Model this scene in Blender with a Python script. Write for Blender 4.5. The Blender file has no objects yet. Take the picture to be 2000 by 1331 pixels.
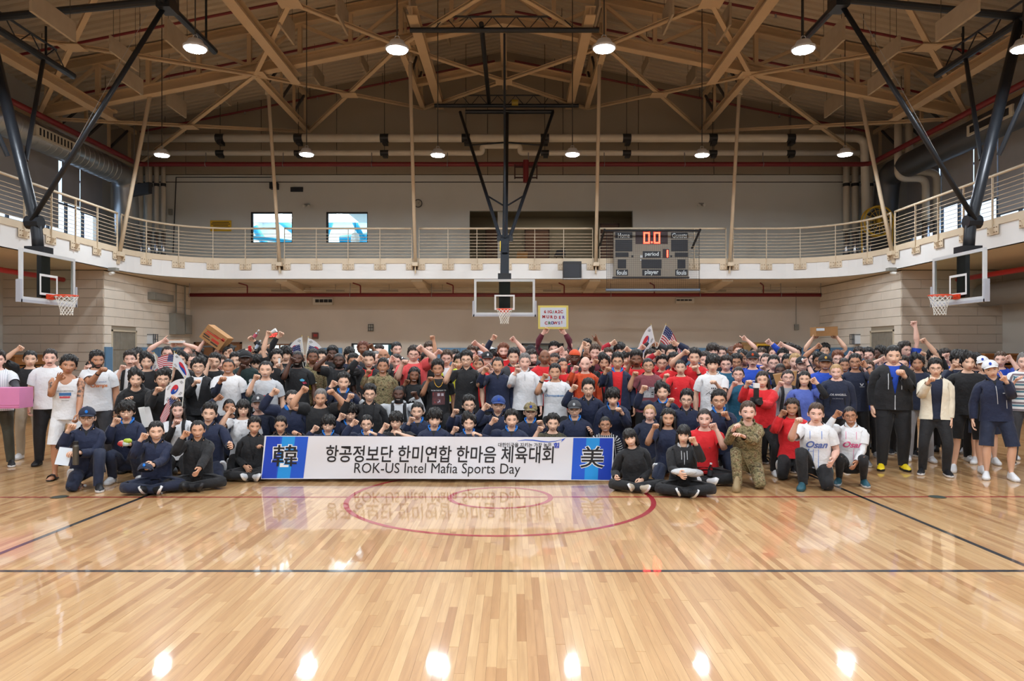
import bpy, bmesh, math, random, time
import numpy as np
from mathutils import Vector, Matrix
from mathutils.bvhtree import BVHTree
SC = bpy.context.scene
PI = math.pi
# ---------------------------------------------------------------- camera, world, sun, exposure
cam_d = bpy.data.cameras.new('camera'); cam = bpy.data.objects.new('camera', cam_d); SC.collection.objects.link(cam)
cam.location = (0, 0, 1.78); cam.rotation_euler = (PI / 2, 0, 0); cam_d.sensor_width = 36; cam_d.lens = 25.2
cam_d.shift_x = -3 / 2000; cam_d.shift_y = 20.5 / 2000; cam_d.clip_end = 300; SC.camera = cam
w_ = bpy.data.worlds.new('sky'); SC.world = w_; w_.use_nodes = True
bg = w_.node_tree.nodes['Background']; bg.inputs['Color'].default_value = (.62, .78, 1.0, 1); bg.inputs['Strength'].default_value = 2.2
sun_d = bpy.data.lights.new('sun', 'SUN'); sun_d.energy = 3.0; sun_d.angle = .01; sun_d.color = (1, .93, .82)
sun = bpy.data.objects.new('sun', sun_d); SC.collection.objects.link(sun); sun.rotation_euler = Vector((.80, .35, -.30)).to_track_quat('-Z', 'Y').to_euler()
LAMP_W = 165.0
SC.view_settings.view_transform = 'Standard'; SC.view_settings.look = 'None'; SC.view_settings.gamma = 1.0; SC.view_settings.use_curve_mapping = False
SC.view_settings.exposure = 0.0
SC.cycles.max_bounces = 8; SC.cycles.diffuse_bounces = 4; SC.cycles.glossy_bounces = 4; SC.cycles.sample_clamp_indirect = 6.0
# ---------------------------------------------------------------- people: one template body, posed by blending bones
def V3(*a): return np.array(a, float)
def sstep(a, b, x):
 t = np.clip((x - a) / (b - a), 0, 1); return t * t * (3 - 2 * t)
def gau(x, s): return np.exp(-(x / s) ** 2)
def loft_rings(rings):
 n = len(rings[0]); vs = np.concatenate(rings + [rings[0].mean(0)[None], rings[-1].mean(0)[None]]); fs = []
 for k in range(len(rings) - 1):
  for i in range(n):
   j = (i + 1) % n
   fs.append((k * n + i, k * n + j, (k + 1) * n + j, (k + 1) * n + i))
 a = len(rings) * n
 for i in range(n):
  j = (i + 1) % n
  fs.append((a, j, i)); fs.append((a + 1, (len(rings) - 1) * n + i, (len(rings) - 1) * n + j))
 return vs, fs
def limb(pts, rad, n=20, up=(0, 0, 1), flat=None):
 """rings round the points of a chain; rad = (r_up, r_side) for each point; rounded ends"""
 pts = [np.array(p, float) for p in pts]; rings = []; up = np.array(up, float)
 rad = [(r, r) if np.isscalar(r) else r for r in rad]
 def ring(c, d, ru, rs):
  s = np.cross(d, up); s /= np.linalg.norm(s); u = np.cross(s, d)
  a = np.linspace(0, 2 * math.pi, n, endpoint=False)
  return c + np.outer(np.cos(a), s) * rs + np.outer(np.sin(a), u) * ru
 for i, p in enumerate(pts):
  d = pts[min(i + 1, len(pts) - 1)] - pts[max(i - 1, 0)]; d /= np.linalg.norm(d)
  ru, rs = rad[i]
  if i == 0:
   for k in (.35, .75): rings.append(ring(p - d * min(ru, rs) * (1 - k) ** .5 * .9, d, ru * math.sin(math.acos((1 - k) ** .5 * .9)), rs * math.sin(math.acos((1 - k) ** .5 * .9))))
  rings.append(ring(p, d, ru, rs))
  if i == len(pts) - 1:
   for k in (.45, .8, .95): rings.append(ring(p + d * min(ru, rs) * k, d, ru * (1 - k * k) ** .5, rs * (1 - k * k) ** .5))
 return loft_rings(rings)
def ellipsoid(c, r, n=16, m=10):
 rings = []
 for k in range(1, m):
  t = math.pi * k / m; a = np.linspace(0, 2 * math.pi, n, endpoint=False)
  rings.append(np.stack([c[0] + r[0] * math.sin(t) * np.cos(a), c[1] + r[1] * math.sin(t) * np.sin(a), np.full(n, c[2] - r[2] * math.cos(t))], 1))
 return loft_rings(rings)
def torso_loft(rows, n=40, pw=2.4):
 """rows: (z, half width, front depth, back depth, y centre)"""
 rings = []
 a = np.linspace(0, 2 * math.pi, n, endpoint=False)
 for z, hw, fd, bd, yc in rows:
  c, s = np.cos(a), np.sin(a)
  x = np.sign(c) * np.abs(c) ** (2 / pw) * hw; y = np.sign(s) * np.abs(s) ** (2 / pw)
  y = np.where(y < 0, y * fd, y * bd) + yc
  rings.append(np.stack([x, y, np.full(n, z)], 1))
 return loft_rings(rings)
def join_parts(parts):
 vs, fs, o = [], [], 0
 for v, f in parts:
  vs.append(v); fs += [tuple(i + o for i in q) for q in f]; o += len(v)
 return np.concatenate(vs), fs
def tmp_mesh(vs, fs, name='template'):
 me = bpy.data.meshes.new(name); me.from_pydata([tuple(v) for v in vs], [], fs); me.update(); return me
def run_mods(me, mods, vg=None):
 o = bpy.data.objects.new('template', me); bpy.context.scene.collection.objects.link(o)
 if vg is not None:
  g = o.vertex_groups.new(name='w')
  q = np.round(vg * 10).astype(int)
  for k in range(11):
   ids = np.nonzero(q == k)[0]
   if len(ids): g.add(ids.tolist(), k / 10, 'REPLACE')
 for t, kw in mods:
  m = o.modifiers.new(t, t)
  for k, v in kw.items(): setattr(m, k, v)
 dg = bpy.context.evaluated_depsgraph_get(); dg.update()
 out = bpy.data.meshes.new_from_object(o.evaluated_get(dg))
 bpy.data.objects.remove(o); bpy.data.meshes.remove(me)
 return out
def co_of(me):
 a = np.empty(len(me.vertices) * 3, np.float32); me.vertices.foreach_get('co', a); return a.reshape(-1, 3).astype(float)
def no_of(me):
 a = np.empty(len(me.vertices) * 3, np.float32); me.vertices.foreach_get('normal', a); return a.reshape(-1, 3).astype(float)
def set_co(me, co):
 me.vertices.foreach_set('co', np.ascontiguousarray(co, np.float32).ravel()); me.update()
def mirror(parts):
 out = []
 for v, f in parts:
  w = v.copy(); w[:, 0] *= -1; out.append((v, f)); out.append((w, [tuple(reversed(q)) for q in f]))
 return out
SH, EL, WR = .170, .445, .690
ARM_Y, ARM_Z = .012, 1.405
FING = [(-.036, .072, .0088), (-.012, .081, .0092), (.012, .075, .0088), (.035, .058, .0078)]
FB = .785
THUMB = [V3(.722, -.040, 1.400), V3(.752, -.068, 1.394), V3(.785, -.084, 1.392)]
def head_parts():
 n, m = 72, 56
 rings = []
 c0 = V3(0, .012, 1.645)
 for k in range(1, m):
  t = math.pi * k / m
  a = np.linspace(0, 2 * math.pi, n, endpoint=False)
  d = np.stack([math.sin(t) * np.cos(a), math.sin(t) * np.sin(a), np.full(n, -math.cos(t))], 1)
  p = d * np.array([.0745, .094, .113])
  p[:, 2] = np.where(p[:, 2] > 0, p[:, 2] * .93, p[:, 2] * 1.06)
  z = p[:, 2]; fr = np.clip(-d[:, 1], 0, 1)
  low = sstep(.0, -.11, z)
  p[:, 0] *= 1 - .20 * low
  p[:, 1] += -.018 * low * fr - .012 * low
  p[:, 1] = np.where(d[:, 1] > 0, p[:, 1] * (1 - .25 * sstep(-.02, -.1, z)), p[:, 1])
  x = p[:, 0]; f2 = fr ** .5
  Z = z + 1.645
  prot = np.zeros(n)
  flat = gau(x, .045) * gau(Z - 1.60, .06); prot -= .004 * flat
  prot += .0205 * gau(x, .011 + .004 * sstep(1.62, 1.595, Z)) * sstep(1.645, 1.600, Z) * sstep(1.578, 1.594, Z)
  prot += .006 * gau(x, .012) * gau(Z - 1.64, .02)
  prot += .007 * gau(np.abs(x) - .013, .008) * gau(Z - 1.597, .009)
  prot -= .0085 * gau(np.abs(x) - .033, .018) * gau(Z - 1.637, .013)
  prot += .0035 * gau(np.abs(x) - .030, .026) * gau(Z - 1.657, .008)
  prot += .0045 * gau(np.abs(x) - .044, .020) * gau(Z - 1.606, .020)
  prot += .0065 * gau(x, .024) * gau(Z - 1.5705, .011)
  prot -= .0035 * gau(x, .022) * gau(Z - 1.5705, .0022)
  prot -= .003 * gau(x, .02) * gau(Z - 1.555, .006)
  prot += .006 * gau(x, .02) * gau(Z - 1.538, .012)
  p[:, 1] -= prot * f2 * (d[:, 1] < 0)
  rings.append(p + c0)
 parts = [loft_rings(rings)]
 ear = ellipsoid((0, 0, 0), (.009, .019, .031), 14, 10)[0]
 ef = ellipsoid((0, 0, 0), (.009, .019, .031), 14, 10)[1]
 ear = ear.copy(); ear[:, 0] += .010 * np.clip(ear[:, 1] / .019, -1, 1); ear[:, 1] += .25 * ear[:, 2]
 ear += V3(.0775, .022, 1.628)
 parts += mirror([(ear, ef)])
 return parts
def body_parts():
 arm = limb([(.10, ARM_Y, 1.392), (.17, ARM_Y, ARM_Z - .002), (.215, ARM_Y, ARM_Z), (.28, ARM_Y, ARM_Z - .002), (.36, ARM_Y, ARM_Z), (.43, ARM_Y, ARM_Z), (.47, ARM_Y, ARM_Z), (.52, ARM_Y, ARM_Z), (.60, ARM_Y, ARM_Z), (.67, ARM_Y - .002, ARM_Z), (.70, ARM_Y - .004, ARM_Z)],
               [(.060, .055), (.064, .060), (.062, .058), (.052, .050), (.046, .046), (.040, .041), (.040, .042), (.042, .044), (.034, .037), (.024, .030), (.022, .030)], 20)
 palm = limb([(.69, ARM_Y - .006, ARM_Z), (.715, -.002, ARM_Z), (.75, -.002, ARM_Z), (.785, -.001, ARM_Z), (.792, -.001, ARM_Z)], [(.020, .029), (.018, .036), (.0165, .042), (.0135, .043), (.009, .040)], 20)
 parts = [arm, palm]
 for y, L, r in FING:
  parts.append(limb([(.765, y * .9, ARM_Z), (FB, y, ARM_Z + .002), (FB + L * .45, y * 1.03, ARM_Z + .002), (FB + L * .75, y * 1.04, ARM_Z), (FB + L - r, y * 1.05, ARM_Z - .001)], [r * 1.1, r * 1.1, r * 1.02, r * .95, r * .82], 10))
 parts.append(limb(THUMB, [.0135, .0115, .0092], 10))
 leg = limb([(.088, .0, .93), (.092, .0, .84), (.096, -.005, .72), (.098, -.008, .58), (.099, -.010, .50), (.099, -.002, .44), (.100, .014, .36), (.100, .018, .27), (.100, .020, .17), (.100, .022, .10), (.100, .022, .07)],
               [(.10, .098), (.092, .088), (.080, .078), (.062, .060), (.056, .055), (.054, .053), (.057, .055), (.050, .048), (.036, .035), (.034, .032), (.036, .034)], 22, up=(0, -1, 0))
 foot = limb([(.101, .055, .040), (.102, .02, .048), (.104, -.04, .042), (.108, -.10, .028), (.110, -.145, .022), (.110, -.165, .018)], [(.036, .030), (.042, .034), (.038, .039), (.024, .045), (.018, .042), (.014, .034)], 16)
 parts += [leg, foot]
 parts = mirror(parts)
 torso = torso_loft([(.845, .095, .07, .08, 0.01), (.87, .150, .09, .115, .005), (.93, .172, .105, .125, 0), (1.0, .162, .105, .110, 0), (1.08, .145, .100, .095, 0), (1.16, .150, .105, .095, 0), (1.26, .166, .118, .105, .0), (1.34, .172, .120, .112, .005),
      (1.40, .165, .105, .112, .012), (1.44, .140, .082, .098, .02), (1.475, .095, .062, .075, .025), (1.50, .066, .056, .060, .022)], 44)
 neck = limb([(0, .026, 1.44), (0, .022, 1.50), (0, .016, 1.55), (0, .014, 1.60)], [(.066, .066), (.057, .056), (.054, .053), (.054, .052)], 24, up=(0, -1, 0))
 return parts + [torso, neck] + head_parts()
BN = ['pelvis', 'spine', 'chest', 'neck', 'head']
for s_ in 'rl':
 BN += [s_ + '_uarm', s_ + '_farm', s_ + '_hand'] + [f'{s_}_f{i}{j}' for i in range(4) for j in range(3)] + [s_ + '_t0', s_ + '_t1', s_ + '_thigh', s_ + '_shin', s_ + '_foot']
BI = {n: i for i, n in enumerate(BN)}
SGN = {'r': -1, 'l': 1}
def weights(co, torso_only=False, keep_pelvis=False):
 N = len(co); W = np.zeros((N, len(BN)))
 x, y, z = co[:, 0], co[:, 1], co[:, 2]; ax = np.abs(x)
 t1 = sstep(.99, 1.10, z); t2 = sstep(1.12, 1.28, z)
 t3 = sstep(1.455, 1.515, z + .25 * np.clip(y, -.1, .1)); t4 = sstep(1.525, 1.575, z - .55 * np.clip(y + .02, -.2, .06))
 tr = np.zeros((N, 5))
 tr[:, 0] = 1 - t1; tr[:, 1] = t1 * (1 - t2); tr[:, 2] = t2 * (1 - t3); tr[:, 3] = t3 * (1 - t4); tr[:, 4] = t4
 aw = sstep(.125, .215, ax) * sstep(1.26, 1.345, z) * (z < 1.55)
 aw = np.where(ax > .235, (z > 1.15), aw) * 1.0
 lw = np.zeros(N) if keep_pelvis else sstep(.975, .86, z) * (1 - sstep(.24, .27, ax))
 lw = np.where(z < .80, 1.0, lw)
 if keep_pelvis: lw = sstep(.93, .80, z) * .55
 W[:, :5] = tr * (1 - aw)[:, None] * (1 - lw)[:, None]
 for s in 'rl':
  m = (x * SGN[s] > 0)
  a = aw * m
  e = sstep(EL - .07, EL + .07, ax); w = sstep(WR - .02, WR + .03, ax)
  W[:, BI[s + '_uarm']] = a * (1 - e); W[:, BI[s + '_farm']] = a * e * (1 - w)
  h = a * w
  yy = y; best = np.argmin(np.stack([np.abs(yy - f[0] * (1 + .04 * (ax > FB))) for f in FING], 1), 1)
  th = sstep(-.044, -.052, yy + .25 * (ax - .735) * (ax > .72)) * (ax < .84) * (ax > .70)
  tl = np.clip(((co - np.array([SGN[s], 1, 1]) * THUMB[0]) @ (np.array([SGN[s], 1, 1]) * (THUMB[2] - THUMB[0]))) / np.dot(THUMB[2] - THUMB[0], THUMB[2] - THUMB[0]), -1, 2)
  ta = sstep(.0, .25, tl) * th; tb = sstep(.40, .62, tl) * th
  hf = np.zeros(N)
  for i, (fy, L, r) in enumerate(FING):
   sel = (best == i) * (1 - th)
   k0 = sstep(FB - .012, FB + .010, ax) * sel; k1 = sstep(FB + L * .45 - .008, FB + L * .45 + .008, ax) * sel; k2 = sstep(FB + L * .75 - .006, FB + L * .75 + .006, ax) * sel
   W[:, BI[f'{s}_f{i}0']] = h * (k0 - k1); W[:, BI[f'{s}_f{i}1']] = h * (k1 - k2); W[:, BI[f'{s}_f{i}2']] = h * k2
   hf += k0
  W[:, BI[s + '_t0']] = h * (ta - tb); W[:, BI[s + '_t1']] = h * tb
  W[:, BI[s + '_hand']] = h * (1 - np.clip(hf + ta, 0, 1))
  lm = np.where(lw > 0, sstep(-.025, .025, x * SGN[s]), 0) * lw
  kn = sstep(.56, .43, z); an = sstep(.125, .075, z)
  an = np.where((y < -.05) & (z < .16), 1, an)
  W[:, BI[s + '_thigh']] = lm * (1 - kn); W[:, BI[s + '_shin']] = lm * kn * (1 - an); W[:, BI[s + '_foot']] = lm * kn * an
 W = np.clip(W, 0, None)
 return W / np.maximum(W.sum(1, keepdims=True), 1e-9)
def Rx(a): c, s = math.cos(a), math.sin(a); return np.array([[1, 0, 0], [0, c, -s], [0, s, c]])
def Ry(a): c, s = math.cos(a), math.sin(a); return np.array([[c, 0, s], [0, 1, 0], [-s, 0, c]])
def Rz(a): c, s = math.cos(a), math.sin(a); return np.array([[c, -s, 0], [s, c, 0], [0, 0, 1]])
def axis_rot(ax, a):
 ax = ax / np.linalg.norm(ax); K = np.array([[0, -ax[2], ax[1]], [ax[2], 0, -ax[0]], [-ax[1], ax[0], 0]])
 return np.eye(3) + math.sin(a) * K + (1 - math.cos(a)) * K @ K
def frame(xa, za):
 """matrix with columns x = xa, z = za made square to it"""
 xa = xa / np.linalg.norm(xa); za = za - xa * (za @ xa); n = np.linalg.norm(za)
 if n < 1e-6: za = np.cross(xa, V3(.3, .5, .8)); n = np.linalg.norm(za)
 za = za / n; return np.stack([xa, np.cross(za, xa), za], 1)
def unit(v): return v / max(np.linalg.norm(v), 1e-9)
def two_bone(a, t, l1, l2, pole):
 d = t - a; L = np.linalg.norm(d); L2 = min(max(L, abs(l1 - l2) + .02), (l1 + l2) * .998); u = d / max(L, 1e-9)
 ca = (l1 * l1 + L2 * L2 - l2 * l2) / (2 * l1 * L2); ca = min(1, max(-1, ca))
 p = pole - u * (pole @ u); p = unit(p)
 mid = a + u * l1 * ca + p * l1 * math.sqrt(1 - ca * ca)
 return mid, a + u * L2
HANDS = {
 'fist': ([(82, 98, 62)] * 4, (38, 48)), 'relax': ([(14, 26, 16), (20, 30, 18), (24, 34, 20), (28, 38, 22)], (8, 14)),
 'peace': ([(-4, 0, 0), (-2, 2, 0), (84, 98, 60), (84, 98, 60)], (45, 45)), 'ok': ([(50, 55, 25), (12, 20, 10), (5, 14, 8), (0, 8, 4)], (22, 10)),
 'rock': ([(0, 0, 0), (84, 98, 60), (84, 98, 60), (0, 0, 0)], (40, 45)), 'point': ([(0, 2, 0), (84, 98, 60), (84, 98, 60), (84, 98, 60)], (40, 45)),
 'shaka': ([(84, 98, 60), (84, 98, 60), (84, 98, 60), (0, 6, 0)], (-18, -8)), 'hold': ([(38, 55, 30)] * 4, (22, 22)), 'flat': ([(4, 6, 4)] * 4, (0, 0)), 'grip': ([(62, 70, 40)] * 4, (32, 38)),
}
def hand_mats(s, R_hand, wrist, kind, S):
 """finger bones for hand matrix R_hand (maps rest axes to posed) and wrist position"""
 out = {}; sg = SGN[s]; curl, (tsw, tbd) = HANDS[kind]
 rest_w = V3(sg * WR, ARM_Y, ARM_Z)
 def place(Rp, tp, R_local, pivot):
  return Rp @ R_local, Rp @ (pivot - R_local @ pivot) + tp
 R0, t0 = R_hand * S, wrist - (R_hand * S) @ rest_w
 out[s + '_hand'] = (R0, t0)
 for i, (fy, L, r) in enumerate(FING):
  Rp, tp = R0, t0
  for j, fr in enumerate((0, .45, .75)):
   piv = V3(sg * (FB + L * fr), fy, ARM_Z - .002)
   Rl = axis_rot(V3(0, 1, 0), math.radians(curl[i][j]) * sg)
   if j == 0: Rl = axis_rot(V3(0, 0, 1), math.radians((-6, -2, 2, 6)[i]) * sg * (1 if curl[i][0] < 40 else .2)) @ Rl
   Rp, tp = place(Rp, tp, Rl, piv); out[f'{s}_f{i}{j}'] = (Rp, tp)
 m = np.array([sg, 1, 1])
 d = unit((THUMB[2] - THUMB[0]) * m)
 ax = unit(np.cross(d, V3(0, 0, -1)))
 sw = axis_rot(ax, math.radians(tsw)) @ axis_rot(V3(0, 0, 1), math.radians(tsw * .8) * sg)
 Rp, tp = place(R0, t0, sw, THUMB[0] * m); out[s + '_t0'] = (Rp, tp)
 bd = axis_rot(V3(0, 0, 1), math.radians(tbd) * sg)
 Rp, tp = place(Rp, tp, bd, THUMB[1] * m); out[s + '_t1'] = (Rp, tp)
 return out
class Tmpl:
 """a template mesh in the rest pose with its blend weights"""
 def __init__(self, me, keep=False, bone=None, smooth=True):
  self.me = me; self.co = co_of(me); self.no = no_of(me)
  if bone is None: self.W = weights(self.co, keep_pelvis=keep)
  else:
   self.W = np.zeros((len(self.co), len(BN))); self.W[:, BI[bone]] = 1
  if smooth: me.polygons.foreach_set('use_smooth', [True] * len(me.polygons))
  a = me.attributes.new('rest', 'FLOAT_VECTOR', 'POINT'); a.data.foreach_set('vector', self.co.astype(np.float32).ravel())
def bm_cut(me, cuts):
 """cuts: (plane point, plane normal, filter or None): bisect and drop what lies beyond"""
 bm = bmesh.new(); bm.from_mesh(me)
 for co, no, flt in cuts:
  g = bm.faces[:] if flt is None else [f for f in bm.faces if flt(f.calc_center_median())]
  eds = list({e for f in g for e in f.edges}); vs = list({v for f in g for v in f.verts})
  bmesh.ops.bisect_plane(bm, geom=g + eds + vs, plane_co=co, plane_no=no, clear_outer=(flt is None))
  if flt is not None:
   n = Vector(no); c = Vector(co)
   kill = [f for f in bm.faces if flt(f.calc_center_median()) and (f.calc_center_median() - c).dot(n) > 0]
   bmesh.ops.delete(bm, geom=kill, context='FACES')
 bm.to_mesh(me); bm.free(); return me
def vee(me, zb, zt, w, dz=0):
 """open the front of a garment: a wedge from (0, zb) to (w, zt)"""
 bm = bmesh.new(); bm.from_mesh(me)
 for sx in (-1, 1):
  no = Vector((sx * (zt - zb), 0, -w))
  bmesh.ops.bisect_plane(bm, geom=bm.faces[:] + bm.edges[:] + bm.verts[:], plane_co=(0, 0, zb), plane_no=no)
 kill = []
 for f in bm.faces:
  c = f.calc_center_median()
  if c.y < .03 and c.z > zb and abs(c.x) < (c.z - zb) * w / (zt - zb): kill.append(f)
 bmesh.ops.delete(bm, geom=kill, context='FACES'); bm.to_mesh(me); bm.free(); return me
def deci(me, n, sm=2):
 me2 = run_mods(me, [('SMOOTH', dict(factor=.5, iterations=sm)), ('DECIMATE', dict(ratio=min(1, n / max(1, sum(len(p.vertices) - 2 for p in me.polygons)))))]); return me2
TEMPL = {}
def shirt_parts(g, sl, hem, sleeve_r, waist=1.0):
 rows = [(hem - .04, .190 + g, .124 + g, .138 + g, 0), (.93, .183 + g, .117 + g, .133 + g, 0), (1.0, (.172 + g) * waist, .112 + g, .115 + g, 0), (1.08, (.166 + g) * waist, .110 + g, .102 + g, 0), (1.18, .168 + g, .113 + g, .102 + g, 0), (1.28, .176 + g, .126 + g, .110 + g, 0),
   (1.35, .180 + g * .8, .126 + g * .8, .116 + g * .8, .005), (1.41, .172 + g * .6, .108 + g * .6, .116 + g * .6, .012), (1.45, .145 + g * .5, .086 + g * .5, .102 + g * .4, .02), (1.485, .100 + g * .3, .067 + g * .4, .078 + g * .3, .025), (1.52, .068, .058, .062, .02), (1.55, .066, .056, .058, .02)]
 xs = [.10, .17, .22, .30, .38, .45, .54, .62, .68, .74]
 rr = [.060, .064, .064, .058, .055, .052, .050, .044, .037, .035]
 pts, rad = [], []
 for x, r in zip(xs, rr):
  pts.append((x, ARM_Y, ARM_Z - .004 - (.006 if x > .3 else 0))); rad.append(r + sleeve_r * min(1, (x - .05) / .25))
 return mirror([limb(pts, rad, 22)]) + [torso_loft(rows, 48)]
def make_shirt(g, sl, hem, sr, n, vz=None, neck=1.500, waist=1.0, wedge=None):
 vs, fs = join_parts(shirt_parts(g, sl, hem, sr, waist))
 me = run_mods(tmp_mesh(vs, fs), [('REMESH', dict(mode='VOXEL', voxel_size=.009)), ('SMOOTH', dict(factor=.5, iterations=4))])
 me = bm_cut(me, [((0, 0, hem), (0, 0, -1), None), ((0, .02, neck), (0, -.38, 1), lambda c: abs(c.x) < .16 and c.z > 1.36), ((sl, 0, 0), (1, 0, 0), None), ((-sl, 0, 0), (-1, 0, 0), None)])
 if wedge: me = vee(me, *wedge)
 return me
def build_templates():
 vs, fs = join_parts(body_parts())
 raw = run_mods(tmp_mesh(vs, fs), [('REMESH', dict(mode='VOXEL', voxel_size=.004)), ('SMOOTH', dict(factor=.5, iterations=1))])
 co = co_of(raw)
 hv = co[:, 2] > 1.50
 raw_bvh = BVHTree.FromPolygons([tuple(c) for c in co], [tuple(p.vertices) for p in raw.polygons])
 TEMPL['bvh'] = raw_bvh
 wg = np.full(len(co), 1.0)
 ax = np.abs(co[:, 0])
 wg[ax > .50] = .85
 wg[ax > .69] = .5
 hd = co[:, 2] > 1.535; wg[hd] = .6; wg[hd & (co[:, 1] < -.035) & (co[:, 2] < 1.675)] = .28
 lods = {}
 for k, r in ((0, .036), (1, .0165)):
  lods[k] = run_mods(raw.copy(), [('DECIMATE', dict(ratio=r, vertex_group='w', vertex_group_factor=1.0))], vg=wg)
 def proj(x, z, off):
  h = raw_bvh.ray_cast(Vector((x, -.6, z)), Vector((0, 1, 0)))
  return (x, (h[0].y if h[0] is not None else -.08) - off, z)
 def fan(pts, off):
  c = np.mean(pts, 0); v = [proj(c[0], c[1], off)] + [proj(p[0], p[1], off) for p in pts]; n = len(pts)
  return v, [(0, 1 + (i + 1) % n, 1 + i) for i in range(n)]
 def strip(mid, wid, off):
  up = [proj(x, z + w, off) for (x, z), w in zip(mid, wid)]; lo = [proj(x, z - w, off) for (x, z), w in zip(mid, wid)]; n = len(mid)
  return up + lo, [(i, i + 1, n + i + 1, n + i) for i in range(n - 1)]
 def face(kind):
  P = []
  eh = {'neutral': .0046, 'smile': .0034, 'open': .0045}[kind]
  for s in (-1, 1):
   cx, cz = s * .033, 1.6375
   al = [(cx + .0150 * math.cos(t), cz + eh * math.sin(t) * (1 if math.sin(t) > 0 else .8) - .0008 * s * math.cos(t)) for t in np.linspace(0, 2 * math.pi, 10, endpoint=False)]
   P.append((*fan(al, .0010), 1))
   P.append((*fan([(cx + .0056 * math.cos(t), cz + min(.0056, eh) * math.sin(t)) for t in np.linspace(0, 2 * math.pi, 8, endpoint=False)], .0017), 2))
   xs = np.linspace(-.0165, .0165, 6)
   P.append((*strip([(cx + x, cz + eh * (1 - (x / .0175) ** 2) + .0006) for x in xs], [.0009, .0014, .0017, .0017, .0014, .0009], .0022), 2))
   xs = np.linspace(-.021, .021, 6)
   P.append((*strip([(cx + s * .003 + x, 1.6560 + .0035 * (1 - (x / .024) ** 2) - .06 * s * x) for x in xs], [.0016, .0028, .0032, .0032, .0026, .0012], .0018), 3))
  w = {'neutral': .024, 'smile': .031, 'open': .023}[kind]
  mz = 1.5705
  up = {'neutral': .0012, 'smile': .006, 'open': .001}[kind]
  gap = {'neutral': 0.0, 'smile': .0058, 'open': .0075}[kind]
  xs = np.linspace(-w, w, 9)
  cv = up * (xs / w) ** 2
  sh = (1 - (np.abs(xs) / (w * 1.04)) ** 2.2)
  if gap:
   P.append((*strip([(x, mz - gap * .5 + c) for x, c in zip(xs, cv)], [gap * q + .0004 for q in sh], .0012), 2 if kind == 'open' else 1))
   if kind == 'open':
    P.append((*strip([(x * .8, mz + gap * .15 + c) for x, c in zip(xs, cv)], [.0022 * q + .0002 for q in sh], .0018), 1))
  P.append((*strip([(x, mz + .0032 + gap * .55 * q + c) for x, c, q in zip(xs, cv, sh)], [.0026 * q + .0004 for q in sh], .0020), 4))
  P.append((*strip([(x, mz - .0042 - gap * 1.35 * q + c) for x, c, q in zip(xs, cv, sh)], [.0033 * q + .0004 for q in sh], .0020), 4))
  if not gap: P.append((*strip([(x, mz + c) for x, c in zip(xs, cv)], [.0007] * 9, .0026), 2))
  return P
 for k, base in lods.items():
  bv = [tuple(v.co) for v in base.vertices]; bf = [tuple(p.vertices) for p in base.polygons]
  for kind in ('neutral', 'smile', 'open'):
   V, F, M = list(bv), list(bf), [0] * len(bf)
   for v, f, sl in face(kind):
    o = len(V); V += v; F += [tuple(i + o for i in q) for q in f]; M += [sl] * len(f)
   me = tmp_mesh(V, F, 'body')
   for q in range(5): me.materials.append(bpy.data.materials.get('slot') or bpy.data.materials.new('slot'))
   me.polygons.foreach_set('material_index', M)
   t = Tmpl(me);
   t.W[len(bv):] = 0; t.W[len(bv):, BI['head']] = 1
   TEMPL['body', kind, k] = t
 zs = co[:, 2]; fz = []
 def shell(cond, off, n):
  pf = [tuple(p.vertices) for p in raw.polygons if cond(co[list(p.vertices)].mean(0))]
  ids = sorted({i for q in pf for i in q}); mp = {v: i for i, v in enumerate(ids)}
  nn = no_of(raw)
  me = tmp_mesh(co[ids] + nn[ids] * off, [tuple(mp[i] for i in q) for q in pf])
  return Tmpl(deci(me, n, 1), bone='head')
 def bc(c):
  x, y, z = c
  if y > .035 or z < 1.515 or z > 1.635 or abs(x) > .074: return False
  mouth = (x / .029) ** 2 + ((z - 1.569) / .011) ** 2 < 1
  line = 1.585 + .045 * sstep(.035, .066, abs(x))
  return z < line and not mouth and not (z > 1.582 and abs(x) < .012) and z > 1.518 + max(0, y) * .5
 TEMPL['beard'] = shell(bc, .0035, 320)
 TEMPL['moustache'] = shell(lambda c: abs(c[0]) < .027 and 1.576 - .18 * max(0, abs(c[0]) - .012) < c[2] < 1.586 - .25 * max(0, abs(c[0]) - .006) and c[1] < -.05, .003, 90)
 C = V3(0, .014, 1.648)
 nA, nE = 96, 44
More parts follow.
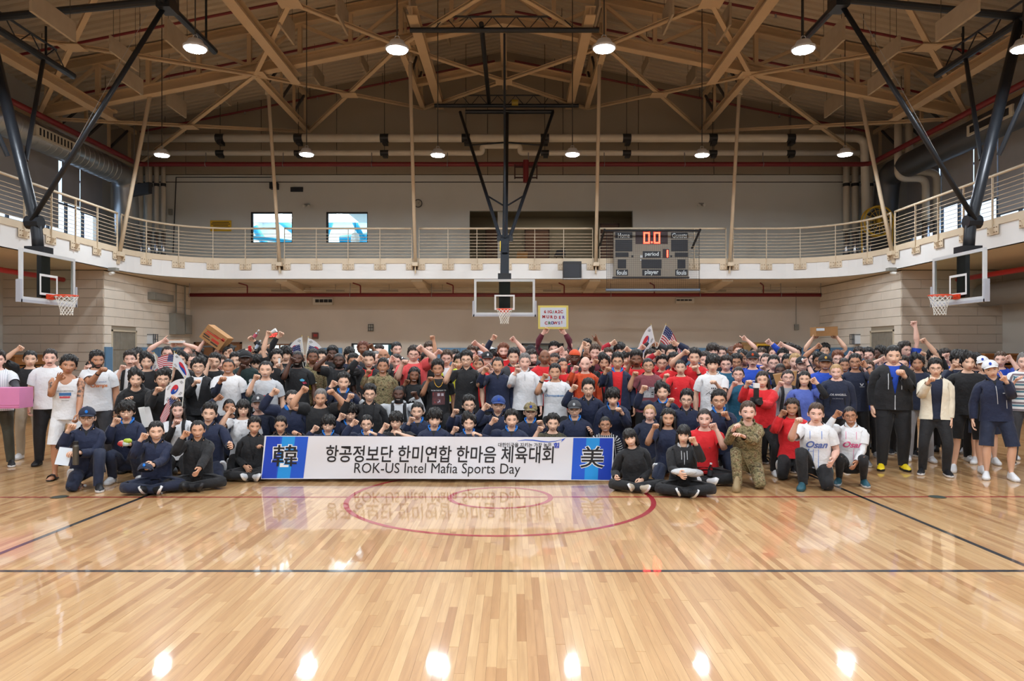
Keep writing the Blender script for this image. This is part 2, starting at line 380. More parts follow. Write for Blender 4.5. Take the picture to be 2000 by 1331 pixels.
 def hair(zl, T, fringe=0, top=1.0, clump=.0, curtain=None, tail=None, n=620, side=1.0, sweep=0, lift=0):
  az = np.linspace(-math.pi, math.pi, nA, endpoint=False); el = np.linspace(-.95, math.pi / 2 - .02, nE)
  zz = np.interp(np.abs(np.degrees(az)), [p[0] for p in zl], [p[1] for p in zl])
  V, keep = [], []
  for e in el:
   for i, a in enumerate(az):
    d = V3(math.sin(a) * math.cos(e), -math.cos(a) * math.cos(e), math.sin(e))
    zl_ = zz[i] + (.0045 * math.sin(11 * a + 1.3) + .0035 * math.sin(23 * a + .4) + .002 * math.sin(41 * a)) * (1.5 if fringe else 1)
    el_r = 1 / math.sqrt((d[0] / .0755) ** 2 + (d[1] / .0945) ** 2 + (d[2] / (.106 if d[2] > 0 else .12)) ** 2)
    h = raw_bvh.ray_cast(Vector(C), Vector(d)); r = min(h[3] if h[0] is not None else el_r, el_r * 1.05)
    p = C + d * r; m = p[2] - zl_
    up = sstep(1.66, 1.735, p[2])
    t = T * (side * (1 - up) + top * up) * (.55 * sstep(-.010, .004, m) + .45 * sstep(-.004, .030, m))
    if fringe and abs(a) < 1.25 and m > -.01: t = max(t, fringe * sstep(-.03, .01, m) * (1 - .3 * up))
    ce = math.cos(e)
    if clump: t *= 1 + clump * (math.sin(7 * a + 3 * e + 1) * math.sin(6 * e + 2 * a) * .7 + (.45 * math.sin(15 * a - 4 * e) + .40 * math.sin(31 * a + 5 * math.sin(3 * e)) + .22 * math.sin(57 * a + 7 * math.sin(4 * e))) * min(1, ce * 1.6))
    if sweep: t *= 1 + sweep * math.sin(a) * up
    if lift: t += lift * up * gau(a, .9)
    q = C + d * (r + .0016 + t); V.append(q); keep.append(m > -.012)
  F = []
  for k in range(nE - 1):
   for i in range(nA):
    j = (i + 1) % nA; q = (k * nA + i, k * nA + j, (k + 1) * nA + j, (k + 1) * nA + i)
    if any(keep[x] for x in q): F.append(q)
  F.append(tuple((nE - 1) * nA + i for i in range(nA)))
  V = np.array(V)
  used = sorted({i for q in F for i in q}); mp = {v: i for i, v in enumerate(used)}
  parts = [(V[used], [tuple(mp[i] for i in q) for q in F])]
  if curtain:
   zbot, a0, wid = curtain; rings_o, rings_i = [], []
   A = np.linspace(math.radians(a0), 2 * math.pi - math.radians(a0), 28)
   vs, fs = [], []
   Z = np.linspace(1.665, zbot, 8)
   for k, z in enumerate(Z):
    f = k / 7
    for off in (0, .030 * (1 - .5 * f)):
     rx = .092 + wid * f - off; ry = .112 + .012 * math.sin(f * 3) - off
     for j, a in enumerate(A):
      w = .006 * math.sin(j * 2.3 + k * .4) * (1 if off == 0 else 0)
      vs.append((math.sin(a) * (rx + w), .012 - math.cos(a) * (ry + w) * (1 if math.cos(a) < 0 else .75) , z + .01 * math.sin(j * 1.7) * (f > .9)))
   n_ = 28
   def id_(k, o, j): return (k * 2 + o) * n_ + j
   for k in range(7):
    for j in range(n_ - 1):
     fs.append((id_(k, 0, j), id_(k, 0, j + 1), id_(k + 1, 0, j + 1), id_(k + 1, 0, j)))
     fs.append((id_(k, 1, j + 1), id_(k, 1, j), id_(k + 1, 1, j), id_(k + 1, 1, j + 1)))
    for j in (0, n_ - 1):
     q = (id_(k, 0, j), id_(k + 1, 0, j), id_(k + 1, 1, j), id_(k, 1, j)); fs.append(q if j == 0 else q[::-1])
   for j in range(n_ - 1):
    fs.append((id_(7, 0, j), id_(7, 0, j + 1), id_(7, 1, j + 1), id_(7, 1, j))); fs.append((id_(0, 0, j + 1), id_(0, 0, j), id_(0, 1, j), id_(0, 1, j + 1)))
   parts.append((np.array(vs, float), fs))
  if tail == 'pony': parts.append(limb([(0, .10, 1.70), (0, .135, 1.69), (.02, .150, 1.62), (.05, .145, 1.54), (.06, .13, 1.47)], [.018, .026, .028, .022, .008], 12))
  if tail == 'bun': parts.append(ellipsoid((0, .125, 1.70), (.036, .030, .034), 14, 10))
  vs, fs = join_parts(parts)
  me = tmp_mesh(vs, fs)
  return Tmpl(me, bone='head')
 short = [(0, 1.722), (30, 1.718), (48, 1.702), (62, 1.674), (74, 1.645), (90, 1.640), (108, 1.615), (130, 1.575), (180, 1.565)]
 tight = [(0, 1.718), (30, 1.716), (52, 1.698), (66, 1.664), (80, 1.650), (100, 1.625), (125, 1.575), (180, 1.560)]
 bang = [(0, 1.674), (25, 1.673), (45, 1.671), (60, 1.655), (74, 1.632), (92, 1.628), (112, 1.600), (135, 1.565), (180, 1.555)]
 bald = [(0, 1.80), (55, 1.76), (70, 1.700), (80, 1.655), (95, 1.640), (115, 1.605), (140, 1.575), (180, 1.565)]
 half = [(0, 1.712), (22, 1.708), (40, 1.698), (58, 1.672), (74, 1.640), (92, 1.634), (110, 1.605), (132, 1.570), (180, 1.560)]
 part = [(0, 1.724), (10, 1.720), (24, 1.706), (42, 1.682), (58, 1.656), (74, 1.636), (92, 1.630), (112, 1.600), (135, 1.568), (180, 1.555)]
 H = {}
 H['crew'] = hair(short, .0080, top=2.4, side=.75, clump=.35)
 H['short'] = hair(short, .010, top=2.9, side=.85, clump=.5, lift=.008)
 H['asian'] = hair(half, .0125, fringe=.009, top=2.5, side=.95, clump=.55, sweep=.35, lift=.004)
 H['parted'] = hair(part, .0145, fringe=.012, top=2.3, side=1.0, clump=.55, sweep=-.4, lift=.010)
 H['bangs'] = hair(bang, .0155, fringe=.015, top=2.0, clump=.5)
 H['buzz'] = hair(short, .0035, top=1.2, n=380)
 H['receding'] = hair([(0, 1.726), (25, 1.732), (42, 1.732), (58, 1.695), (70, 1.655)] + short[4:], .008, top=2.0, clump=.4)
 H['bald'] = hair(bald, .004, n=300)
 H['afro'] = hair(tight, .022, top=1.6, side=1.0, n=620, clump=.30)
 H['hightop'] = hair(tight, .009, top=5.0, side=.7, n=560, clump=.15)
 H['curly'] = hair(tight, .018, top=1.8, side=.7, n=620, clump=.55, lift=.006)
 H['long'] = hair(tight, .010, top=1.3, curtain=(1.36, 58, .016), clump=.4)
 H['longwavy'] = hair(tight, .014, top=1.4, curtain=(1.33, 56, .034), clump=.6)
 H['bob'] = hair(bang, .014, fringe=.008, top=1.4, curtain=(1.535, 55, .006), clump=.35)
 H['tied'] = hair(tight, .007, top=1.2, tail='bun', n=560)
 H['pony'] = hair(tight, .008, top=1.2, tail='pony', n=620)
 for k, t in H.items(): TEMPL['hair', k] = t
 def cap_mesh(brim=True, back=False):
  vs, fs = ellipsoid((0, .010, 1.672), (.090, .110, .100), 32, 22)
  me = bm_cut(tmp_mesh(vs, fs), [((0, 0, 1.678), (0, -.10, -1), None)])
  pv = [tuple(v.co) for v in me.vertices]; pf = [tuple(p.vertices) for p in me.polygons]; bpy.data.meshes.remove(me)
  parts = [(np.array(pv), pf), ellipsoid((0, .01, 1.772), (.008, .008, .005), 8, 6)]
  if brim:
   bv, bf = [], []
   n = 13
   for k, q in enumerate((0, .35, .7, 1.0)):
    for off in (0, .004):
     for i in range(n):
      t = -1 + 2 * i / (n - 1)
      bv.append((t * (.080 - .012 * q), -.098 * math.sqrt(max(0, 1 - (t * .86) ** 2)) + .012 - .068 * q * math.sqrt(max(0, 1 - (t * .9) ** 2)), 1.693 - .014 * q - .016 * t * t - off))
   I = lambda k, o, i: (k * 2 + o) * n + i
   for k in range(3):
    for i in range(n - 1):
     bf.append((I(k, 0, i), I(k + 1, 0, i), I(k + 1, 0, i + 1), I(k, 0, i + 1))); bf.append((I(k, 1, i + 1), I(k + 1, 1, i + 1), I(k + 1, 1, i), I(k, 1, i)))
   for i in range(n - 1): bf.append((I(3, 0, i), I(3, 1, i), I(3, 1, i + 1), I(3, 0, i + 1)))
   parts.append((np.array(bv), bf))
  return Tmpl(tmp_mesh(*join_parts(parts)), bone='head')
 TEMPL['cap'] = cap_mesh()
 TEMPL['beanie'] = cap_mesh(False)
 v, f = [], []
 for i in range(16):
  t = 2 * math.pi * i / 16
  a, z = .19 * math.cos(t), .020 * math.sin(t)
  v.append((.103 * math.sin(a * 1.9), .010 - .1115 * math.cos(a * 1.9), 1.722 + z))
 v = [(0, -.112, 1.724)] + [(x * .42, y - .0015, z) for x, y, z in v]
 TEMPL['emblem'] = Tmpl(tmp_mesh(np.array(v), [(0, 1 + i, 1 + (i + 1) % 16) for i in range(16)]), bone='head')
 parts = []
 def ringtube(c, rx, rz, r, n=14, m=5):
  vs, fs = [], []
  for i in range(n):
   t = 2 * math.pi * i / n; sq = (abs(math.cos(t)) ** 3 + abs(math.sin(t)) ** 3) ** (-1 / 3)
   p = V3(c[0] + rx * math.cos(t) * sq, c[1], c[2] + rz * math.sin(t) * sq); o = unit(V3(math.cos(t), 0, math.sin(t)))
   for j in range(m):
    u = 2 * math.pi * j / m; vs.append(p + o * r * math.cos(u) + V3(0, 1, 0) * r * math.sin(u))
  for i in range(n):
   for j in range(m): fs.append((i * m + j, i * m + (j + 1) % m, ((i + 1) % n) * m + (j + 1) % m, ((i + 1) % n) * m + j))
  return np.array(vs), fs
 for s in (-1, 1):
  parts.append(ringtube((s * .034, -.088, 1.634), .0245, .0195, .0014))
  parts.append(limb([(s * .058, -.086, 1.640), (s * .076, -.060, 1.640), (s * .084, .0, 1.640), (s * .085, .025, 1.634)], [.0014] * 4, 5))
 parts.append(limb([(-.010, -.090, 1.638), (0, -.0925, 1.640), (.010, -.090, 1.638)], [.0013] * 3, 5))
 TEMPL['glasses'] = Tmpl(tmp_mesh(*join_parts(parts)), bone='head')
 tee = make_shirt(.014, .36, .855, .016, 0)
 TEMPL['tee', 0] = Tmpl(deci(tee.copy(), 1300), keep=True); TEMPL['tee', 1] = Tmpl(deci(tee, 650), keep=True)
 lo = make_shirt(.016, .675, .86, .006, 0)
 TEMPL['long', 0] = Tmpl(deci(lo.copy(), 1500), keep=True); TEMPL['long', 1] = Tmpl(deci(lo, 750), keep=True)
 ro = make_shirt(.020, .50, .87, .012, 0)
 TEMPL['rolled', 0] = Tmpl(deci(ro.copy(), 1400), keep=True); TEMPL['rolled', 1] = Tmpl(deci(ro, 700), keep=True)
 hd = make_shirt(.026, .68, .875, .014, 0)
 TEMPL['hoodie', 0] = Tmpl(deci(hd.copy(), 1500), keep=True); TEMPL['hoodie', 1] = Tmpl(deci(hd, 750), keep=True)
 jz = make_shirt(.026, .675, .875, .012, 0, neck=1.50, wedge=(1.405, 1.50, .040))
 TEMPL['halfzip', 0] = Tmpl(deci(jz.copy(), 1500), keep=True); TEMPL['halfzip', 1] = Tmpl(deci(jz, 750), keep=True)
 jo = make_shirt(.030, .675, .865, .013, 0, neck=1.50, wedge=(1.10, 1.50, .070))
 TEMPL['zipopen', 0] = Tmpl(deci(jo.copy(), 1500), keep=True); TEMPL['zipopen', 1] = Tmpl(deci(jo, 800), keep=True)
 jo = make_shirt(.030, .675, .865, .013, 0, neck=1.50, wedge=(.25, 1.50, .085))
 TEMPL['open', 0] = Tmpl(deci(jo.copy(), 1500), keep=True); TEMPL['open', 1] = Tmpl(deci(jo, 800), keep=True)
 tk = make_shirt(.012, .36, .855, .0, 0, neck=1.47)
 tk = bm_cut(tk, [((.155, 0, 1.38), (1, 0, .15), lambda c: c.x > .12 and c.z > 1.30), ((-.155, 0, 1.38), (-1, 0, .15), lambda c: c.x < -.12 and c.z > 1.30)])
 bm = bmesh.new(); bm.from_mesh(tk)
 bmesh.ops.delete(bm, geom=[f for f in bm.faces if (f.calc_center_median().x / .088) ** 2 + ((f.calc_center_median().z - 1.475) / (.11 if f.calc_center_median().y < 0 else .06)) ** 2 < 1], context='FACES'); bm.to_mesh(tk); bm.free()
 TEMPL['tank', 0] = Tmpl(deci(tk, 1000), keep=True); TEMPL['tank', 1] = TEMPL['tank', 0]
 inn = make_shirt(.006, .20, .88, -.01, 0)
 inn = bm_cut(inn, [((.135, 0, 1.38), (1, 0, .1), lambda c: c.x > .10 and c.z > 1.28), ((-.135, 0, 1.38), (-1, 0, .1), lambda c: c.x < -.10 and c.z > 1.28)])
 TEMPL['inner', 0] = TEMPL['inner', 1] = Tmpl(deci(inn, 500), keep=True)
 vt = make_shirt(.022, .36, .89, .0, 0, neck=1.49)
 vt = bm_cut(vt, [((.172, 0, 1.38), (1, 0, .1), lambda c: c.x > .12 and c.z > 1.28), ((-.172, 0, 1.38), (-1, 0, .1), lambda c: c.x < -.12 and c.z > 1.28)])
 vt = vee(vt, 1.20, 1.49, .075)
 TEMPL['vest', 0] = TEMPL['vest', 1] = Tmpl(deci(vt, 800), keep=True)
 def collar(r0, h, flare, gap, drop, n=22, th=.006):
  vs, fs = [], []
  A = np.linspace(math.radians(gap), 2 * math.pi - math.radians(gap), n)
  for j, a in enumerate(A):
   f = gau(min(a, 2 * math.pi - a), .75)
   cx, cy = math.sin(a), -math.cos(a)
   zb = 1.492 - .055 * f - drop * f ** 3; zt = zb + h * (1 - .15 * f)
   rb = r0 + .012 * f; rt = r0 * .93 + flare + .012 * f
   for (r, z) in ((rb + .020, zb - .034), (rt, zt), (rt + th, zt - .002), (rb + th + flare * .6, zb + .004)):
    vs.append((cx * r, .022 + cy * r * (.92 if cy < 0 else 1.0), z))
  for j in range(n - 1):
   for k in range(4):
    fs.append((j * 4 + k, j * 4 + (k + 1) % 4, (j + 1) * 4 + (k + 1) % 4, (j + 1) * 4 + k))
  fs.append((3, 2, 1, 0)); fs.append(tuple((n - 1) * 4 + k for k in range(4)))
  me = tmp_mesh(np.array(vs), fs); t = Tmpl(me, keep=True)
  t.W[:] = 0; t.W[:, BI['chest']] = .75; t.W[:, BI['neck']] = .25
  return t
 TEMPL['collar_open'] = collar(.074, .045, .014, 26, .035)
 TEMPL['collar_polo'] = collar(.070, .030, .022, 16, .02)
 TEMPL['collar_stand'] = collar(.071, .042, .000, 6, .0)
 TEMPL['collar_camo'] = collar(.072, .036, .018, 20, .03)
 vs, fs = [], []
 n = 20
 for j in range(n):
  a = 2 * math.pi * j / n; f = .5 - .5 * math.cos(a)
  r = .082 + .012 * f; rr = .014 + .022 * f
  c = V3(math.sin(a) * r, .024 - math.cos(a) * r, 1.462 + .030 * f + .008 * math.sin(a) ** 2); o = V3(math.sin(a), -math.cos(a), 0)
  for k in range(8):
   u = 2 * math.pi * k / 8; vs.append(c + o * rr * math.cos(u) * 1.1 + V3(0, 0, 1) * rr * math.sin(u))
 for j in range(n):
  for k in range(8): fs.append((j * 8 + k, j * 8 + (k + 1) % 8, ((j + 1) % n) * 8 + (k + 1) % 8, ((j + 1) % n) * 8 + k))
 t = Tmpl(tmp_mesh(np.array(vs), fs)); t.W[:] = 0; t.W[:, BI['chest']] = .8; t.W[:, BI['neck']] = .2
 TEMPL['hood'] = t
 def straps():
  bvh = BVHTree.FromPolygons([tuple(c) for c in TEMPL['hoodie', 0].co], [tuple(p.vertices) for p in TEMPL['hoodie', 0].me.polygons])
  out = []
  for s in (-1, 1):
   vs, fs = [], []
   path = [(s * .120, -.5, 1.10), (s * .108, -.5, 1.20), (s * .098, -.5, 1.30), (s * .092, -.5, 1.38), (s * .090, -.5, 1.425)]
   P = []
   for x, y, z in path:
    h = bvh.ray_cast(Vector((x, y, z)), Vector((0, 1, 0))); P.append(V3(x, h[0].y - .003, z))
   P += [V3(s * .092, -.02, 1.487), V3(s * .095, .045, 1.49), V3(s * .098, .11, 1.43), V3(s * .10, .15, 1.35)]
   nrm = [V3(0, -1, 0)] * 4 + [V3(0, -.9, .5), V3(0, -.2, 1), V3(0, .3, 1), V3(0, .8, .6), V3(0, 1, .1)]
   for p, nn in zip(P, nrm):
    for w, o in ((-.026, 0), (.026, 0), (.026, .010), (-.026, .010)): vs.append(p + V3(w, 0, 0) + unit(nn) * o)
   for j in range(len(P) - 1):
    for k in range(4): fs.append((j * 4 + k, j * 4 + (k + 1) % 4, (j + 1) * 4 + (k + 1) % 4, (j + 1) * 4 + k))
   out.append((np.array(vs), fs))
  bx = limb([(0, .17, 1.42), (0, .19, 1.25), (0, .19, 1.05)], [(.06, .12), (.09, .15), (.085, .145)], 16, up=(0, 1, 0))
  t = Tmpl(tmp_mesh(*join_parts(out + [bx])), keep=True); return t
 TEMPL['straps'] = straps()
 def legs(rad, cut, n, spread=0):
  zs = [1.03, .93, .84, .72, .58, .50, .40, .27, .17, .09, .04]
  pts = [(.086 if z > .9 else .096 + spread * min(1, (.9 - z) / .2), -.004 + (.014 if z < .4 else 0), z) for z in zs]
  pts[0] = (.07, 0, 1.0); L = limb(pts, rad, 24, up=(0, -1, 0))
  pel = torso_loft([(.83, .10, .085, .095, .005), (.87, .160, .100, .124, .004), (.93, .178, .109, .130, 0), (1.0, .166, .108, .114, 0), (1.06, .152, .102, .098, 0)], 44)
  vs, fs = join_parts(mirror([L]) + [pel])
  me = run_mods(tmp_mesh(vs, fs), [('REMESH', dict(mode='VOXEL', voxel_size=.009)), ('SMOOTH', dict(factor=.5, iterations=3))])
  me = bm_cut(me, [((0, 0, 1.03), (0, 0, 1), None), ((0, 0, cut), (0, 0, -1), None)])
  return deci(me, n)
 r_tr = [(.085, .075), (.100, .096), (.104, .097), (.094, .088), (.080, .076), (.074, .072), (.072, .069), (.068, .066), (.062, .060), (.058, .056), (.056, .055)]
 r_sh = [(.085, .075), (.100, .096), (.108, .098), (.106, .092), (.106, .090), (.106, .090), (.106, .09), (.106, .09), (.106, .09), (.1, .09), (.1, .09)]
 r_sl = [(.085, .075), (.100, .094), (.098, .091), (.086, .080), (.068, .065), (.062, .060), (.062, .060), (.060, .056), (.048, .046), (.042, .040), (.042, .040)]
 TEMPL['trousers', 0] = Tmpl(legs(r_tr, .062, 1000)); TEMPL['trousers', 1] = Tmpl(legs(r_tr, .062, 420))
 TEMPL['leggings', 0] = TEMPL['leggings', 1] = Tmpl(legs(r_sl, .075, 900))
 TEMPL['shorts', 0] = Tmpl(legs(r_sh, .50, 700, .012)); TEMPL['shorts', 1] = Tmpl(legs(r_sh, .50, 360, .012))
 def shoe(h0, sidx):
  st = [(.094, .022, .085), (.084, .034, .112), (.050, .040, .128), (.012, .041, .128), (-.025, .045, .112), (-.07, .050, .088), (-.115, .053, .070), (-.150, .049, .058), (-.178, .038, .046), (-.195, .020, .034)]
  rings = []
  for y, w, h in st:
   h *= h0; xc = .103 + .006 * (y < -.05)
   pr = [(-.96, 0), (-1.0, .026), (-.97, .030), (-.86, .45), (-.55, .85), (0, 1.0), (.55, .85), (.86, .45), (.97, .030), (1.0, .026), (.96, 0), (.4, 0), (-.4, 0)]
   rings.append(np.array([(xc + w * a, y, (b if b < .04 else .030 + (h - .030) * b)) for a, b in pr]))
  vs, fs = loft_rings(rings)
  if sidx < 0: vs = vs * np.array([-1, 1, 1]); fs = [tuple(reversed(q)) for q in fs]
  me = tmp_mesh(vs, fs)
  for q in range(2): me.materials.append(bpy.data.materials['slot'])
  me.polygons.foreach_set('material_index', [1 if max(vs[i][2] for i in p.vertices) < .031 else 0 for p in me.polygons])
  t = Tmpl(me); t.W[:] = 0; t.W[:, BI[('r' if sidx < 0 else 'l') + '_foot']] = 1
  return t
 for s, sg in SGN.items():
  t_ = Tmpl(tmp_mesh(*join_parts([limb([(.102 * sg, .08, .012), (.104 * sg, -.05, .012), (.108 * sg, -.17, .012)], [(.012, .040), (.012, .046), (.012, .040)], 14), limb([(.050 * sg, -.06, .02), (.075 * sg, -.065, .072), (.110 * sg, -.068, .082), (.145 * sg, -.065, .060), (.158 * sg, -.06, .02)], [(.006, .035)] * 5, 10)])))
  t_.W[:] = 0; t_.W[:, BI[s + '_foot']] = 1; TEMPL['sandal', s] = t_
  TEMPL['shoe', s] = shoe(1.0, sg); TEMPL['boot', s] = shoe(1.7, sg)
 bpy.data.meshes.remove(raw)
def fk(sp):
 """sp: dict with H (head centre, world), S, yaw, lean, roll, head (yaw, pitch, roll), arms, legs -> bone matrices (world)"""
 S = sp['S']; yaw = sp['yaw']; Rb = Rz(yaw); B = {}
 lean, roll = sp.get('lean', .04), sp.get('roll', 0.)
 fp = sp.get('pelvis_share', .25)
 def Rt(k): return Rb @ Ry(roll * k) @ Rx(lean * k)
 Rp, Rs, Rc = Rt(fp), Rt(fp + (1 - fp) * .5), Rt(1.0)
 hy, hp, hr = sp['head']
 Rh = Rz(hy) @ Ry(hr) @ Rx(hp)
 Rn = frame((Rc[:, 0] + Rh[:, 0]), (Rc[:, 2] + Rh[:, 2]))
 piv = {'pelvis': V3(0, 0, .95), 'spine': V3(0, 0, 1.05), 'chest': V3(0, 0, 1.20), 'neck': V3(0, .025, 1.485), 'head': V3(0, .012, 1.555)}
 pos = {'pelvis': V3(0, 0, 0)}
 pos['spine'] = pos['pelvis'] + Rp @ (piv['spine'] - piv['pelvis']) * S
 pos['chest'] = pos['spine'] + Rs @ (piv['chest'] - piv['spine']) * S
 pos['neck'] = pos['chest'] + Rc @ (piv['neck'] - piv['chest']) * S
 pos['head'] = pos['neck'] + Rn @ (piv['head'] - piv['neck'] - V3(0, 0, .026)) * S
 hs = sp.get('hs', 1.06)
 hc = pos['head'] + Rh @ (V3(0, -.005, 1.650) - piv['head']) * S * hs
 off = sp['H'] - hc
 for k in pos: pos[k] = pos[k] + off
 for k, R, q in (('pelvis', Rp, S), ('spine', Rs, S), ('chest', Rc, S), ('neck', Rn, S), ('head', Rh, S * hs)):
  B[k] = (R * q, pos[k] - R @ piv[k] * q)
 fwd = Rb @ V3(0, -1, 0); side = Rb @ V3(1, 0, 0)
 cf = Rc @ V3(0, -1, 0); cu = Rc @ V3(0, 0, 1)
 for s in 'rl':
  sg = SGN[s]
  a = sp['arms'][s]
  shp = pos['chest'] + Rc @ (V3(sg * SH, ARM_Y, ARM_Z) - piv['chest']) * S
  out = Rc @ V3(sg, 0, 0)
  tgt = a.get('tgt')
  if tgt is None:
   d = a.get('rel', V3(sg * .10, -.03, -.56)); tgt = shp + (Rb @ d) * S
  up = (tgt - shp)[2] / S
  shp = shp + V3(0, 0, 1) * S * .055 * min(1, max(0, (up + .05) / .45)) - out * S * .018 * min(1, max(0, up / .4))
  l1 = (EL - SH) * S; l2 = (WR - EL + .062) * S
  pole = a.get('pole')
  if pole is None: pole = (out * .38 + V3(0, 0, -1) - cf * .25) if up < .30 else (out * .9 + V3(0, 0, -1) * .3 + cf * .15)
  el, ht = two_bone(shp, tgt, l1, l2, pole)
  ud = unit(el - shp); fd = unit(ht - el)
  r0 = Rc @ V3(sg, 0, 0); ax = np.cross(r0, ud); sn = np.linalg.norm(ax)
  Rm = axis_rot(ax, math.atan2(sn, r0 @ ud)) if sn > 1e-6 else np.eye(3)
  zu = Rm @ Rc @ V3(0, 0, 1)
  F0 = frame(V3(sg, 0, 0), V3(0, 0, 1))
  Ru = frame(ud, zu) @ F0.T
  palm = a.get('palm')
  if palm is None:
   palm = (cf * .75 - out * .65) if up > -.25 else (-out + cf * .1)
  zh = -palm
  Rhand = frame(fd, zh) @ F0.T
  ax = np.cross(ud, fd); sn = np.linalg.norm(ax)
  zmin = (axis_rot(ax, math.atan2(sn, ud @ fd)) @ zu) if sn > 1e-6 else zu
  zhp = unit(zh - fd * (zh @ fd)); zmp = unit(zmin - fd * (zmin @ fd))
  mid = zhp + zmp * .8
  if np.linalg.norm(mid) < .3: mid = np.cross(fd, zmp)
  Rf = frame(fd, mid) @ F0.T
  B[s + '_uarm'] = (Ru * S, shp - Ru @ V3(sg * SH, ARM_Y, ARM_Z) * S)
  B[s + '_farm'] = (Rf * S, el - Rf @ V3(sg * EL, ARM_Y, ARM_Z) * S)
  wr = el + fd * (WR - EL) * S
  B.update(hand_mats(s, Rhand, wr, a.get('hand', 'fist'), S))
  sp['arms'][s]['_hand'] = ht; sp['arms'][s]['_R'] = Rhand
  hip = pos['pelvis'] + Rp @ (V3(sg * .09, 0, .92) - piv['pelvis']) * S
  RK, RA = V3(sg * .099, -.010, .50), V3(sg * .10, .022, .085)
  L1, L2 = .42 * S, .415 * S
  lg = sp['legs'][s]; mode = lg['mode']; foot = None
  if mode == 'stand':
   x0 = lg.get('dx', 0); y0 = lg.get('dy', 0)
   ft = V3(*(hip[:2] + side[:2] * sg * (.025 + x0) * S + fwd[:2] * (y0 + (.10 if hip[2] < .75 * S else .0)) * S), .085 * S + .004)
   if hip[2] < .6 * S: ft[:2] += fwd[:2] * .04 * S + side[:2] * sg * .04 * S
   kn, an = two_bone(hip, ft, L1, L2, fwd + side * sg * .25)
  elif mode == 'fwd':
   ft = V3(*(hip[:2] + fwd[:2] * lg.get('d', .34) * S + side[:2] * sg * lg.get('o', .07) * S), .085 * S + .004)
   kn, an = two_bone(hip, ft, L1, L2, fwd * .6 + V3(0, 0, 1) + side * sg * .2)
  elif mode == 'knee':
   dz = min(hip[2] - .055 * S, L1 * .995); h = math.sqrt(max(0, L1 * L1 - dz * dz))
   dr = unit(fwd + side * sg * lg.get('o', .25))
   kn = hip + dr * h - V3(0, 0, dz)
   an = kn - unit(fwd * 1 + side * sg * -.05) * L2 * .97; an[2] = .10 * S
   an = kn + unit(an - kn) * L2
   foot = Rb @ Rx(math.radians(-62))
  elif mode == 'sit':
   dz = hip[2] - .105 * S
   kd = unit(side * sg * .66 + fwd * .70); h = math.sqrt(max(.01, L1 * L1 - dz * dz)); kn = hip + kd * h - V3(0, 0, dz)
   tx = lg.get('x', .02)
   at = V3(*(pos['pelvis'][:2] + fwd[:2] * lg.get('d', .42) * S + side[:2] * (-sg) * tx * S), (.075 if sg > 0 else .07) * S)
   an = kn + unit(at - kn) * L2
   fdir = unit(side * (-sg) * .75 + fwd * .65)
   foot = np.stack([np.cross(-fdir, unit(V3(0, 0, .45) + side * sg * .9)), -fdir, unit(V3(0, 0, .45) + side * sg * .9)], 1)
   foot = frame(foot[:, 0], foot[:, 2])
  elif mode == 'sitfront':
   at = V3(*(pos['pelvis'][:2] + fwd[:2] * lg.get('d', .5) * S + side[:2] * sg * .1 * S), .085 * S); kn, an = two_bone(hip, at, L1, L2, V3(0, 0, 1) + fwd * .3)
  td = unit(kn - hip); sd = unit(an - kn)
  def lr(axis_rest, d, front):
   F1 = frame(axis_rest, V3(0, -1, 0)); return frame(d, front) @ F1.T
  bend = np.cross(td, sd); nb = np.linalg.norm(bend)
  fr = fwd
  if nb > .08:
   hx = unit(bend); fr_t = unit(np.cross(td, hx)); fr_s = unit(np.cross(sd, hx))
   if fr_t @ (td - sd) < 0: fr_t, fr_s = -fr_t, -fr_s
  else: fr_t = fr_s = fwd
  rest_t = unit(RK - V3(sg * .09, 0, .92)); rest_s = unit(RA - RK)
  Rt_, Rs_ = lr(rest_t, td, fr_t), lr(rest_s, sd, fr_s)
  B[s + '_thigh'] = (Rt_ * S, hip - Rt_ @ V3(sg * .09, 0, .92) * S)
  B[s + '_shin'] = (Rs_ * S, kn - Rs_ @ RK * S)
  Rf_ = foot if foot is not None else Rb @ Rz(sg * lg.get('turn', .14))
  B[s + '_foot'] = (Rf_ * S, an - Rf_ @ RA * S)
 T = np.zeros((len(BN), 12))
 for k, (R, t) in B.items(): T[BI[k]] = np.concatenate([R, t[:, None]], 1).ravel()
 return T, pos
def skin(co, W, T, root):
 M = (W @ T).reshape(-1, 3, 4)
 return np.einsum('nij,nj->ni', M[:, :, :3], co) + M[:, :, 3] - root
def morph(co, sp, no=None):
 c = co.copy(); w = sp.get('w', 1.0)
 z = c[:, 2]; ax = np.abs(c[:, 0])
 fx, fz = sp.get('fx', 1), sp.get('fz', 1)
 hm = sstep(1.50, 1.56, z)
 c[:, 0] *= 1 + hm * (fx - 1)
 c[:, 2] = np.where(hm > 0, 1.60 + (c[:, 2] - 1.60) * (1 + hm * (fz - 1)), c[:, 2])
 if w != 1.0 and no is not None:
  m = (1 - hm) * np.where(ax < .22, 1.0, np.clip(1 - (ax - .22) / .5, .25, 1)) * np.where(z < .9, np.clip(.35 + (z - .2) / .7 * .65, .2, 1), 1)
  belly = 1 + sp.get('belly', 0) * gau(z - 1.08, .13) * (c[:, 1] < 0)
  c = c + no * ((w - 1) * .16 * m * belly)[:, None]
 if sp.get('female'):
  m = (ax < .23) * (z > .95) * (z < 1.47)
  c[:, 1] -= .022 * gau(ax - .078, .05) * gau(z - 1.275, .055) * (c[:, 1] < 0)
  c[:, 0] *= 1 - .07 * m * gau(z - 1.38, .12)
  c[:, 0] *= 1 - .06 * m * gau(z - 1.09, .07)
 return c
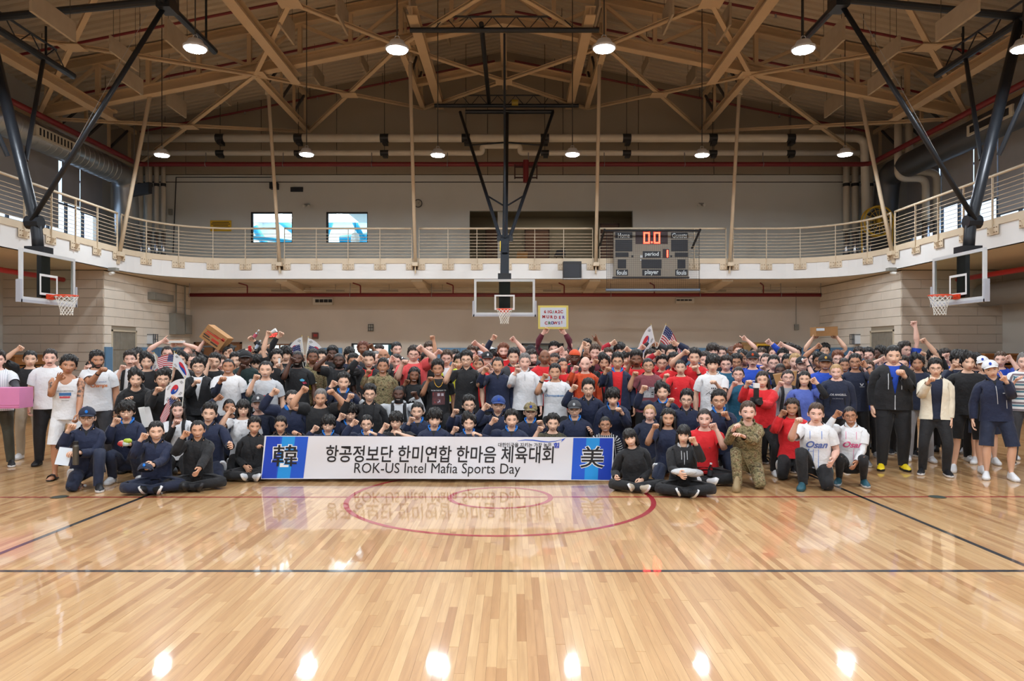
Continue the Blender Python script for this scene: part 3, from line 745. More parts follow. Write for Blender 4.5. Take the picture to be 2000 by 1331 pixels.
# ---------------------------------------------------------------- the crowd
F_PX, CAM_H, VPX, VPY = 1400.0, 1.78, 1003.0, 686.0
def W3(px, py, Y): return V3((px - VPX) * Y / F_PX, Y, CAM_H - (py - VPY) * Y / F_PX)
def srgb(r, g, b):
 return tuple(((c / 255) / 12.92 if c <= 10 else ((c / 255 + .055) / 1.055) ** 2.4) for c in (r, g, b))
SKIN = {'A': (226, 182, 156), 'A2': (208, 158, 128), 'L': (230, 184, 166), 'T': (184, 132, 102), 'B': (132, 86, 62), 'D': (92, 60, 47)}
HAIRC = {'k': (22, 19, 19), 'b': (40, 29, 24), 'm': (72, 52, 38), 'g': (112, 62, 36), 'y': (176, 142, 96), 's': (112, 108, 106), 'n': (96, 48, 30)}
CLOTH = dict(black=(24, 25, 29), navy=(25, 34, 58), navyj=(23, 33, 62), white=(222, 224, 228), grey=(150, 152, 158), dkgrey=(58, 60, 66), red=(214, 32, 40), coral=(222, 84, 86), crimson=(172, 26, 46), maroon=(92, 28, 44),
             orange=(206, 76, 34), royal=(28, 72, 182), teal=(28, 92, 122), peri=(84, 104, 184), cream=(226, 218, 198), olive=(66, 66, 56), beige=(178, 166, 148), blue=(24, 118, 214), lblue=(58, 150, 226), pink=(196, 70, 98), hivis=(214, 232, 60),
             gold=(208, 168, 84), khaki=(150, 128, 92), wine=(126, 66, 74), silver=(190, 194, 200), yellow=(236, 208, 30), tealdk=(40, 84, 98), cyan=(90, 180, 220), lilac=(204, 172, 206), dgreen=(20, 44, 44), capblue=(38, 66, 128))
MATS = {}
def pmat(name, col, rough=.75, **kw):
 key = (name,)
 if key in MATS: return MATS[key]
 m = bpy.data.materials.new(name); m.use_nodes = True; nt = m.node_tree; b = nt.nodes['Principled BSDF']
 b.inputs['Base Color'].default_value = (*srgb(*col), 1); b.inputs['Roughness'].default_value = rough
 for k, v in kw.items(): b.inputs[k].default_value = v
 MATS[key] = m; return m
def bump(m, scale, strength, dist=.01, detail=3, rest=False):
 nt = m.node_tree; b = nt.nodes['Principled BSDF']
 n = nt.nodes.new('ShaderNodeTexNoise'); n.inputs['Scale'].default_value = scale; n.inputs['Detail'].default_value = detail
 bp = nt.nodes.new('ShaderNodeBump'); bp.inputs['Strength'].default_value = strength; bp.inputs['Distance'].default_value = dist
 if rest:
  a = nt.nodes.new('ShaderNodeAttribute'); a.attribute_name = 'rest'; nt.links.new(a.outputs['Vector'], n.inputs['Vector'])
 else:
  t = nt.nodes.new('ShaderNodeTexCoord'); nt.links.new(t.outputs['Object'], n.inputs['Vector'])
 nt.links.new(n.outputs['Fac'], bp.inputs['Height']); nt.links.new(bp.outputs['Normal'], b.inputs['Normal']); return m
def skin_mat(k):
 if ('skin', k) in MATS: return MATS['skin', k]
 m = pmat('skin_' + k, SKIN[k], .48); m.node_tree.nodes['Principled BSDF'].inputs['Subsurface Weight'].default_value = 0.0
 MATS['skin', k] = bump(m, 90, .15, .004, rest=True); return MATS['skin', k]
def tattoo_skin():
 if 'tat' in MATS: return MATS['tat']
 m = pmat('tattooed_skin', SKIN['T'], .5); nt = m.node_tree; b = nt.nodes['Principled BSDF']
 a = nt.nodes.new('ShaderNodeAttribute'); a.attribute_name = 'rest'; n = nt.nodes.new('ShaderNodeTexNoise'); n.inputs['Scale'].default_value = 22; nt.links.new(a.outputs['Vector'], n.inputs['Vector'])
 r = nt.nodes.new('ShaderNodeValToRGB'); r.color_ramp.elements[0].position = .42; r.color_ramp.elements[1].position = .58; nt.links.new(n.outputs['Fac'], r.inputs['Fac'])
 s = nt.nodes.new('ShaderNodeSeparateXYZ'); nt.links.new(a.outputs['Vector'], s.inputs[0])
 ab = nt.nodes.new('ShaderNodeMath'); ab.operation = 'ABSOLUTE'; nt.links.new(s.outputs['X'], ab.inputs[0])
 c1 = nt.nodes.new('ShaderNodeMapRange'); c1.inputs[1].default_value = .19; c1.inputs[2].default_value = .21; nt.links.new(ab.outputs[0], c1.inputs[0])
 c2 = nt.nodes.new('ShaderNodeMapRange'); c2.inputs[1].default_value = .42; c2.inputs[2].default_value = .45; c2.inputs[3].default_value = 1; c2.inputs[4].default_value = 0; nt.links.new(ab.outputs[0], c2.inputs[0])
 mu = nt.nodes.new('ShaderNodeMath'); mu.operation = 'MULTIPLY'; nt.links.new(c1.outputs[0], mu.inputs[0]); nt.links.new(c2.outputs[0], mu.inputs[1])
 m2 = nt.nodes.new('ShaderNodeMath'); m2.operation = 'MULTIPLY'; nt.links.new(mu.outputs[0], m2.inputs[0]); nt.links.new(r.outputs['Color'], m2.inputs[1])
 mx = nt.nodes.new('ShaderNodeMix'); mx.data_type = 'RGBA'; nt.links.new(m2.outputs[0], mx.inputs['Factor']); mx.inputs['A'].default_value = (*srgb(*SKIN['T']), 1); mx.inputs['B'].default_value = (*srgb(72, 62, 58), 1)
 nt.links.new(mx.outputs['Result'], b.inputs['Base Color']); MATS['tat'] = m; return m
def hair_mat(k):
 if ('hair', k) in MATS: return MATS['hair', k]
 m = pmat('hair_' + k, HAIRC[k], .42); MATS['hair', k] = bump(m, 130, .6, .006, 2, rest=True); return m
def camo_mat(name, cols):
 if ('camo', name) in MATS: return MATS['camo', name]
 m = pmat('camouflage_' + name, (120, 110, 90), .85); nt = m.node_tree; b = nt.nodes['Principled BSDF']
 a = nt.nodes.new('ShaderNodeAttribute'); a.attribute_name = 'rest'
 mp = nt.nodes.new('ShaderNodeMapping'); mp.inputs['Scale'].default_value = (1, 1, 1.7); nt.links.new(a.outputs['Vector'], mp.inputs['Vector'])
 n = nt.nodes.new('ShaderNodeTexNoise'); n.inputs['Scale'].default_value = 15; n.inputs['Detail'].default_value = 5; n.inputs['Roughness'].default_value = .6; nt.links.new(mp.outputs[0], n.inputs['Vector'])
 r = nt.nodes.new('ShaderNodeValToRGB'); r.color_ramp.interpolation = 'CONSTANT'
 e = r.color_ramp.elements
 pos = [0, .41, .48, .55, .63]
 e[0].position = 0; e[0].color = (*srgb(*cols[0]), 1); e[1].position = pos[1]; e[1].color = (*srgb(*cols[1]), 1)
 for p, c in zip(pos[2:], cols[2:]):
  q = e.new(p); q.color = (*srgb(*c), 1)
 nt.links.new(n.outputs['Fac'], r.inputs['Fac']); nt.links.new(r.outputs['Color'], b.inputs['Base Color']); MATS['camo', name] = m; return m
def stripe_mat(name, axis, scale, stops):
 """stripes fixed to the cloth: stops = [(position, colour)] over one repeat"""
 if ('stripe', name) in MATS: return MATS['stripe', name]
 m = pmat(name, (200, 200, 200), .8); nt = m.node_tree; b = nt.nodes['Principled BSDF']
 a = nt.nodes.new('ShaderNodeAttribute'); a.attribute_name = 'rest'; s = nt.nodes.new('ShaderNodeSeparateXYZ'); nt.links.new(a.outputs['Vector'], s.inputs[0])
 mu = nt.nodes.new('ShaderNodeMath'); mu.operation = 'MULTIPLY'; mu.inputs[1].default_value = scale; nt.links.new(s.outputs[axis], mu.inputs[0])
 fr = nt.nodes.new('ShaderNodeMath'); fr.operation = 'FRACT'; nt.links.new(mu.outputs[0], fr.inputs[0])
 r = nt.nodes.new('ShaderNodeValToRGB'); r.color_ramp.interpolation = 'CONSTANT'; e = r.color_ramp.elements
 e[0].position = stops[0][0]; e[0].color = (*srgb(*stops[0][1]), 1); e[1].position = stops[1][0]; e[1].color = (*srgb(*stops[1][1]), 1)
 for p, c in stops[2:]:
  q = e.new(p); q.color = (*srgb(*c), 1)
 nt.links.new(fr.outputs[0], r.inputs['Fac']); nt.links.new(r.outputs['Color'], b.inputs['Base Color']); MATS['stripe', name] = m; return m
def cloth_mat(k):
 if ('cloth', k) in MATS: return MATS['cloth', k]
 if k == 'camo': m = camo_mat('uniform', [(74, 62, 44), (112, 104, 72), (146, 134, 100), (108, 84, 58), (176, 164, 132)])
 elif k == 'dcamo': m = camo_mat('dark', [(26, 28, 24), (54, 52, 38), (78, 72, 52), (40, 34, 26), (92, 86, 66)])
 elif k == 'pinstripe': m = stripe_mat('pinstriped_white', 'X', 38, [(0, (222, 226, 230)), (.86, (150, 160, 176))])
 elif k == 'vstripe': m = stripe_mat('black_white_upright_stripes', 'X', 30, [(0, (22, 24, 30)), (.78, (214, 216, 220))])
 elif k == 'polostripe': m = stripe_mat('blue_white_cross_stripes', 'Z', 9, [(0, (226, 228, 230)), (.35, (70, 120, 140)), (.62, (226, 228, 230)), (.72, (120, 110, 118))])
 else:
  m = pmat('cloth_' + k, CLOTH[k], .82); b = m.node_tree.nodes['Principled BSDF']; b.inputs['Sheen Weight'].default_value = .08
  bump(m, 7.5, .55, .05, 3, rest=True)
 MATS['cloth', k] = m; return m
C_ = None
def link(o): bpy.context.scene.collection.objects.link(o); return o
def empty(name, loc, label=None, cat=None, group=None):
 o = bpy.data.objects.new(name, None); o.location = loc; o.empty_display_size = .1; link(o)
 if label: o['label'] = label
 if cat: o['category'] = cat
 if group: o['group'] = group
 return o
TXT = {}
def text_geo(text, size, bold=0., spacing=1.0, shear=0.):
 """flat text, centred: vertices (u, v), faces"""
 k = (text, size, bold, spacing, shear)
 if k in TXT: return TXT[k]
 cu = bpy.data.curves.new('lettering', 'FONT'); cu.body = text; cu.size = size; cu.offset = bold * size; cu.align_x = 'CENTER'; cu.align_y = 'CENTER'; cu.resolution_u = 3; cu.shear = shear; cu.space_character = spacing
 o = bpy.data.objects.new('lettering', cu); bpy.context.scene.collection.objects.link(o)
 dg = bpy.context.evaluated_depsgraph_get(); dg.update(); me = bpy.data.meshes.new_from_object(o.evaluated_get(dg))
 c = co_of(me)[:, :2].copy(); f = [tuple(p.vertices) for p in me.polygons]
 bpy.data.objects.remove(o); bpy.data.curves.remove(cu); bpy.data.meshes.remove(me)
 TXT[k] = (c, f); return c, f
SB = {}
def shirt_bvh(key):
 if key not in SB:
  t = TEMPL[key]; SB[key] = BVHTree.FromPolygons([tuple(c) for c in t.co], [tuple(p.vertices) for p in t.me.polygons])
 return SB[key]
def quads(rects):
 """rectangles (u0, v0, u1, v1) cut into strips so that they follow the cloth"""
 V, F = [], []
 for u0, v0, u1, v1 in rects:
  n = max(1, int((u1 - u0) / .02)); m = max(1, int((v1 - v0) / .03))
  o = len(V)
  for j in range(m + 1):
   for i in range(n + 1): V.append((u0 + (u1 - u0) * i / n, v0 + (v1 - v0) * j / m))
  for j in range(m):
   for i in range(n): a = o + j * (n + 1) + i; F.append((a, a + 1, a + n + 2, a + n + 1))
 return np.array(V), F
def poly(pts): return np.array(pts, float), [tuple(range(len(pts)))]
SHIRTNAME = dict(tee='shirt', long='shirt', rolled='shirt', hoodie='hooded_sweatshirt', halfzip='jacket', zipopen='jacket', open='jacket', tank='tank_top')
PEOPLE = []
def P(hx, hy, Y, skin_, hair, top, bot='trousers:black', L=None, R=None, label='', **kw):
 PEOPLE.append(dict(hx=hx, hy=hy, Y=Y, skin=skin_, hair=hair, top=top, bot=bot, L=L, R=R, label=label, **kw))
def relax():
 """keep bodies from standing inside each other: move along the line of sight only"""
 for it in range(60):
  moved = False
  for i, a in enumerate(PEOPLE):
   for b in PEOPLE[i + 1:]:
    if a.get('fix') and b.get('fix'): continue
    za, zb = CAM_H - (a['hy'] - VPY) * a['Y'] / F_PX, CAM_H - (b['hy'] - VPY) * b['Y'] / F_PX
    dx = (a['hx'] - VPX) * a['Y'] / F_PX - (b['hx'] - VPX) * b['Y'] / F_PX
    need = .37 + .0 * abs(za - zb)
    if abs(dx) >= need: continue
    sep = math.sqrt(need * need - dx * dx) * .95; dy = b['Y'] - a['Y']
    if abs(dy) < sep:
     d = (sep - abs(dy)) * .5; s = 1 if dy >= 0 else -1; moved = True
     if not a.get('fix'): a['Y'] -= s * d * (1 if not b.get('fix') else 2)
     if not b.get('fix'): b['Y'] += s * d * (1 if not a.get('fix') else 2)
  if not moved: break
BUILT = {}
def build_person(p):
 rnd = random.Random(int(p['hx'] * 131 + p['hy'] * 7))
 Y = p['Y']; H = W3(p['hx'], p['hy'], Y)
 lod = 0 if Y < 11.3 else 1
 Z = H[2]; S = 1.0; female = p.get('f', False)
 base = .95 if female else 1.0
 pose = p.get('pose')
 if pose is None: pose = 'sit' if Z < .87 else 'kneel' if Z < 1.24 else 'stand'
 if pose == 'kneel' and p.get('knee') is None and Y > 9.85: pose = 'kneel2'
 lean = p.get('lean', .05 if pose == 'stand' else .10)
 if pose == 'stand':
  full = 1.628 - .55 * (1 - math.cos(lean))
  S = min(1.15, max(base * .97, Z / full)) if Z / full > base * .93 else base
  legs = {'r': dict(mode='stand', dx=rnd.uniform(0, .06), dy=rnd.uniform(-.05, .05)), 'l': dict(mode='stand', dx=rnd.uniform(0, .06), dy=rnd.uniform(-.05, .05))}
  if S < .99 and Z / full < base * .93: S = base
 else:
  S = p.get('S', base)
  if pose == 'sit':
   S = min(1.08, max(.9, (Z - .01) / .82)) if 'S' not in p else p['S']
   legs = {'r': dict(mode='sit', d=p.get('d', .42), x=.04), 'l': dict(mode='sit', d=p.get('d', .42) - .08, x=.0)}
  elif pose == 'kneel':
   k = p.get('knee', 'r'); o = 'l' if k == 'r' else 'r'
   legs = {k: dict(mode='knee', o=.12), o: dict(mode='fwd', d=p.get('d', .36))}
  elif pose == 'kneel2':
   legs = {'r': dict(mode='knee', o=.18), 'l': dict(mode='knee', o=.18)}
  else:
   legs = {'r': dict(mode='stand'), 'l': dict(mode='stand')}
 yw = -math.atan2(H[0], H[1])
 sp = dict(H=H, S=S, yaw=yw * .75 + p.get('yaw', rnd.uniform(-.08, .08)), lean=lean, roll=p.get('roll', 0.), legs=legs, w=p.get('w', 1.0), belly=p.get('belly', 0), female=female,
              head=(yw * .9 + p.get('hyaw', rnd.uniform(-.10, .10)), p.get('hp', rnd.uniform(-.04, .05)), p.get('hr', rnd.uniform(-.05, .05))), hs=p.get('hs', 1.13 if S < 1.02 else 1.13 / (S ** .7)), fx=p.get('fx', rnd.uniform(1.0, 1.11) * (.96 if female else 1)), fz=p.get('fz', rnd.uniform(.97, 1.03)), arms={})
 if pose in ('sit', 'kneel', 'kneel2'): sp['pelvis_share'] = .45
 for key, s in (('L', 'r'), ('R', 'l')):
  a = p[key]
  if a is None: sp['arms'][s] = dict(hand='relax', rel=V3(SGN[s] * .09, -.04 + rnd.uniform(-.03, .05), -.56))
  elif a == 'behind': sp['arms'][s] = dict(hand='relax', rel=V3(SGN[s] * -.02, .20, -.46), pole=V3(SGN[s] * 1., .5, 0))
  elif a == 'lap': sp['arms'][s] = dict(hand='hold', rel=V3(SGN[s] * -.08, -.20, -.42), palm=V3(-SGN[s], .3, -.6))
  else:
   fx, fy = a[0], a[1]; hand = a[2] if len(a) > 2 else 'fist'
   dy = a[3] if len(a) > 3 else (-.04 if fy < p['hy'] - 22 else -.22)
   d = dict(tgt=W3(fx, fy, Y + dy), hand=hand)
   if len(a) > 4: d['palm'] = np.array(a[4], float)
   if len(a) > 5: d['pole'] = np.array(a[5], float)
   sp['arms'][s] = d
 T, pos = fk(sp)
 root = np.array([pos['pelvis'][0], pos['pelvis'][1], 0.])
 e = empty('person', root, p['label'], 'person', p.get('group'))
 p['_sp'], p['_T'], p['_root'], p['_e'] = sp, T, root, e
 def put(key, mats, name, parent=None, lift=0, foot=False, label=None, rigid=None):
  t = TEMPL[key]; co = t.co
  if rigid:
   M = T[BI[rigid]].reshape(3, 4)
   A = np.eye(3); b = np.zeros(3)
   if rigid == 'head': A = np.diag([sp['fx'], 1, sp['fz']]); b = V3(0, 0, 1.60 - 1.60 * sp['fz'])
   R = M[:, :3] @ A; tt = M[:, :3] @ b + M[:, 3] - root
   o = bpy.data.objects.new(name, t.me); link(o); o.parent = parent or e
   o.matrix_local = Matrix([list(R[i]) + [tt[i]] for i in range(3)] + [[0, 0, 0, 1]])
   while len(t.me.materials) < len(mats): t.me.materials.append(bpy.data.materials['slot'])
   for i, m in enumerate(mats): o.material_slots[i].link = 'OBJECT'; o.material_slots[i].material = m
   if label: o['label'] = label
   return o
  me = t.me.copy()
  if foot:
   co = co.copy(); m = co[:, 2] < .115; c0 = np.where(co[:, 0] > 0, .103, -.103)
   co[m, 0] = c0[m] + (co[m, 0] - c0[m]) * .72; co[m, 1] = -.03 + (co[m, 1] + .03) * .86; co[m, 2] = .014 + co[m, 2] * .66
  c = morph(co, sp, t.no)
  if key[0] == 'body':
   x_, z_ = np.abs(t.co[:, 0]), t.co[:, 2]; sl = {'tee': .33, 'tank': .13, 'rolled': .47}.get(p['top'].split(':')[0], .655)
   if p.get('sleeves'): sl = .655
   m_ = ((x_ < .235) & (z_ > .86) & (z_ < 1.47) & (x_ < max(sl, .13))) | ((x_ >= .2) & (x_ < sl) & (z_ > 1.2))
   l_ = (x_ < .3) & (z_ < .95) & (z_ > (.53 if p['bot'].startswith('shorts') else .10))
   c = c - t.no * (np.where(m_ & ((z_ < 1.455) | (x_ > .09)), np.where(x_ > .1, .021, .016), 0) + np.where(l_, np.where((z_ > .4) & (z_ < .62), .022, .014), 0))[:, None]
  if lift: c = c + t.no * lift
  set_co(me, skin(c, t.W, T, root))
  for i, m in enumerate(mats):
   if i < len(me.materials): me.materials[i] = m
   else: me.materials.append(m)
  me.name = name; o = bpy.data.objects.new(name, me); link(o); o.parent = parent or e
  if label: o['label'] = label
  return o
 skm = tattoo_skin() if p.get('tattoo') else skin_mat(p['skin'])
 hs_, hc_ = p['hair'].split(':'); hm = hair_mat(hc_)
 dark = p['skin'] in 'BD'
 white = pmat('eye_white', (215, 210, 205), .35); eye = pmat('eye_dark', (22, 16, 14), .3); lip = pmat('lips_' + ('dark' if dark else 'pale'), (104, 62, 54) if dark else (198, 126, 114), .45)
 shoes = p.get('shoes', rnd.choice(['black/white', 'white/white', 'black/black', 'grey/white']))
 put(('body', p.get('face', 'neutral'), lod), [skm, white, eye, hm if hs_ not in ('bald0',) else pmat('brow', (70, 50, 40), .6), lip], 'body', foot=shoes not in ('sandal',))
 if hs_ != 'bald0':
  put(('hair', 'buzz' if (p.get('cap') or p.get('beanie')) and hs_ != 'long' else hs_), [hm], 'hair', rigid='head')
 tk, tc = p['top'].split(':'); cols = tc.split('/')
 main = cloth_mat(cols[0]); sname = SHIRTNAME[tk]
 if tk in ('halfzip', 'zipopen', 'open') and len(cols) > 1: put(('inner', lod), [cloth_mat(cols[1])], 'undershirt')
 elif tk in ('halfzip', 'zipopen', 'open'): put(('inner', lod), [cloth_mat('black')], 'undershirt')
 shirt = put((tk, lod), [main], sname)
 p['_shirt'] = shirt; p['_skey'] = (tk, lod)
 if p.get('sleeves'): put(('long', lod), [cloth_mat(p['sleeves'])], 'undershirt_sleeves', lift=-.006)
 if p.get('vest'): put(('vest', lod), [cloth_mat(p['vest'])], 'safety_vest')
 col = p.get('collar')
 if col is None: col = {'halfzip': 'open:blue', 'zipopen': 'stand:' + cols[0], 'open': 'open:' + cols[0], 'hoodie': 'hood:' + cols[0]}.get(tk)
 if col and col != 'no':
  ck, cc = col.split(':')
  if ck == 'hood': put('hood', [cloth_mat(cc)], 'hood')
  else: put('collar_' + ck, [cloth_mat(cc)], 'collar')
 bk, bc = p['bot'].split(':')
 put((bk, lod), [cloth_mat(bc)], bk)
 if shoes != 'sandal':
  u, so = shoes.split('/'); kind = 'boot' if p.get('boots') else 'shoe'
  for s in 'rl': put((kind, s), [pmat('shoe_' + u, CLOTH.get(u, (40, 40, 40)), .55), pmat('sole_' + so, CLOTH.get(so, (220, 220, 220)), .6)], kind, rigid=s + '_foot')
 else:
  for s in 'rl': put(('sandal', s), [pmat('shoe_black', CLOTH['black'], .55)], 'sandal', rigid=s + '_foot')
 if p.get('cap'):
  c = p['cap'].split('/'); put('cap', [cloth_mat(c[0])], 'cap', rigid='head')
  if len(c) > 1: put('emblem', [cloth_mat(c[1])], 'cap_emblem', rigid='head')
 if p.get('beanie'): put('beanie', [cloth_mat(p['beanie'])], 'beanie', rigid='head')
 if p.get('g'): put('glasses', [pmat('glasses_frame', (26, 24, 24) if p['g'] == 1 else (120, 116, 110), .35)], 'glasses', rigid='head')
 if p.get('beard'): put('beard', [hm], 'beard', rigid='head')
 if p.get('moustache') or p.get('beard'): put('moustache', [hm], 'moustache', rigid='head')
 if p.get('pack'): put('straps', [cloth_mat(p['pack'])], 'backpack')
 for name, geo, z, mk in p.get('prints', ()):
  uv, F = geo; bv = shirt_bvh((tk, lod)); x0 = 0
  if isinstance(z, tuple): x0, z = z
  pts = []
  for u, v in uv:
   h = bv.ray_cast(Vector((x0 + u, -.8, z + v)), Vector((0, 1, 0)))
   pts.append((x0 + u, (h[0].y if h[0] is not None else -.12) - .005, z + v))
  pts = np.array(pts); Wt = weights(pts, keep_pelvis=True)
  c = morph(pts, sp, np.tile(V3(0, -1, 0), (len(pts), 1)))
  me = bpy.data.meshes.new(name); me.from_pydata([tuple(v) for v in skin(c, Wt, T, root)], [], F); me.materials.append(mk if not isinstance(mk, str) else cloth_mat(mk))
  o = bpy.data.objects.new(name, me); link(o); o.parent = shirt
 return e
# ---------------------------------------------------------------- the hall
class MB:
 """collects simple solids; build() links them as ONE mesh object"""
 def __init__(s): s.v, s.f = [], []
 def add(s, vs, fs):
  o = len(s.v); s.v += [tuple(map(float, v)) for v in vs]; s.f += [tuple(i + o for i in q) for q in fs]; return s
 def hexa(s, P): return s.add(P, [(0, 3, 2, 1), (4, 5, 6, 7), (0, 1, 5, 4), (1, 2, 6, 5), (2, 3, 7, 6), (3, 0, 4, 7)])
 def box(s, x0, y0, z0, x1, y1, z1): return s.hexa([(x0, y0, z0), (x1, y0, z0), (x1, y1, z0), (x0, y1, z0), (x0, y0, z1), (x1, y0, z1), (x1, y1, z1), (x0, y1, z1)])
 def beam(s, p, q, w, h, up=(0, 0, 1)):
  p, q = V3(*p), V3(*q); d = unit(q - p); u = V3(*up); a = np.cross(d, u); a = unit(a) if np.linalg.norm(a) > 1e-6 else V3(1, 0, 0); u = np.cross(a, d); a, u = a * w / 2, u * h / 2
  return s.hexa([p - a - u, p + a - u, q + a - u, q - a - u, p - a + u, p + a + u, q + a + u, q - a + u])
 def ibeam(s, p, q, w, h, t=.03, up=(0, 0, 1)):
  p, q = V3(*p), V3(*q); d = unit(q - p); u = V3(*up); a = unit(np.cross(d, u)); u = np.cross(a, d)
  for k in (-1, 1): o = u * k * (h / 2 - t / 2); s.beam(p + o, q + o, w, t, u)
  return s.beam(p, q, t, h - 2 * t, u)
 def tube(s, pts, r, n=10, cap=True):
  pts = [V3(*p) for p in pts]; rings = []; ref = None
  for i, p in enumerate(pts):
   d = unit(unit(pts[min(i + 1, len(pts) - 1)] - p if i < len(pts) - 1 else p - pts[i - 1]) + unit(p - pts[i - 1] if i else pts[1] - p))
   if ref is None: ref = V3(0, 0, 1) if abs(d[2]) < .9 else V3(0, 1, 0)
   a = unit(np.cross(d, ref)); b = np.cross(a, d); ref = b
   rr = r[i] if not np.isscalar(r) else r
   t = np.linspace(0, 2 * PI, n, endpoint=False); rings.append(p + np.outer(np.cos(t), a) * rr + np.outer(np.sin(t), b) * rr)
  o = len(s.v)
  for R in rings: s.v += [tuple(x) for x in R]
  for k in range(len(rings) - 1):
   for i in range(n): j = (i + 1) % n; s.f.append((o + k * n + i, o + k * n + j, o + (k + 1) * n + j, o + (k + 1) * n + i))
  if cap: s.f.append(tuple(o + i for i in range(n))[::-1]); s.f.append(tuple(o + (len(rings) - 1) * n + i for i in range(n)))
  return s
 def lathe(s, prof, c, n=24):
  rings = [np.stack([c[0] + r * np.cos(np.linspace(0, 2 * PI, n, endpoint=False)), c[1] + r * np.sin(np.linspace(0, 2 * PI, n, endpoint=False)), np.full(n, c[2] + z)], 1) for r, z in prof]
  o = len(s.v)
  for R in rings: s.v += [tuple(x) for x in R]
  for k in range(len(rings) - 1):
   for i in range(n): j = (i + 1) % n; s.f.append((o + k * n + i, o + k * n + j, o + (k + 1) * n + j, o + (k + 1) * n + i))
  s.f.append(tuple(o + i for i in range(n))[::-1]); s.f.append(tuple(o + (len(rings) - 1) * n + i for i in range(n))); return s
 def ring(s, c, R, r, ax=(0, 0, 1), n=28, m=8):
  ax = unit(V3(*ax)); a = unit(np.cross(ax, V3(0, 0, 1) if abs(ax[2]) < .9 else V3(1, 0, 0))); b = np.cross(ax, a); o = len(s.v); c = V3(*c)
  for i in range(n):
   t = 2 * PI * i / n; d = a * math.cos(t) + b * math.sin(t)
   for j in range(m): u = 2 * PI * j / m; s.v.append(tuple(c + d * (R + r * math.cos(u)) + ax * r * math.sin(u)))
  for i in range(n):
   for j in range(m): s.f.append((o + i * m + j, o + ((i + 1) % n) * m + j, o + ((i + 1) % n) * m + (j + 1) % m, o + i * m + (j + 1) % m))
  return s
 def build(s, name, mat, parent=None, smooth=False, label=None, cat=None, kind=None, group=None):
  me = bpy.data.meshes.new(name); me.from_pydata(s.v, [], s.f); me.update()
  if smooth: me.polygons.foreach_set('use_smooth', [True] * len(me.polygons))
  if mat: me.materials.append(mat)
  o = bpy.data.objects.new(name, me); link(o)
  if parent is not None:
   o.parent = parent; o.matrix_parent_inverse = Matrix.Translation(-Vector(parent.location))
  if label: o['label'] = label
  if cat: o['category'] = cat
  if kind: o['kind'] = kind
  if group: o['group'] = group
  return o
def flat(geo, fn, name, mat, parent):
 """flat lettering or print laid on a surface: fn maps (u, v) to a point"""
 uv, F = geo; me = bpy.data.meshes.new(name); me.from_pydata([tuple(fn(u, v)) for u, v in uv], [], F); me.materials.append(mat)
 o = bpy.data.objects.new(name, me); link(o); o.parent = parent; o.matrix_parent_inverse = Matrix.Translation(-Vector(parent.location)); return o
def copy_thing(root, dx, label=None):
 d = Vector(dx); r = root.copy(); link(r); r.location = root.location + d
 if label: r['label'] = label
 for ch in list(root.children):
  c = ch.copy(); link(c); c.parent = r; c.matrix_parent_inverse = ch.matrix_parent_inverse.copy()
  for g in list(ch.children):
   h = g.copy(); link(h); h.parent = c; h.matrix_parent_inverse = g.matrix_parent_inverse.copy()
 return r
def part(name, mesh, mat, parent, loc):
 o = bpy.data.objects.new(name, mesh); link(o); o.location = Vector(loc) - Vector(parent.location); o.parent = parent
 return o
def emis(name, col, s):
 m = bpy.data.materials.new(name); m.use_nodes = True; b = m.node_tree.nodes['Principled BSDF']; b.inputs['Base Color'].default_value = (*srgb(*col), 1)
 b.inputs['Emission Color'].default_value = (*srgb(*col), 1); b.inputs['Emission Strength'].default_value = s; return m
def paint(name, col, rough=.6, var=.06, scale=1.5, bmp=.0, metal=0.):
 """painted surface with faint uneven tone"""
 m = pmat(name, col, rough); nt = m.node_tree; b = nt.nodes['Principled BSDF']; b.inputs['Metallic'].default_value = metal
 t = nt.nodes.new('ShaderNodeTexCoord'); n = nt.nodes.new('ShaderNodeTexNoise'); n.inputs['Scale'].default_value = scale; n.inputs['Detail'].default_value = 6; nt.links.new(t.outputs['Object'], n.inputs['Vector'])
 r = nt.nodes.new('ShaderNodeMapRange'); r.inputs[1].default_value = .3; r.inputs[2].default_value = .7; r.inputs[3].default_value = 1 - var; r.inputs[4].default_value = 1 + var; nt.links.new(n.outputs['Fac'], r.inputs[0])
 h = nt.nodes.new('ShaderNodeHueSaturation'); h.inputs['Color'].default_value = (*srgb(*col), 1); nt.links.new(r.outputs[0], h.inputs['Value']); nt.links.new(h.outputs[0], b.inputs['Base Color'])
 if bmp:
  q = nt.nodes.new('ShaderNodeBump'); q.inputs['Strength'].default_value = bmp; q.inputs['Distance'].default_value = .01; nt.links.new(n.outputs['Fac'], q.inputs['Height']); nt.links.new(q.outputs[0], b.inputs['Normal'])
 return m
XL, XR, YB, YW, YF, XC = -13.1, 12.4, 29.0, 22.9, -9.0, -.35
XLO, XRO = -16.3, 15.6
DECK0, DECK1, TR_Z = 4.38, 5.115, 12.4
def zroof(x): return 13.9 - .2 * abs(x - XC)
def zch(x): return TR_Z - .2 * abs(x - XC)
def ordinal(i): return ['first', 'second', 'third', 'fourth', 'fifth', 'sixth', 'seventh', 'eighth', 'ninth', 'tenth', 'eleventh', 'twelfth'][i]
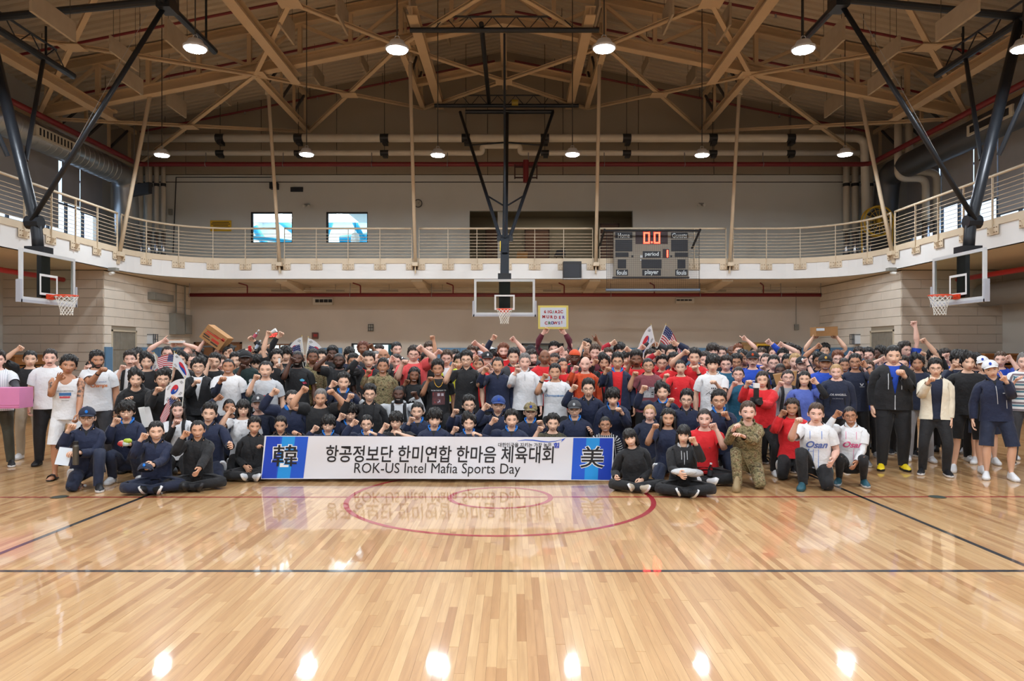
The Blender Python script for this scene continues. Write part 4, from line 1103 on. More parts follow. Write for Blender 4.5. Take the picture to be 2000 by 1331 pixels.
def wood_mat():
 m = pmat('maple', (214, 168, 112), .34); nt = m.node_tree; b = nt.nodes['Principled BSDF']; L = nt.links.new
 a = nt.nodes.new('ShaderNodeAttribute'); a.attribute_name = 'tint'
 g = nt.nodes.new('ShaderNodeNewGeometry'); mp = nt.nodes.new('ShaderNodeMapping'); mp.inputs['Scale'].default_value = (26, 1.6, 1); L(g.outputs['Position'], mp.inputs['Vector'])
 off = nt.nodes.new('ShaderNodeVectorMath'); off.operation = 'ADD'; L(mp.outputs[0], off.inputs[0])
 sc = nt.nodes.new('ShaderNodeMath'); sc.operation = 'MULTIPLY'; sc.inputs[1].default_value = 37.0; L(a.outputs['Fac'], sc.inputs[0])
 cb = nt.nodes.new('ShaderNodeCombineXYZ'); L(sc.outputs[0], cb.inputs[0]); L(sc.outputs[0], cb.inputs[1]); L(cb.outputs[0], off.inputs[1])
 n = nt.nodes.new('ShaderNodeTexNoise'); n.inputs['Scale'].default_value = 1.0; n.inputs['Detail'].default_value = 5; n.inputs['Roughness'].default_value = .6; n.inputs['Distortion'].default_value = .6; L(off.outputs[0], n.inputs['Vector'])
 r1 = nt.nodes.new('ShaderNodeValToRGB'); e = r1.color_ramp.elements; e[0].position = 0; e[0].color = (*srgb(180, 132, 86), 1); e[1].position = 1; e[1].color = (*srgb(220, 180, 130), 1)
 q = e.new(.16); q.color = (*srgb(198, 152, 104), 1); q = e.new(.5); q.color = (*srgb(208, 165, 115), 1); L(a.outputs['Fac'], r1.inputs['Fac'])
 r2 = nt.nodes.new('ShaderNodeValToRGB'); e = r2.color_ramp.elements; e[0].position = .30; e[0].color = (.66, .60, .54, 1); e[1].position = .62; e[1].color = (1, 1, 1, 1); L(n.outputs['Fac'], r2.inputs['Fac'])
 mx = nt.nodes.new('ShaderNodeMix'); mx.data_type = 'RGBA'; mx.blend_type = 'MULTIPLY'; mx.inputs['Factor'].default_value = .55; L(r1.outputs[0], mx.inputs['A']); L(r2.outputs[0], mx.inputs['B']); L(mx.outputs['Result'], b.inputs['Base Color'])
 b.inputs['Coat Weight'].default_value = .9; b.inputs['Coat Roughness'].default_value = .045; b.inputs['Coat IOR'].default_value = 1.5; b.inputs['Specular IOR Level'].default_value = .3
 return m
def build_floor():
 rnd = random.Random(5); wood = wood_mat()
 fl = MB().add([(XLO, YF, -.02), (XRO, YF, -.02), (XRO, YB, -.02), (XLO, YB, -.02)], [(0, 1, 2, 3)]).build('floor', pmat('floor_joint', (84, 58, 36), .7), kind='structure')
 W = .0585; near, far = [], []
 y0, y1 = 2.3, YB
 for i in range(int((XRO - XLO) / W)):
  x = XLO + (i + .5) * W; y = y0 - rnd.uniform(0, 1.2)
  while y < y1:
   ln = rnd.uniform(.45, 1.5); a, b = max(y, y0), min(y + ln, y1); y += ln
   if b - a < .05: continue
   if b > 22.9 and (x < XL or x > XR) and a > 22.9: continue
   yc = (a + b) / 2; inview = abs(x * 1400 / max(yc, 3.86) ) < 1010 and b > 3.8
   (near if inview else far).append((x, a, b, rnd.random(), rnd.uniform(-.006, .006), rnd.uniform(-.0015, .0015)))
 near.sort(key=lambda p: -(p[2] - max(p[1], 3.86)) / max(3.86, (p[1] + p[2]) / 2) ** 3)
 far += near[300:]; near = near[:300]
 v = np.zeros((len(far), 4, 3)); tint = np.zeros(len(far))
 for k, (x, a, b, t, tl, tp) in enumerate(far):
  h = W / 2 - .0004; L = (b - a) / 2 - .0003; c = (a + b) / 2
  v[k] = [(x - h, c - L, -tl * h - tp * L), (x + h, c - L, tl * h - tp * L), (x + h, c + L, tl * h + tp * L), (x - h, c + L, -tl * h + tp * L)]; tint[k] = t
 me = bpy.data.meshes.new('plank_field'); n = len(far); me.vertices.add(n * 4); me.vertices.foreach_set('co', v.astype(np.float32).ravel()); me.loops.add(n * 4); me.loops.foreach_set('vertex_index', np.arange(n * 4, dtype=np.int32)); me.polygons.add(n); me.polygons.foreach_set('loop_start', np.arange(0, n * 4, 4, dtype=np.int32)); me.update(calc_edges=True)
 at = me.attributes.new('tint', 'FLOAT', 'POINT'); at.data.foreach_set('value', np.repeat(tint, 4).astype(np.float32)); me.materials.append(wood)
 o = bpy.data.objects.new('plank_field', me); link(o); o.parent = fl; o['kind'] = 'stuff'
 for (x, a, b, t, tl, tp) in near:
  h = W / 2 - .0004; L = (b - a) / 2 - .0003
  P = [(-h, -L, -.015), (h, -L, -.015), (h, L, -.015), (-h, L, -.015), (-h, -L, -tl * h - tp * L), (h, -L, tl * h - tp * L), (h, L, tl * h + tp * L), (-h, L, -tl * h + tp * L)]
  o = MB().hexa(P).build('plank', wood); a_ = o.data.attributes.new('tint', 'FLOAT', 'POINT'); a_.data.foreach_set('value', [t] * 8)
  o.location = (x, (a + b) / 2, 0); o.parent = fl
 MB().box(XLO, YF, -.015, XRO, 2.3, 0).build('plank_field', wood, fl, kind='stuff')
 def line(x0, y0, x1, y1, w, mat, name='court_line'):
  d = unit(V3(x1 - x0, y1 - y0, 0)); s = V3(-d[1], d[0], 0) * w / 2; p, q = V3(x0, y0, .0011), V3(x1, y1, .0011)
  MB().add([p - s, q - s, q + s, p + s], [(0, 1, 2, 3)]).build(name, mat, fl)
 def arc(r, w, mat):
  m = MB(); n = 96; cx, cy = -.16, 8.72
  for i in range(n):
   t = 2 * PI * i / n
   for rr in (r - w / 2, r + w / 2): m.v.append((cx + rr * math.cos(t), cy + rr * math.sin(t), .0013))
  m.f = [(2 * i, 2 * i + 1, (2 * i + 3) % (2 * n), (2 * i + 2) % (2 * n)) for i in range(n)]; m.build('centre_circle', mat, fl)
 def gloss(m): b = m.node_tree.nodes['Principled BSDF']; b.inputs['Coat Weight'].default_value = .9; b.inputs['Coat Roughness'].default_value = .05; return m
 blk, red = gloss(pmat('line_black', (22, 24, 28), .4)), gloss(pmat('line_red', (168, 28, 42), .4))
 line(-9.2, 5.79, 9.2, 5.80, .055, blk); line(-4.51, 2.4, -4.51, 17.6, .055, blk); line(4.24, 2.4, 4.24, 17.6, .055, blk); line(-12.6, 8.70, 12.2, 8.76, .05, red)
 arc(1.83, .06, red); arc(.61, .06, red)
 for x, s in ((-5.53, 'tracksuit squad side'), (5.16, 'yellow shoes side')):
  r = empty('floor_socket_cover', (x, 8.73, 0), 'small dark round floor plate on the red line, ' + s, 'floor plate')
  MB().lathe([(.10, 0), (.10, .003), (.088, .004)], (x, 8.73, .0005)).build('rim', pmat('brass_dull', (110, 100, 70), .4, Metallic=.8), r); MB().lathe([(.086, 0), (.084, .0055)], (x, 8.73, .0005)).build('plate', pmat('plate_dark', (40, 52, 46), .45), r)
def wall_rects(mb, x0, x1, z0, z1, holes, y, d=.2):
 """a wall facing -y with openings and their reveals"""
 xs = sorted({x0, x1, *[h[0] for h in holes], *[h[1] for h in holes]}); zs = sorted({z0, z1, *[h[2] for h in holes], *[h[3] for h in holes]})
 for a, b in zip(xs, xs[1:]):
  for c, e in zip(zs, zs[1:]):
   if any(h[0] <= a and b <= h[1] and h[2] <= c and e <= h[3] for h in holes): continue
   mb.box(a, y, c, b, y + d, e)
def build_shell():
 lower = paint('wall_lower_cream', (192, 182, 170), .6, .05, .8); upper = paint('wall_upper_grey', (204, 204, 198), .7, .04, .5); siding = paint('wall_upper_siding', (150, 137, 118), .7, .05, .6)
 block = paint('block_cream', (222, 214, 202), .6, .05, 2.0); pad = paint('pad_blue', (92, 132, 168), .55, .04, 3); white = paint('fascia_white', (222, 222, 222), .55, .03, 1)
 OA, OB, OC = (-10.3, -8.66, 0, 2.07), (-6.55, -4.87, 0, 2.09), (.33, 2.02, 0, 2.09)
 m = MB(); wall_rects(m, XL, XR, 0, DECK0, [OA, OB, OC], YB); bw = m.build('wall_back', lower, kind='structure')
 up = MB(); W1, W2, REC = (-10.63, -8.95, 6.17, 7.41), (-7.58, -5.9, 6.17, 7.41), (-1.78, 4.83, DECK1, 7.46)
 wall_rects(up, XLO, XRO, DECK1, 8.9, [W1, W2, REC], YB); wu = up.build('wall_back_upper', upper, kind='structure')
 x = XLO
 while x < XRO - .01:
  b = min(x + 3.05, XRO); g = .012
  m = MB(); P = [(x + g, YB - .02, 8.93), (b - g, YB - .02, 8.93), (b - g, YB + .15, 8.93), (x + g, YB + .15, 8.93)]
  xm = [x + g] + ([XC] if x < XC < b else []) + [b - g]
  for p, q in zip(xm, xm[1:]):
   m.hexa([(p, YB - .02, 8.93), (q, YB - .02, 8.93), (q, YB + .15, 8.93), (p, YB + .15, 8.93), (p, YB - .02, zroof(p) + .1), (q, YB - .02, zroof(q) + .1), (q, YB + .15, zroof(q) + .1), (p, YB + .15, zroof(p) + .1)])
  m.build('siding_panel', siding, wu); x = b
 MB().box(XLO, YB + .1, 8.85, XRO, YB + .2, 14.2).build('siding_backing', pmat('joint_dark', (50, 44, 38), .8), wu)
 MB().box(XLO, YB - .012, 8.60, XRO, YB, 8.63).build('trim_seam', pmat('joint_dark', (50, 44, 38), .8), wu)
 for side, X, Xo, wn in ((-1, XL, XLO, 'left'), (1, XR, XRO, 'right')):
  w = MB().box(min(X, X + side * .25), YW + .02, 0, max(X, X + side * .25), YB, DECK0).build('wall_return_' + wn, pmat('mortar', (150, 140, 124), .8), kind='structure')
  h = .29; hole = (23.3, 24.85, 2.48)
  for k in range(15):
   z = k * h; off = .6 if k % 2 else 0; y = YW - off
   while y < YB:
    a, b = max(y, YW - .03), min(y + 1.2, YB); y += 1.2
    z1 = min(z + h - .008, DECK0 - .005)
    segs = [(a, b)]
    if z < hole[2]: segs = [(p, q) for p, q in ((a, min(b, hole[0])), (max(a, hole[1]), b)) if q - p > .02]
    for p, q in segs: MB().box(min(X, X - side * .03), p + .004, z + .004, max(X, X - side * .03), q - .004, z1).build('block', block, w)
  f = MB().box(min(X, Xo), YW, 0, max(X, Xo), YW + .3, DECK0).build('wall_bay_' + wn, pmat('mortar', (150, 140, 124), .8), kind='structure')
  for k in range(15):
   z = k * h; off = .6 if k % 2 else 0; x = min(X, Xo) - off
   while x < max(X, Xo):
    a, b = max(x, min(X, Xo)), min(x + 1.2, max(X, Xo)); x += 1.2
    if b - a > .02: MB().box(a + .004, YW - .03, z + .004, b - .004, YW, min(z + h - .008, DECK0 - .005)).build('block', lower, f)
  d = empty('wall_shutter', (X, 24.1, 0), f'grey ribbed metal shutter door set in the {"cartons" if side < 0 else "tall fist"} side block wall', 'shutter')
  fr = MB()
  for yy in (23.30, 24.79): fr.box(min(X - side * .05, X + side * .02), yy, 0, max(X - side * .05, X + side * .02), yy + .06, 2.48)
  fr.box(min(X - side * .05, X + side * .02), 23.3, 2.42, max(X - side * .05, X + side * .02), 24.85, 2.48); fr.build('door_frame', paint('frame_cream', (196, 186, 166), .5), d)
  for k in range(15): MB().box(min(X - side * .025, X + side * .01), 23.37 + k * .095, .03, max(X - side * .025, X + side * .01), 23.37 + k * .095 + .085, 1.80).build('shutter_slat', paint('shutter_grey', (134, 130, 120), .55, .12, 6), d)
  for k in range(15): MB().box(min(X - side * .025, X + side * .01), 23.37 + k * .095, 1.83, max(X - side * .025, X + side * .01), 23.37 + k * .095 + .085, 2.41).build('shutter_slat', paint('shutter_grey', (134, 130, 120), .55, .12, 6), d)
  wp = empty('wall_padding', (X, 26, 0), f'row of blue wall pads on the {"cartons" if side < 0 else "tall fist"} side block wall', 'wall padding')
  y = YW - .02
  while y < YB - .05:
   b = min(y + .68, YB - .03)
   if not (y < 24.85 and b > 23.3) or y < 23.1:
    b2 = min(b, 23.28) if y < 23.3 else b; a2 = y
    MB().box(min(X - side * .03, X - side * .09), a2 + .006, .1, max(X - side * .03, X - side * .09), b2 - .006, 1.91).build('pad', pad, wp)
   y += .68
  ylo, yhi, zlo, zhi = 13.0, 28.2, 6.03, 9.3
  ow = MB()
  ow.box(min(Xo, Xo + side * .25), YF, 0, max(Xo, Xo + side * .25), YB + .2, zlo); ow.box(min(Xo, Xo + side * .25), YF, zhi, max(Xo, Xo + side * .25), YB + .2, 11.2)
  ow.box(min(Xo, Xo + side * .25), YF, zlo, max(Xo, Xo + side * .25), ylo, zhi); ow.box(min(Xo, Xo + side * .25), yhi, zlo, max(Xo, Xo + side * .25), YB + .2, zhi)
  ow.build('wall_' + wn, paint('wall_side_grey', (182, 178, 170), .7, .04, .5), kind='structure')
  wi = empty('window_' + ('1' if side < 0 else '2'), (Xo, 20, zlo)); wi['kind'] = 'structure'
  fm = MB()
  for k in range(16): yy = ylo + (yhi - ylo) * k / 15; fm.box(min(Xo, Xo + side * .1), yy - .03, zlo, max(Xo, Xo + side * .1), yy + .03, zhi)
  for zz in (zlo, zlo + 1.05, zlo + 2.1, zhi - .05): fm.box(min(Xo, Xo + side * .1), ylo, zz, max(Xo, Xo + side * .1), yhi, zz + .05)
  fm.build('window_frame', pmat('alu_dark', (70, 72, 76), .4, Metallic=.6), wi)
  gl = pmat('window_glass', (235, 240, 245), .0, **{'Transmission Weight': 1.0, 'IOR': 1.02, 'Specular IOR Level': .2})
  for k in range(15):
   a, b = ylo + (yhi - ylo) * k / 15 + .03, ylo + (yhi - ylo) * (k + 1) / 15 - .03
   MB().box(min(Xo + side * .04, Xo + side * .05), a, zlo + .05, max(Xo + side * .04, Xo + side * .05), b, zhi - .05).build('pane', gl, wi)
  sh = paint('shade_grey', (176, 176, 180), .8, .04, 2)
  spans = [(13.0, 16.6, 6.14), (16.66, 20.9, 6.16), (20.96, 25.5, 6.16), (25.7, 26.75, 7.15), (26.8, 28.2, 6.98)] if side < 0 else [(13.0, 17.4, 6.12), (17.46, 22.9, 6.12), (22.96, 24.1, 6.7), (24.16, 25.95, 6.95), (26.1, 28.2, 6.2)]
  for i, (a, b, z) in enumerate(spans):
   s = empty('roller_shade', (Xo - side * .1, (a + b) / 2, zhi), f'grey roller shade, {ordinal(i)} along the {"spiral bright duct" if side < 0 else "dark duct"} window wall', 'shade')
   MB().box(min(Xo - side * .10, Xo - side * .112), a, z, max(Xo - side * .10, Xo - side * .112), b, zhi).build('shade_cloth', sh, s); MB().tube([(Xo - side * .106, a, z), (Xo - side * .106, b, z)], .02, 8).build('hem_bar', pmat('shade_bar', (88, 88, 90), .5), s); MB().tube([(Xo - side * .106, a, zhi + .03), (Xo - side * .106, b, zhi + .03)], .05, 10).build('roller', pmat('shade_bar', (88, 88, 90), .5), s); MB().box(min(Xo - side * .12, Xo + side * .02), a, zhi - .02, max(Xo - side * .12, Xo + side * .02), a + .03, zhi + .09).box(min(Xo - side * .12, Xo + side * .02), b - .03, zhi - .02, max(Xo - side * .12, Xo + side * .02), b, zhi + .09).build('bracket', pmat('shade_bar', (88, 88, 90), .5), s)
 MB().box(XLO, YF - .2, 0, XRO, YF, 14.2).build('wall_front', lower, kind='structure')
 for side, nm in ((-1, 'left'), (1, 'right')):
  xe = XLO - .3 if side < 0 else XRO + .3; m = MB(); pr = []
  y = YF
  while y < YB + .2:
   pr += [(y, 0), (y + .17, 0), (y + .205, .065), (y + .28, .065)]; y += .315
  for (yy, dz) in pr:
   m.v += [(XC, yy, zroof(XC) + dz), (xe, yy, zroof(xe) + dz)]
  for k in range(len(pr) - 1): q = (2 * k, 2 * k + 1, 2 * k + 3, 2 * k + 2); m.f.append(q if side < 0 else q[::-1])
  m.build('roof_deck_' + nm, paint('deck_tan', (178, 164, 144), .75, .03, 1.2), kind='structure')
 wp = empty('wall_padding', (0, YB, 0), 'long row of blue wall pads along the back wall behind the crowd', 'wall padding')
 x = -11.0
 while x < XR - .1:
  b = min(x + .68, XR - .06)
  if not any(x < h[1] + .05 and b > h[0] - .05 for h in (OA, OB, OC, (9.0, 11.1))): MB().box(x + .006, YB - .07, .1, b - .006, YB - .005, 1.905).build('pad', pad, wp)
  x += .68
 return OA, OB, OC, W1, W2, REC
def track_path():
 pts = [(-12.7, YF)]
 y = YF
 while y < 23.1: y += .55; pts.append((-12.7, min(y, 23.15)))
 for k in range(1, 13): t = PI - (PI / 2) * k / 12; pts.append((-10.05 + 2.65 * math.cos(t), 23.15 + 2.65 * math.sin(t)))
 x = -10.05
 while x < 9.45: x += .55; pts.append((min(x, 9.45), 25.8))
 for k in range(1, 13): t = PI / 2 - (PI / 2) * k / 12; pts.append((9.45 + 2.65 * math.cos(t), 23.15 + 2.65 * math.sin(t)))
 y = 23.15
 while y > YF: y -= .55; pts.append((12.1, max(y, YF)))
 return pts
HANG = [(-12.72, 23.0), (-8.38, 25.8), (-3.52, 25.8), (2.95, 25.8), (7.75, 25.8), (12.12, 22.8)]
def build_track():
 P = [np.array(p) for p in track_path()]
 white = paint('fascia_white', (222, 222, 222), .55, .03, 1); beige = paint('steel_beige', (206, 190, 166), .5, .04, 2); soff = paint('soffit_tan', (196, 180, 156), .7, .04, 1)
 def outer(p):
  x, y = p
  if y < 23.2 and x < -12: return (XLO, y)
  if y < 23.2 and x > 11.9: return (XRO, y)
  if x < -10.05: return (XLO + (x + 12.7) / 2.65 * (-10.05 - XLO) , YB) if False else (XLO if y < 24.2 else XLO + (x + 12.2) * 2.6, YB if y >= 24.2 else y + (y - 23.15) * 4)
  if x > 9.45: return (XRO if y < 24.2 else XRO - (11.6 - x) * 2.6, YB if y >= 24.2 else y + (y - 23.15) * 4)
  return (x, YB)
 m = MB(); n = len(P)
 for p in P:
  o = outer(p); ox, oy = min(max(o[0], XLO), XRO), min(o[1], YB); m.v += [(p[0], p[1], DECK0), (ox, oy, DECK0), (p[0], p[1], DECK1 - .06), (ox, oy, DECK1 - .06)]
 for i in range(n - 1):
  a, b = 4 * i, 4 * i + 4; m.f += [(a, a + 1, b + 1, b), (a + 2, b + 2, b + 3, a + 3)]
 slab = m.build('track_slab', soff, kind='structure')
 def strip(z0, z1, off, th, name, mat):
  m = MB()
  for i, p in enumerate(P):
   d = unit(np.append(P[min(i + 1, n - 1)] - P[max(i - 1, 0)], 0)); nn = np.array([d[1], -d[0]])
   q0, q1 = p + nn * off, p + nn * (off - th); m.v += [(*q0, z0), (*q0, z1), (*q1, z1), (*q1, z0)]
  for i in range(n - 1):
   for k in range(4): m.f.append((4 * i + k, 4 * i + (k + 1) % 4, 4 * i + 4 + (k + 1) % 4, 4 * i + 4 + k))
  return m.build(name, mat, slab)
 strip(DECK0, 4.955, .0, .12, 'fascia', white); strip(4.935, DECK1, .03, .06, 'edge_channel', beige)
 S = np.concatenate([[0], np.cumsum([np.linalg.norm(P[i + 1] - P[i]) for i in range(n - 1)])])
 def at(s):
  s = min(max(s, 0), S[-1]); i = min(np.searchsorted(S, s, 'right') - 1, n - 2); t = (s - S[i]) / (S[i + 1] - S[i]); p = P[i] * (1 - t) + P[i + 1] * t; d = unit(np.append(P[i + 1] - P[i], 0)); return p, np.array([d[1], -d[0]])
 cuts = []
 for h in HANG:
  k = min(range(2000), key=lambda j: np.linalg.norm(at(S[-1] * j / 2000)[0] - np.array(h))); cuts.append(S[-1] * k / 2000)
 s0 = S[np.argmin([abs(p[1] - 12.0) + (0 if p[0] < 0 else 99) for p in P])]; s1 = S[np.argmin([abs(p[1] - 12.0) + (0 if p[0] > 0 else 99) for p in P])]
 ends = [s0] + cuts + [s1]
 names = ['along the spiral duct wall', 'round the corner by the yellow notice', 'before the two bright windows', 'behind the middle backboard', 'behind the scoreboard', 'round the corner by the yellow fan', 'along the dark duct wall']
 for (a, b), nm in zip(zip(ends, ends[1:]), names):
  a += .13; b -= .13; pm, _ = at((a + b) / 2); r = empty('balcony_railing', (pm[0], pm[1], DECK1), 'cream steel balcony railing ' + nm, 'railing')
  k = max(1, round((b - a) / 1.1)); ss = [a + (b - a) * i / k for i in range(k + 1)]
  for s in ss:
   p, nn = at(s); q = p + nn * .045; d = np.array([-nn[1], nn[0]])
   mb = MB(); c = V3(*q, 0); mb.beam(c + V3(0, 0, 4.78), c + V3(0, 0, 6.17), .02, .05, up=V3(*nn, 0)); po = mb.build('post', beige, r)
   mb = MB(); q2 = p + nn * .035; mb.beam(V3(*(q2 - d * .21), 4.82), V3(*(q2 + d * .21), 4.82), .02, .23); mb.beam(V3(*(q2 + nn * .0), 4.74), V3(*(q2 + nn * .06), 4.88), .025, .12); mb.build('bracket_plate', beige, r)
   bl = MB()
   for du in (-.16, -.07, .07, .16):
    for dz in (-.06, .06): bl.tube([V3(*(q2 + d * du + nn * .009), 4.82 + dz), V3(*(q2 + d * du + nn * .028), 4.82 + dz)], .013, 6)
   bl.build('bolts', pmat('bolt_brown', (120, 92, 62), .5), r, kind='stuff')
  m_ = max(2, int((b - a) / .3)); line = [at(a + (b - a) * i / m_) for i in range(m_ + 1)]
  MB().tube([V3(*(p + nn * .045), 6.185) for p, nn in line], .036, 10).build('top_rail', beige, r, smooth=True)
  for j in range(8): MB().tube([V3(*(p + nn * .045), 5.20 + .112 * j) for p, nn in line], .0095, 5, cap=False).build('rod', beige, r)
 tops = [(-11.7, 23.1, 10.1), (-8.45, 24.7, 10.7), (-3.53, 24.4, 11.7), (2.93, 24.4, 11.7), (7.78, 24.7, 10.7), (11.15, 23.1, 10.1)]
 hn = ['at the spiral duct corner', 'crossing the first bright window', 'by the wall clock', 'beside the scoreboard', 'beyond the scoreboard', 'at the yellow fan corner']
 for h, t, nm in zip(HANG, tops, hn):
  d = unit(V3(*h, 0) - V3(XC, 18, 0)) if abs(h[0]) > 10 else V3(0, 1, 0)
  b = V3(*h, 4.9) - d * .10; r = empty('track_hanger', b, 'cream steel hanger tube carrying the track edge ' + nm, 'hanger')
  MB().tube([b, V3(*t)], .062, 12).build('tube', beige, r, smooth=True)
  MB().beam(b + V3(0, 0, .05), b + V3(0, 0, -.08), .2, .3, up=(0, 1, 0)).beam(b + V3(0, 0, -.05), b + V3(0, 0, -.32) + d * .06, .04, .16, up=(0, 1, 0)).build('foot_bracket', beige, r)
  MB().tube([V3(*t) - V3(0, 0, .08), V3(*t) + V3(0, 0, .1)], .11, 8).build('head_plate', beige, r)
 for i, x in enumerate((-8.4, -3.5, 2.95, 7.75)):
  MB().hexa([(x - .2, 25.95, 4.30), (x + .2, 25.95, 4.30), (x + .2, YB, 4.02), (x - .2, YB, 4.02), (x - .2, 25.95, DECK0), (x + .2, 25.95, DECK0), (x + .2, YB, DECK0), (x - .2, YB, DECK0)]).build('haunch', soff, slab)
def build_roof():
 tan = paint('truss_tan', (190, 164, 130), .6, .05, 1.5); dk = pmat('strut_dark', (60, 58, 60), .6)
 for Y, nm in ((23.0, 'before the back wall'), (15.3, 'above the near court')):
  t = empty('roof_truss', (XC, Y, TR_Z), 'wide tan steel roof truss spanning the hall ' + nm, 'truss')
  for s in (-1, 1):
   xe = 15.1 * s + XC
   MB().ibeam((XC, Y, TR_Z), (xe, Y, zch(xe)), .30, .32, .035).build('bottom_chord', tan, t); MB().ibeam((XC, Y, TR_Z + 1.3), (xe, Y, zch(xe) + 1.3), .30, .30, .035).build('top_chord', tan, t)
   for k in range(0, 10):
    x = XC + s * (.02 + 1.62 * k)
    if k or s > 0: MB().beam((x, Y, zch(x) + .12), (x, Y, zch(x) + 1.2), .13, .13, up=(0, 1, 0)).build('upright', tan, t)
    if k < 9:
     x2 = XC + s * 1.62 * (k + 1); a, b = (x, x2) if k % 2 else (x2, x)
     MB().beam((a, Y, zch(a) + .15), (b, Y, zch(b) + 1.15), .10, .10, up=(0, 1, 0)).build('diagonal', tan, t)
 nodes = [-15.3, -8.3, -3.65, 2.95, 7.6, 14.6]
 lab = ['next to the spiral duct', 'above the first bright window', 'above the wall clock', 'above the scoreboard', 'past the scoreboard', 'next to the dark duct']
 for x, nm in zip(nodes, lab):
  z = zch(x); t = empty('roof_truss', (x, 26, z), 'lengthwise tan roof truss meeting the back wall ' + nm, 'truss')
  MB().ibeam((x, 23.15, z - .1), (x, YB - .03, z - .1), .20, .2, .03).build('bottom_chord', tan, t); MB().beam((x, 23.15, z + 1.2), (x, YB - .03, z + 1.2), .16, .16).build('top_chord', tan, t)
  for k in range(4): MB().beam((x, 24.2 + 1.45 * k, z), (x, 24.2 + 1.45 * k, z + 1.15), .09, .09, up=(0, 1, 0)).build('upright', tan, t)
  for k in range(3): MB().beam((x, 24.3 + 1.45 * k, z + .1), (x, 25.5 + 1.45 * k, z + 1.1), .07, .07, up=(1, 0, 0)).build('diagonal', dk, t)
  MB().beam((x, 15.3, z - .2), (x, 23.0, z - .2), .14, .14).build('tie', tan, t) if abs(x) > 9 else None
 for i, (a, b) in enumerate(zip(nodes, nodes[1:])):
  for Y0, Y1, nm in ((23.0, YB - .03, 'before the back wall'), (15.3, 23.0, 'over the court')):
   br = empty('cross_bracing', ((a + b) / 2, (Y0 + Y1) / 2, zch((a + b) / 2)), f'crossed tan bracing bars, {ordinal(i)} bay from spiral duct, {nm}', 'bracing')
   zoff = -.16
   pc = V3((a + b) / 2, (Y0 + Y1) / 2, (zch(a) + zch(b)) / 2 + zoff)
   for (x0, x1) in ((a, b), (b, a)): MB().ibeam((x0, Y0, zch(x0) + zoff), (x1, Y1, zch(x1) + zoff), .13, .10, .03).build('bar', tan, br)
   MB().beam(pc - V3(.3, 0, .06), pc + V3(.3, 0, -.06), .5, .02).build('gusset_plate', tan, br)
   MB().beam(V3(a, Y0, zch(a) - .17) - V3(.35, 0, 0), V3(a, Y0, zch(a) - .17) + V3(.35, 0, 0), .6, .02).build('gusset_plate', tan, br)
 for x, y0, y1, dz, nm in ((-2.92, 20.6, 28.6, -.32, 'window side of the middle mast'), (2.22, 20.6, 28.6, -.32, 'scoreboard side of the middle mast'), (-7.15, 15.2, 23.6, -.33, 'first beside the spiral duct'), (6.5, 15.2, 23.6, -.33, 'first beside the dark duct'), (-13.2, 15.2, 23.6, -.33, 'close along the spiral duct'), (12.5, 15.2, 23.6, -.33, 'close along the dark duct')):
  z = zch(x) + dz; t = empty('roof_beam', (x, (y0 + y1) / 2, z), 'tan wide flanged roof beam running lengthwise, ' + nm, 'beam'); MB().ibeam((x, y0, z), (x, y1, z), .30, .28, .03).build('flanged_bar', tan, t); MB().box(x - .2, y1 - .25, z + .12, x + .2, y1 - .05, z + .17).build('clip', tan, t)
 t = empty('roof_beam', (XC, 26.6, TR_Z), 'pair of short sloping tan beams meeting at the ridge over the middle mast', 'beam')
 for s in (-1, 1): MB().ibeam((XC, 26.6, TR_Z), (XC + s * 3.4, 26.6, TR_Z - .68), .22, .26, .03).build('flanged_bar', tan, t)
 MB().beam((XC, 23, TR_Z + .1), (XC, YB, TR_Z + .1), .2, .3).build('ridge_tie', tan, t)
 bf = paint('baffle_tan', (166, 150, 128), .85, .06, 4)
 lst = [(545, 4, 48, 20), (657, -22, 28, 20), (612, 120, 150, 25), (704, 100, 122, 25), (60, -8, 22, 13.5), (215, 71, 100, 18), (323, 33, 78, 18), (228, 120, 152, 19.5), (326, 172, 205, 23.5), (421, 152, 182, 25), (800, -30, 12, 21), (872, 40, 62, 25.5)]
 k = 0
 for s in (-1, 1):
  for (px, ya, yb, Y) in lst:
   q = px if s < 0 else 1972 - px; x = (q - VPX) * Y / F_PX; z1, z0 = CAM_H + (VPY - ya) * Y / F_PX, CAM_H + (VPY - yb) * Y / F_PX
   z1 = min(z1, zroof(x) - .25); k += 1; e = empty('sound_baffle', (x, Y + .7, z0), f'thin tan sound baffle, {ordinal((k - 1) % len(lst))} in the {"spiral duct" if s < 0 else "dark duct"} half of the roof', 'baffle', 'sound baffles under the roof')
   MB().box(x - .03, Y, z0, x + .03, Y + 1.35, max(z1, z0 + .4)).build('panel', bf, e)
   for yy in (Y + .15, Y + 1.2): MB().tube([(x, yy, max(z1, z0 + .4)), (x, yy, zroof(x))], .006, 5).build('hanging_wire', pmat('wire_dark', (50, 46, 42), .5), e)
def bend(pts, r, n=6):
 """round the corners of a pipe run"""
 pts = [V3(*p) for p in pts]; out = [pts[0]]
 for a, b, c in zip(pts, pts[1:], pts[2:]):
  u, v = unit(a - b), unit(c - b); p, q = b + u * r, b + v * r
  for k in range(n + 1): t = k / n; out.append((1 - t) ** 2 * p + 2 * t * (1 - t) * b + t * t * q)
 return out + [pts[-1]]
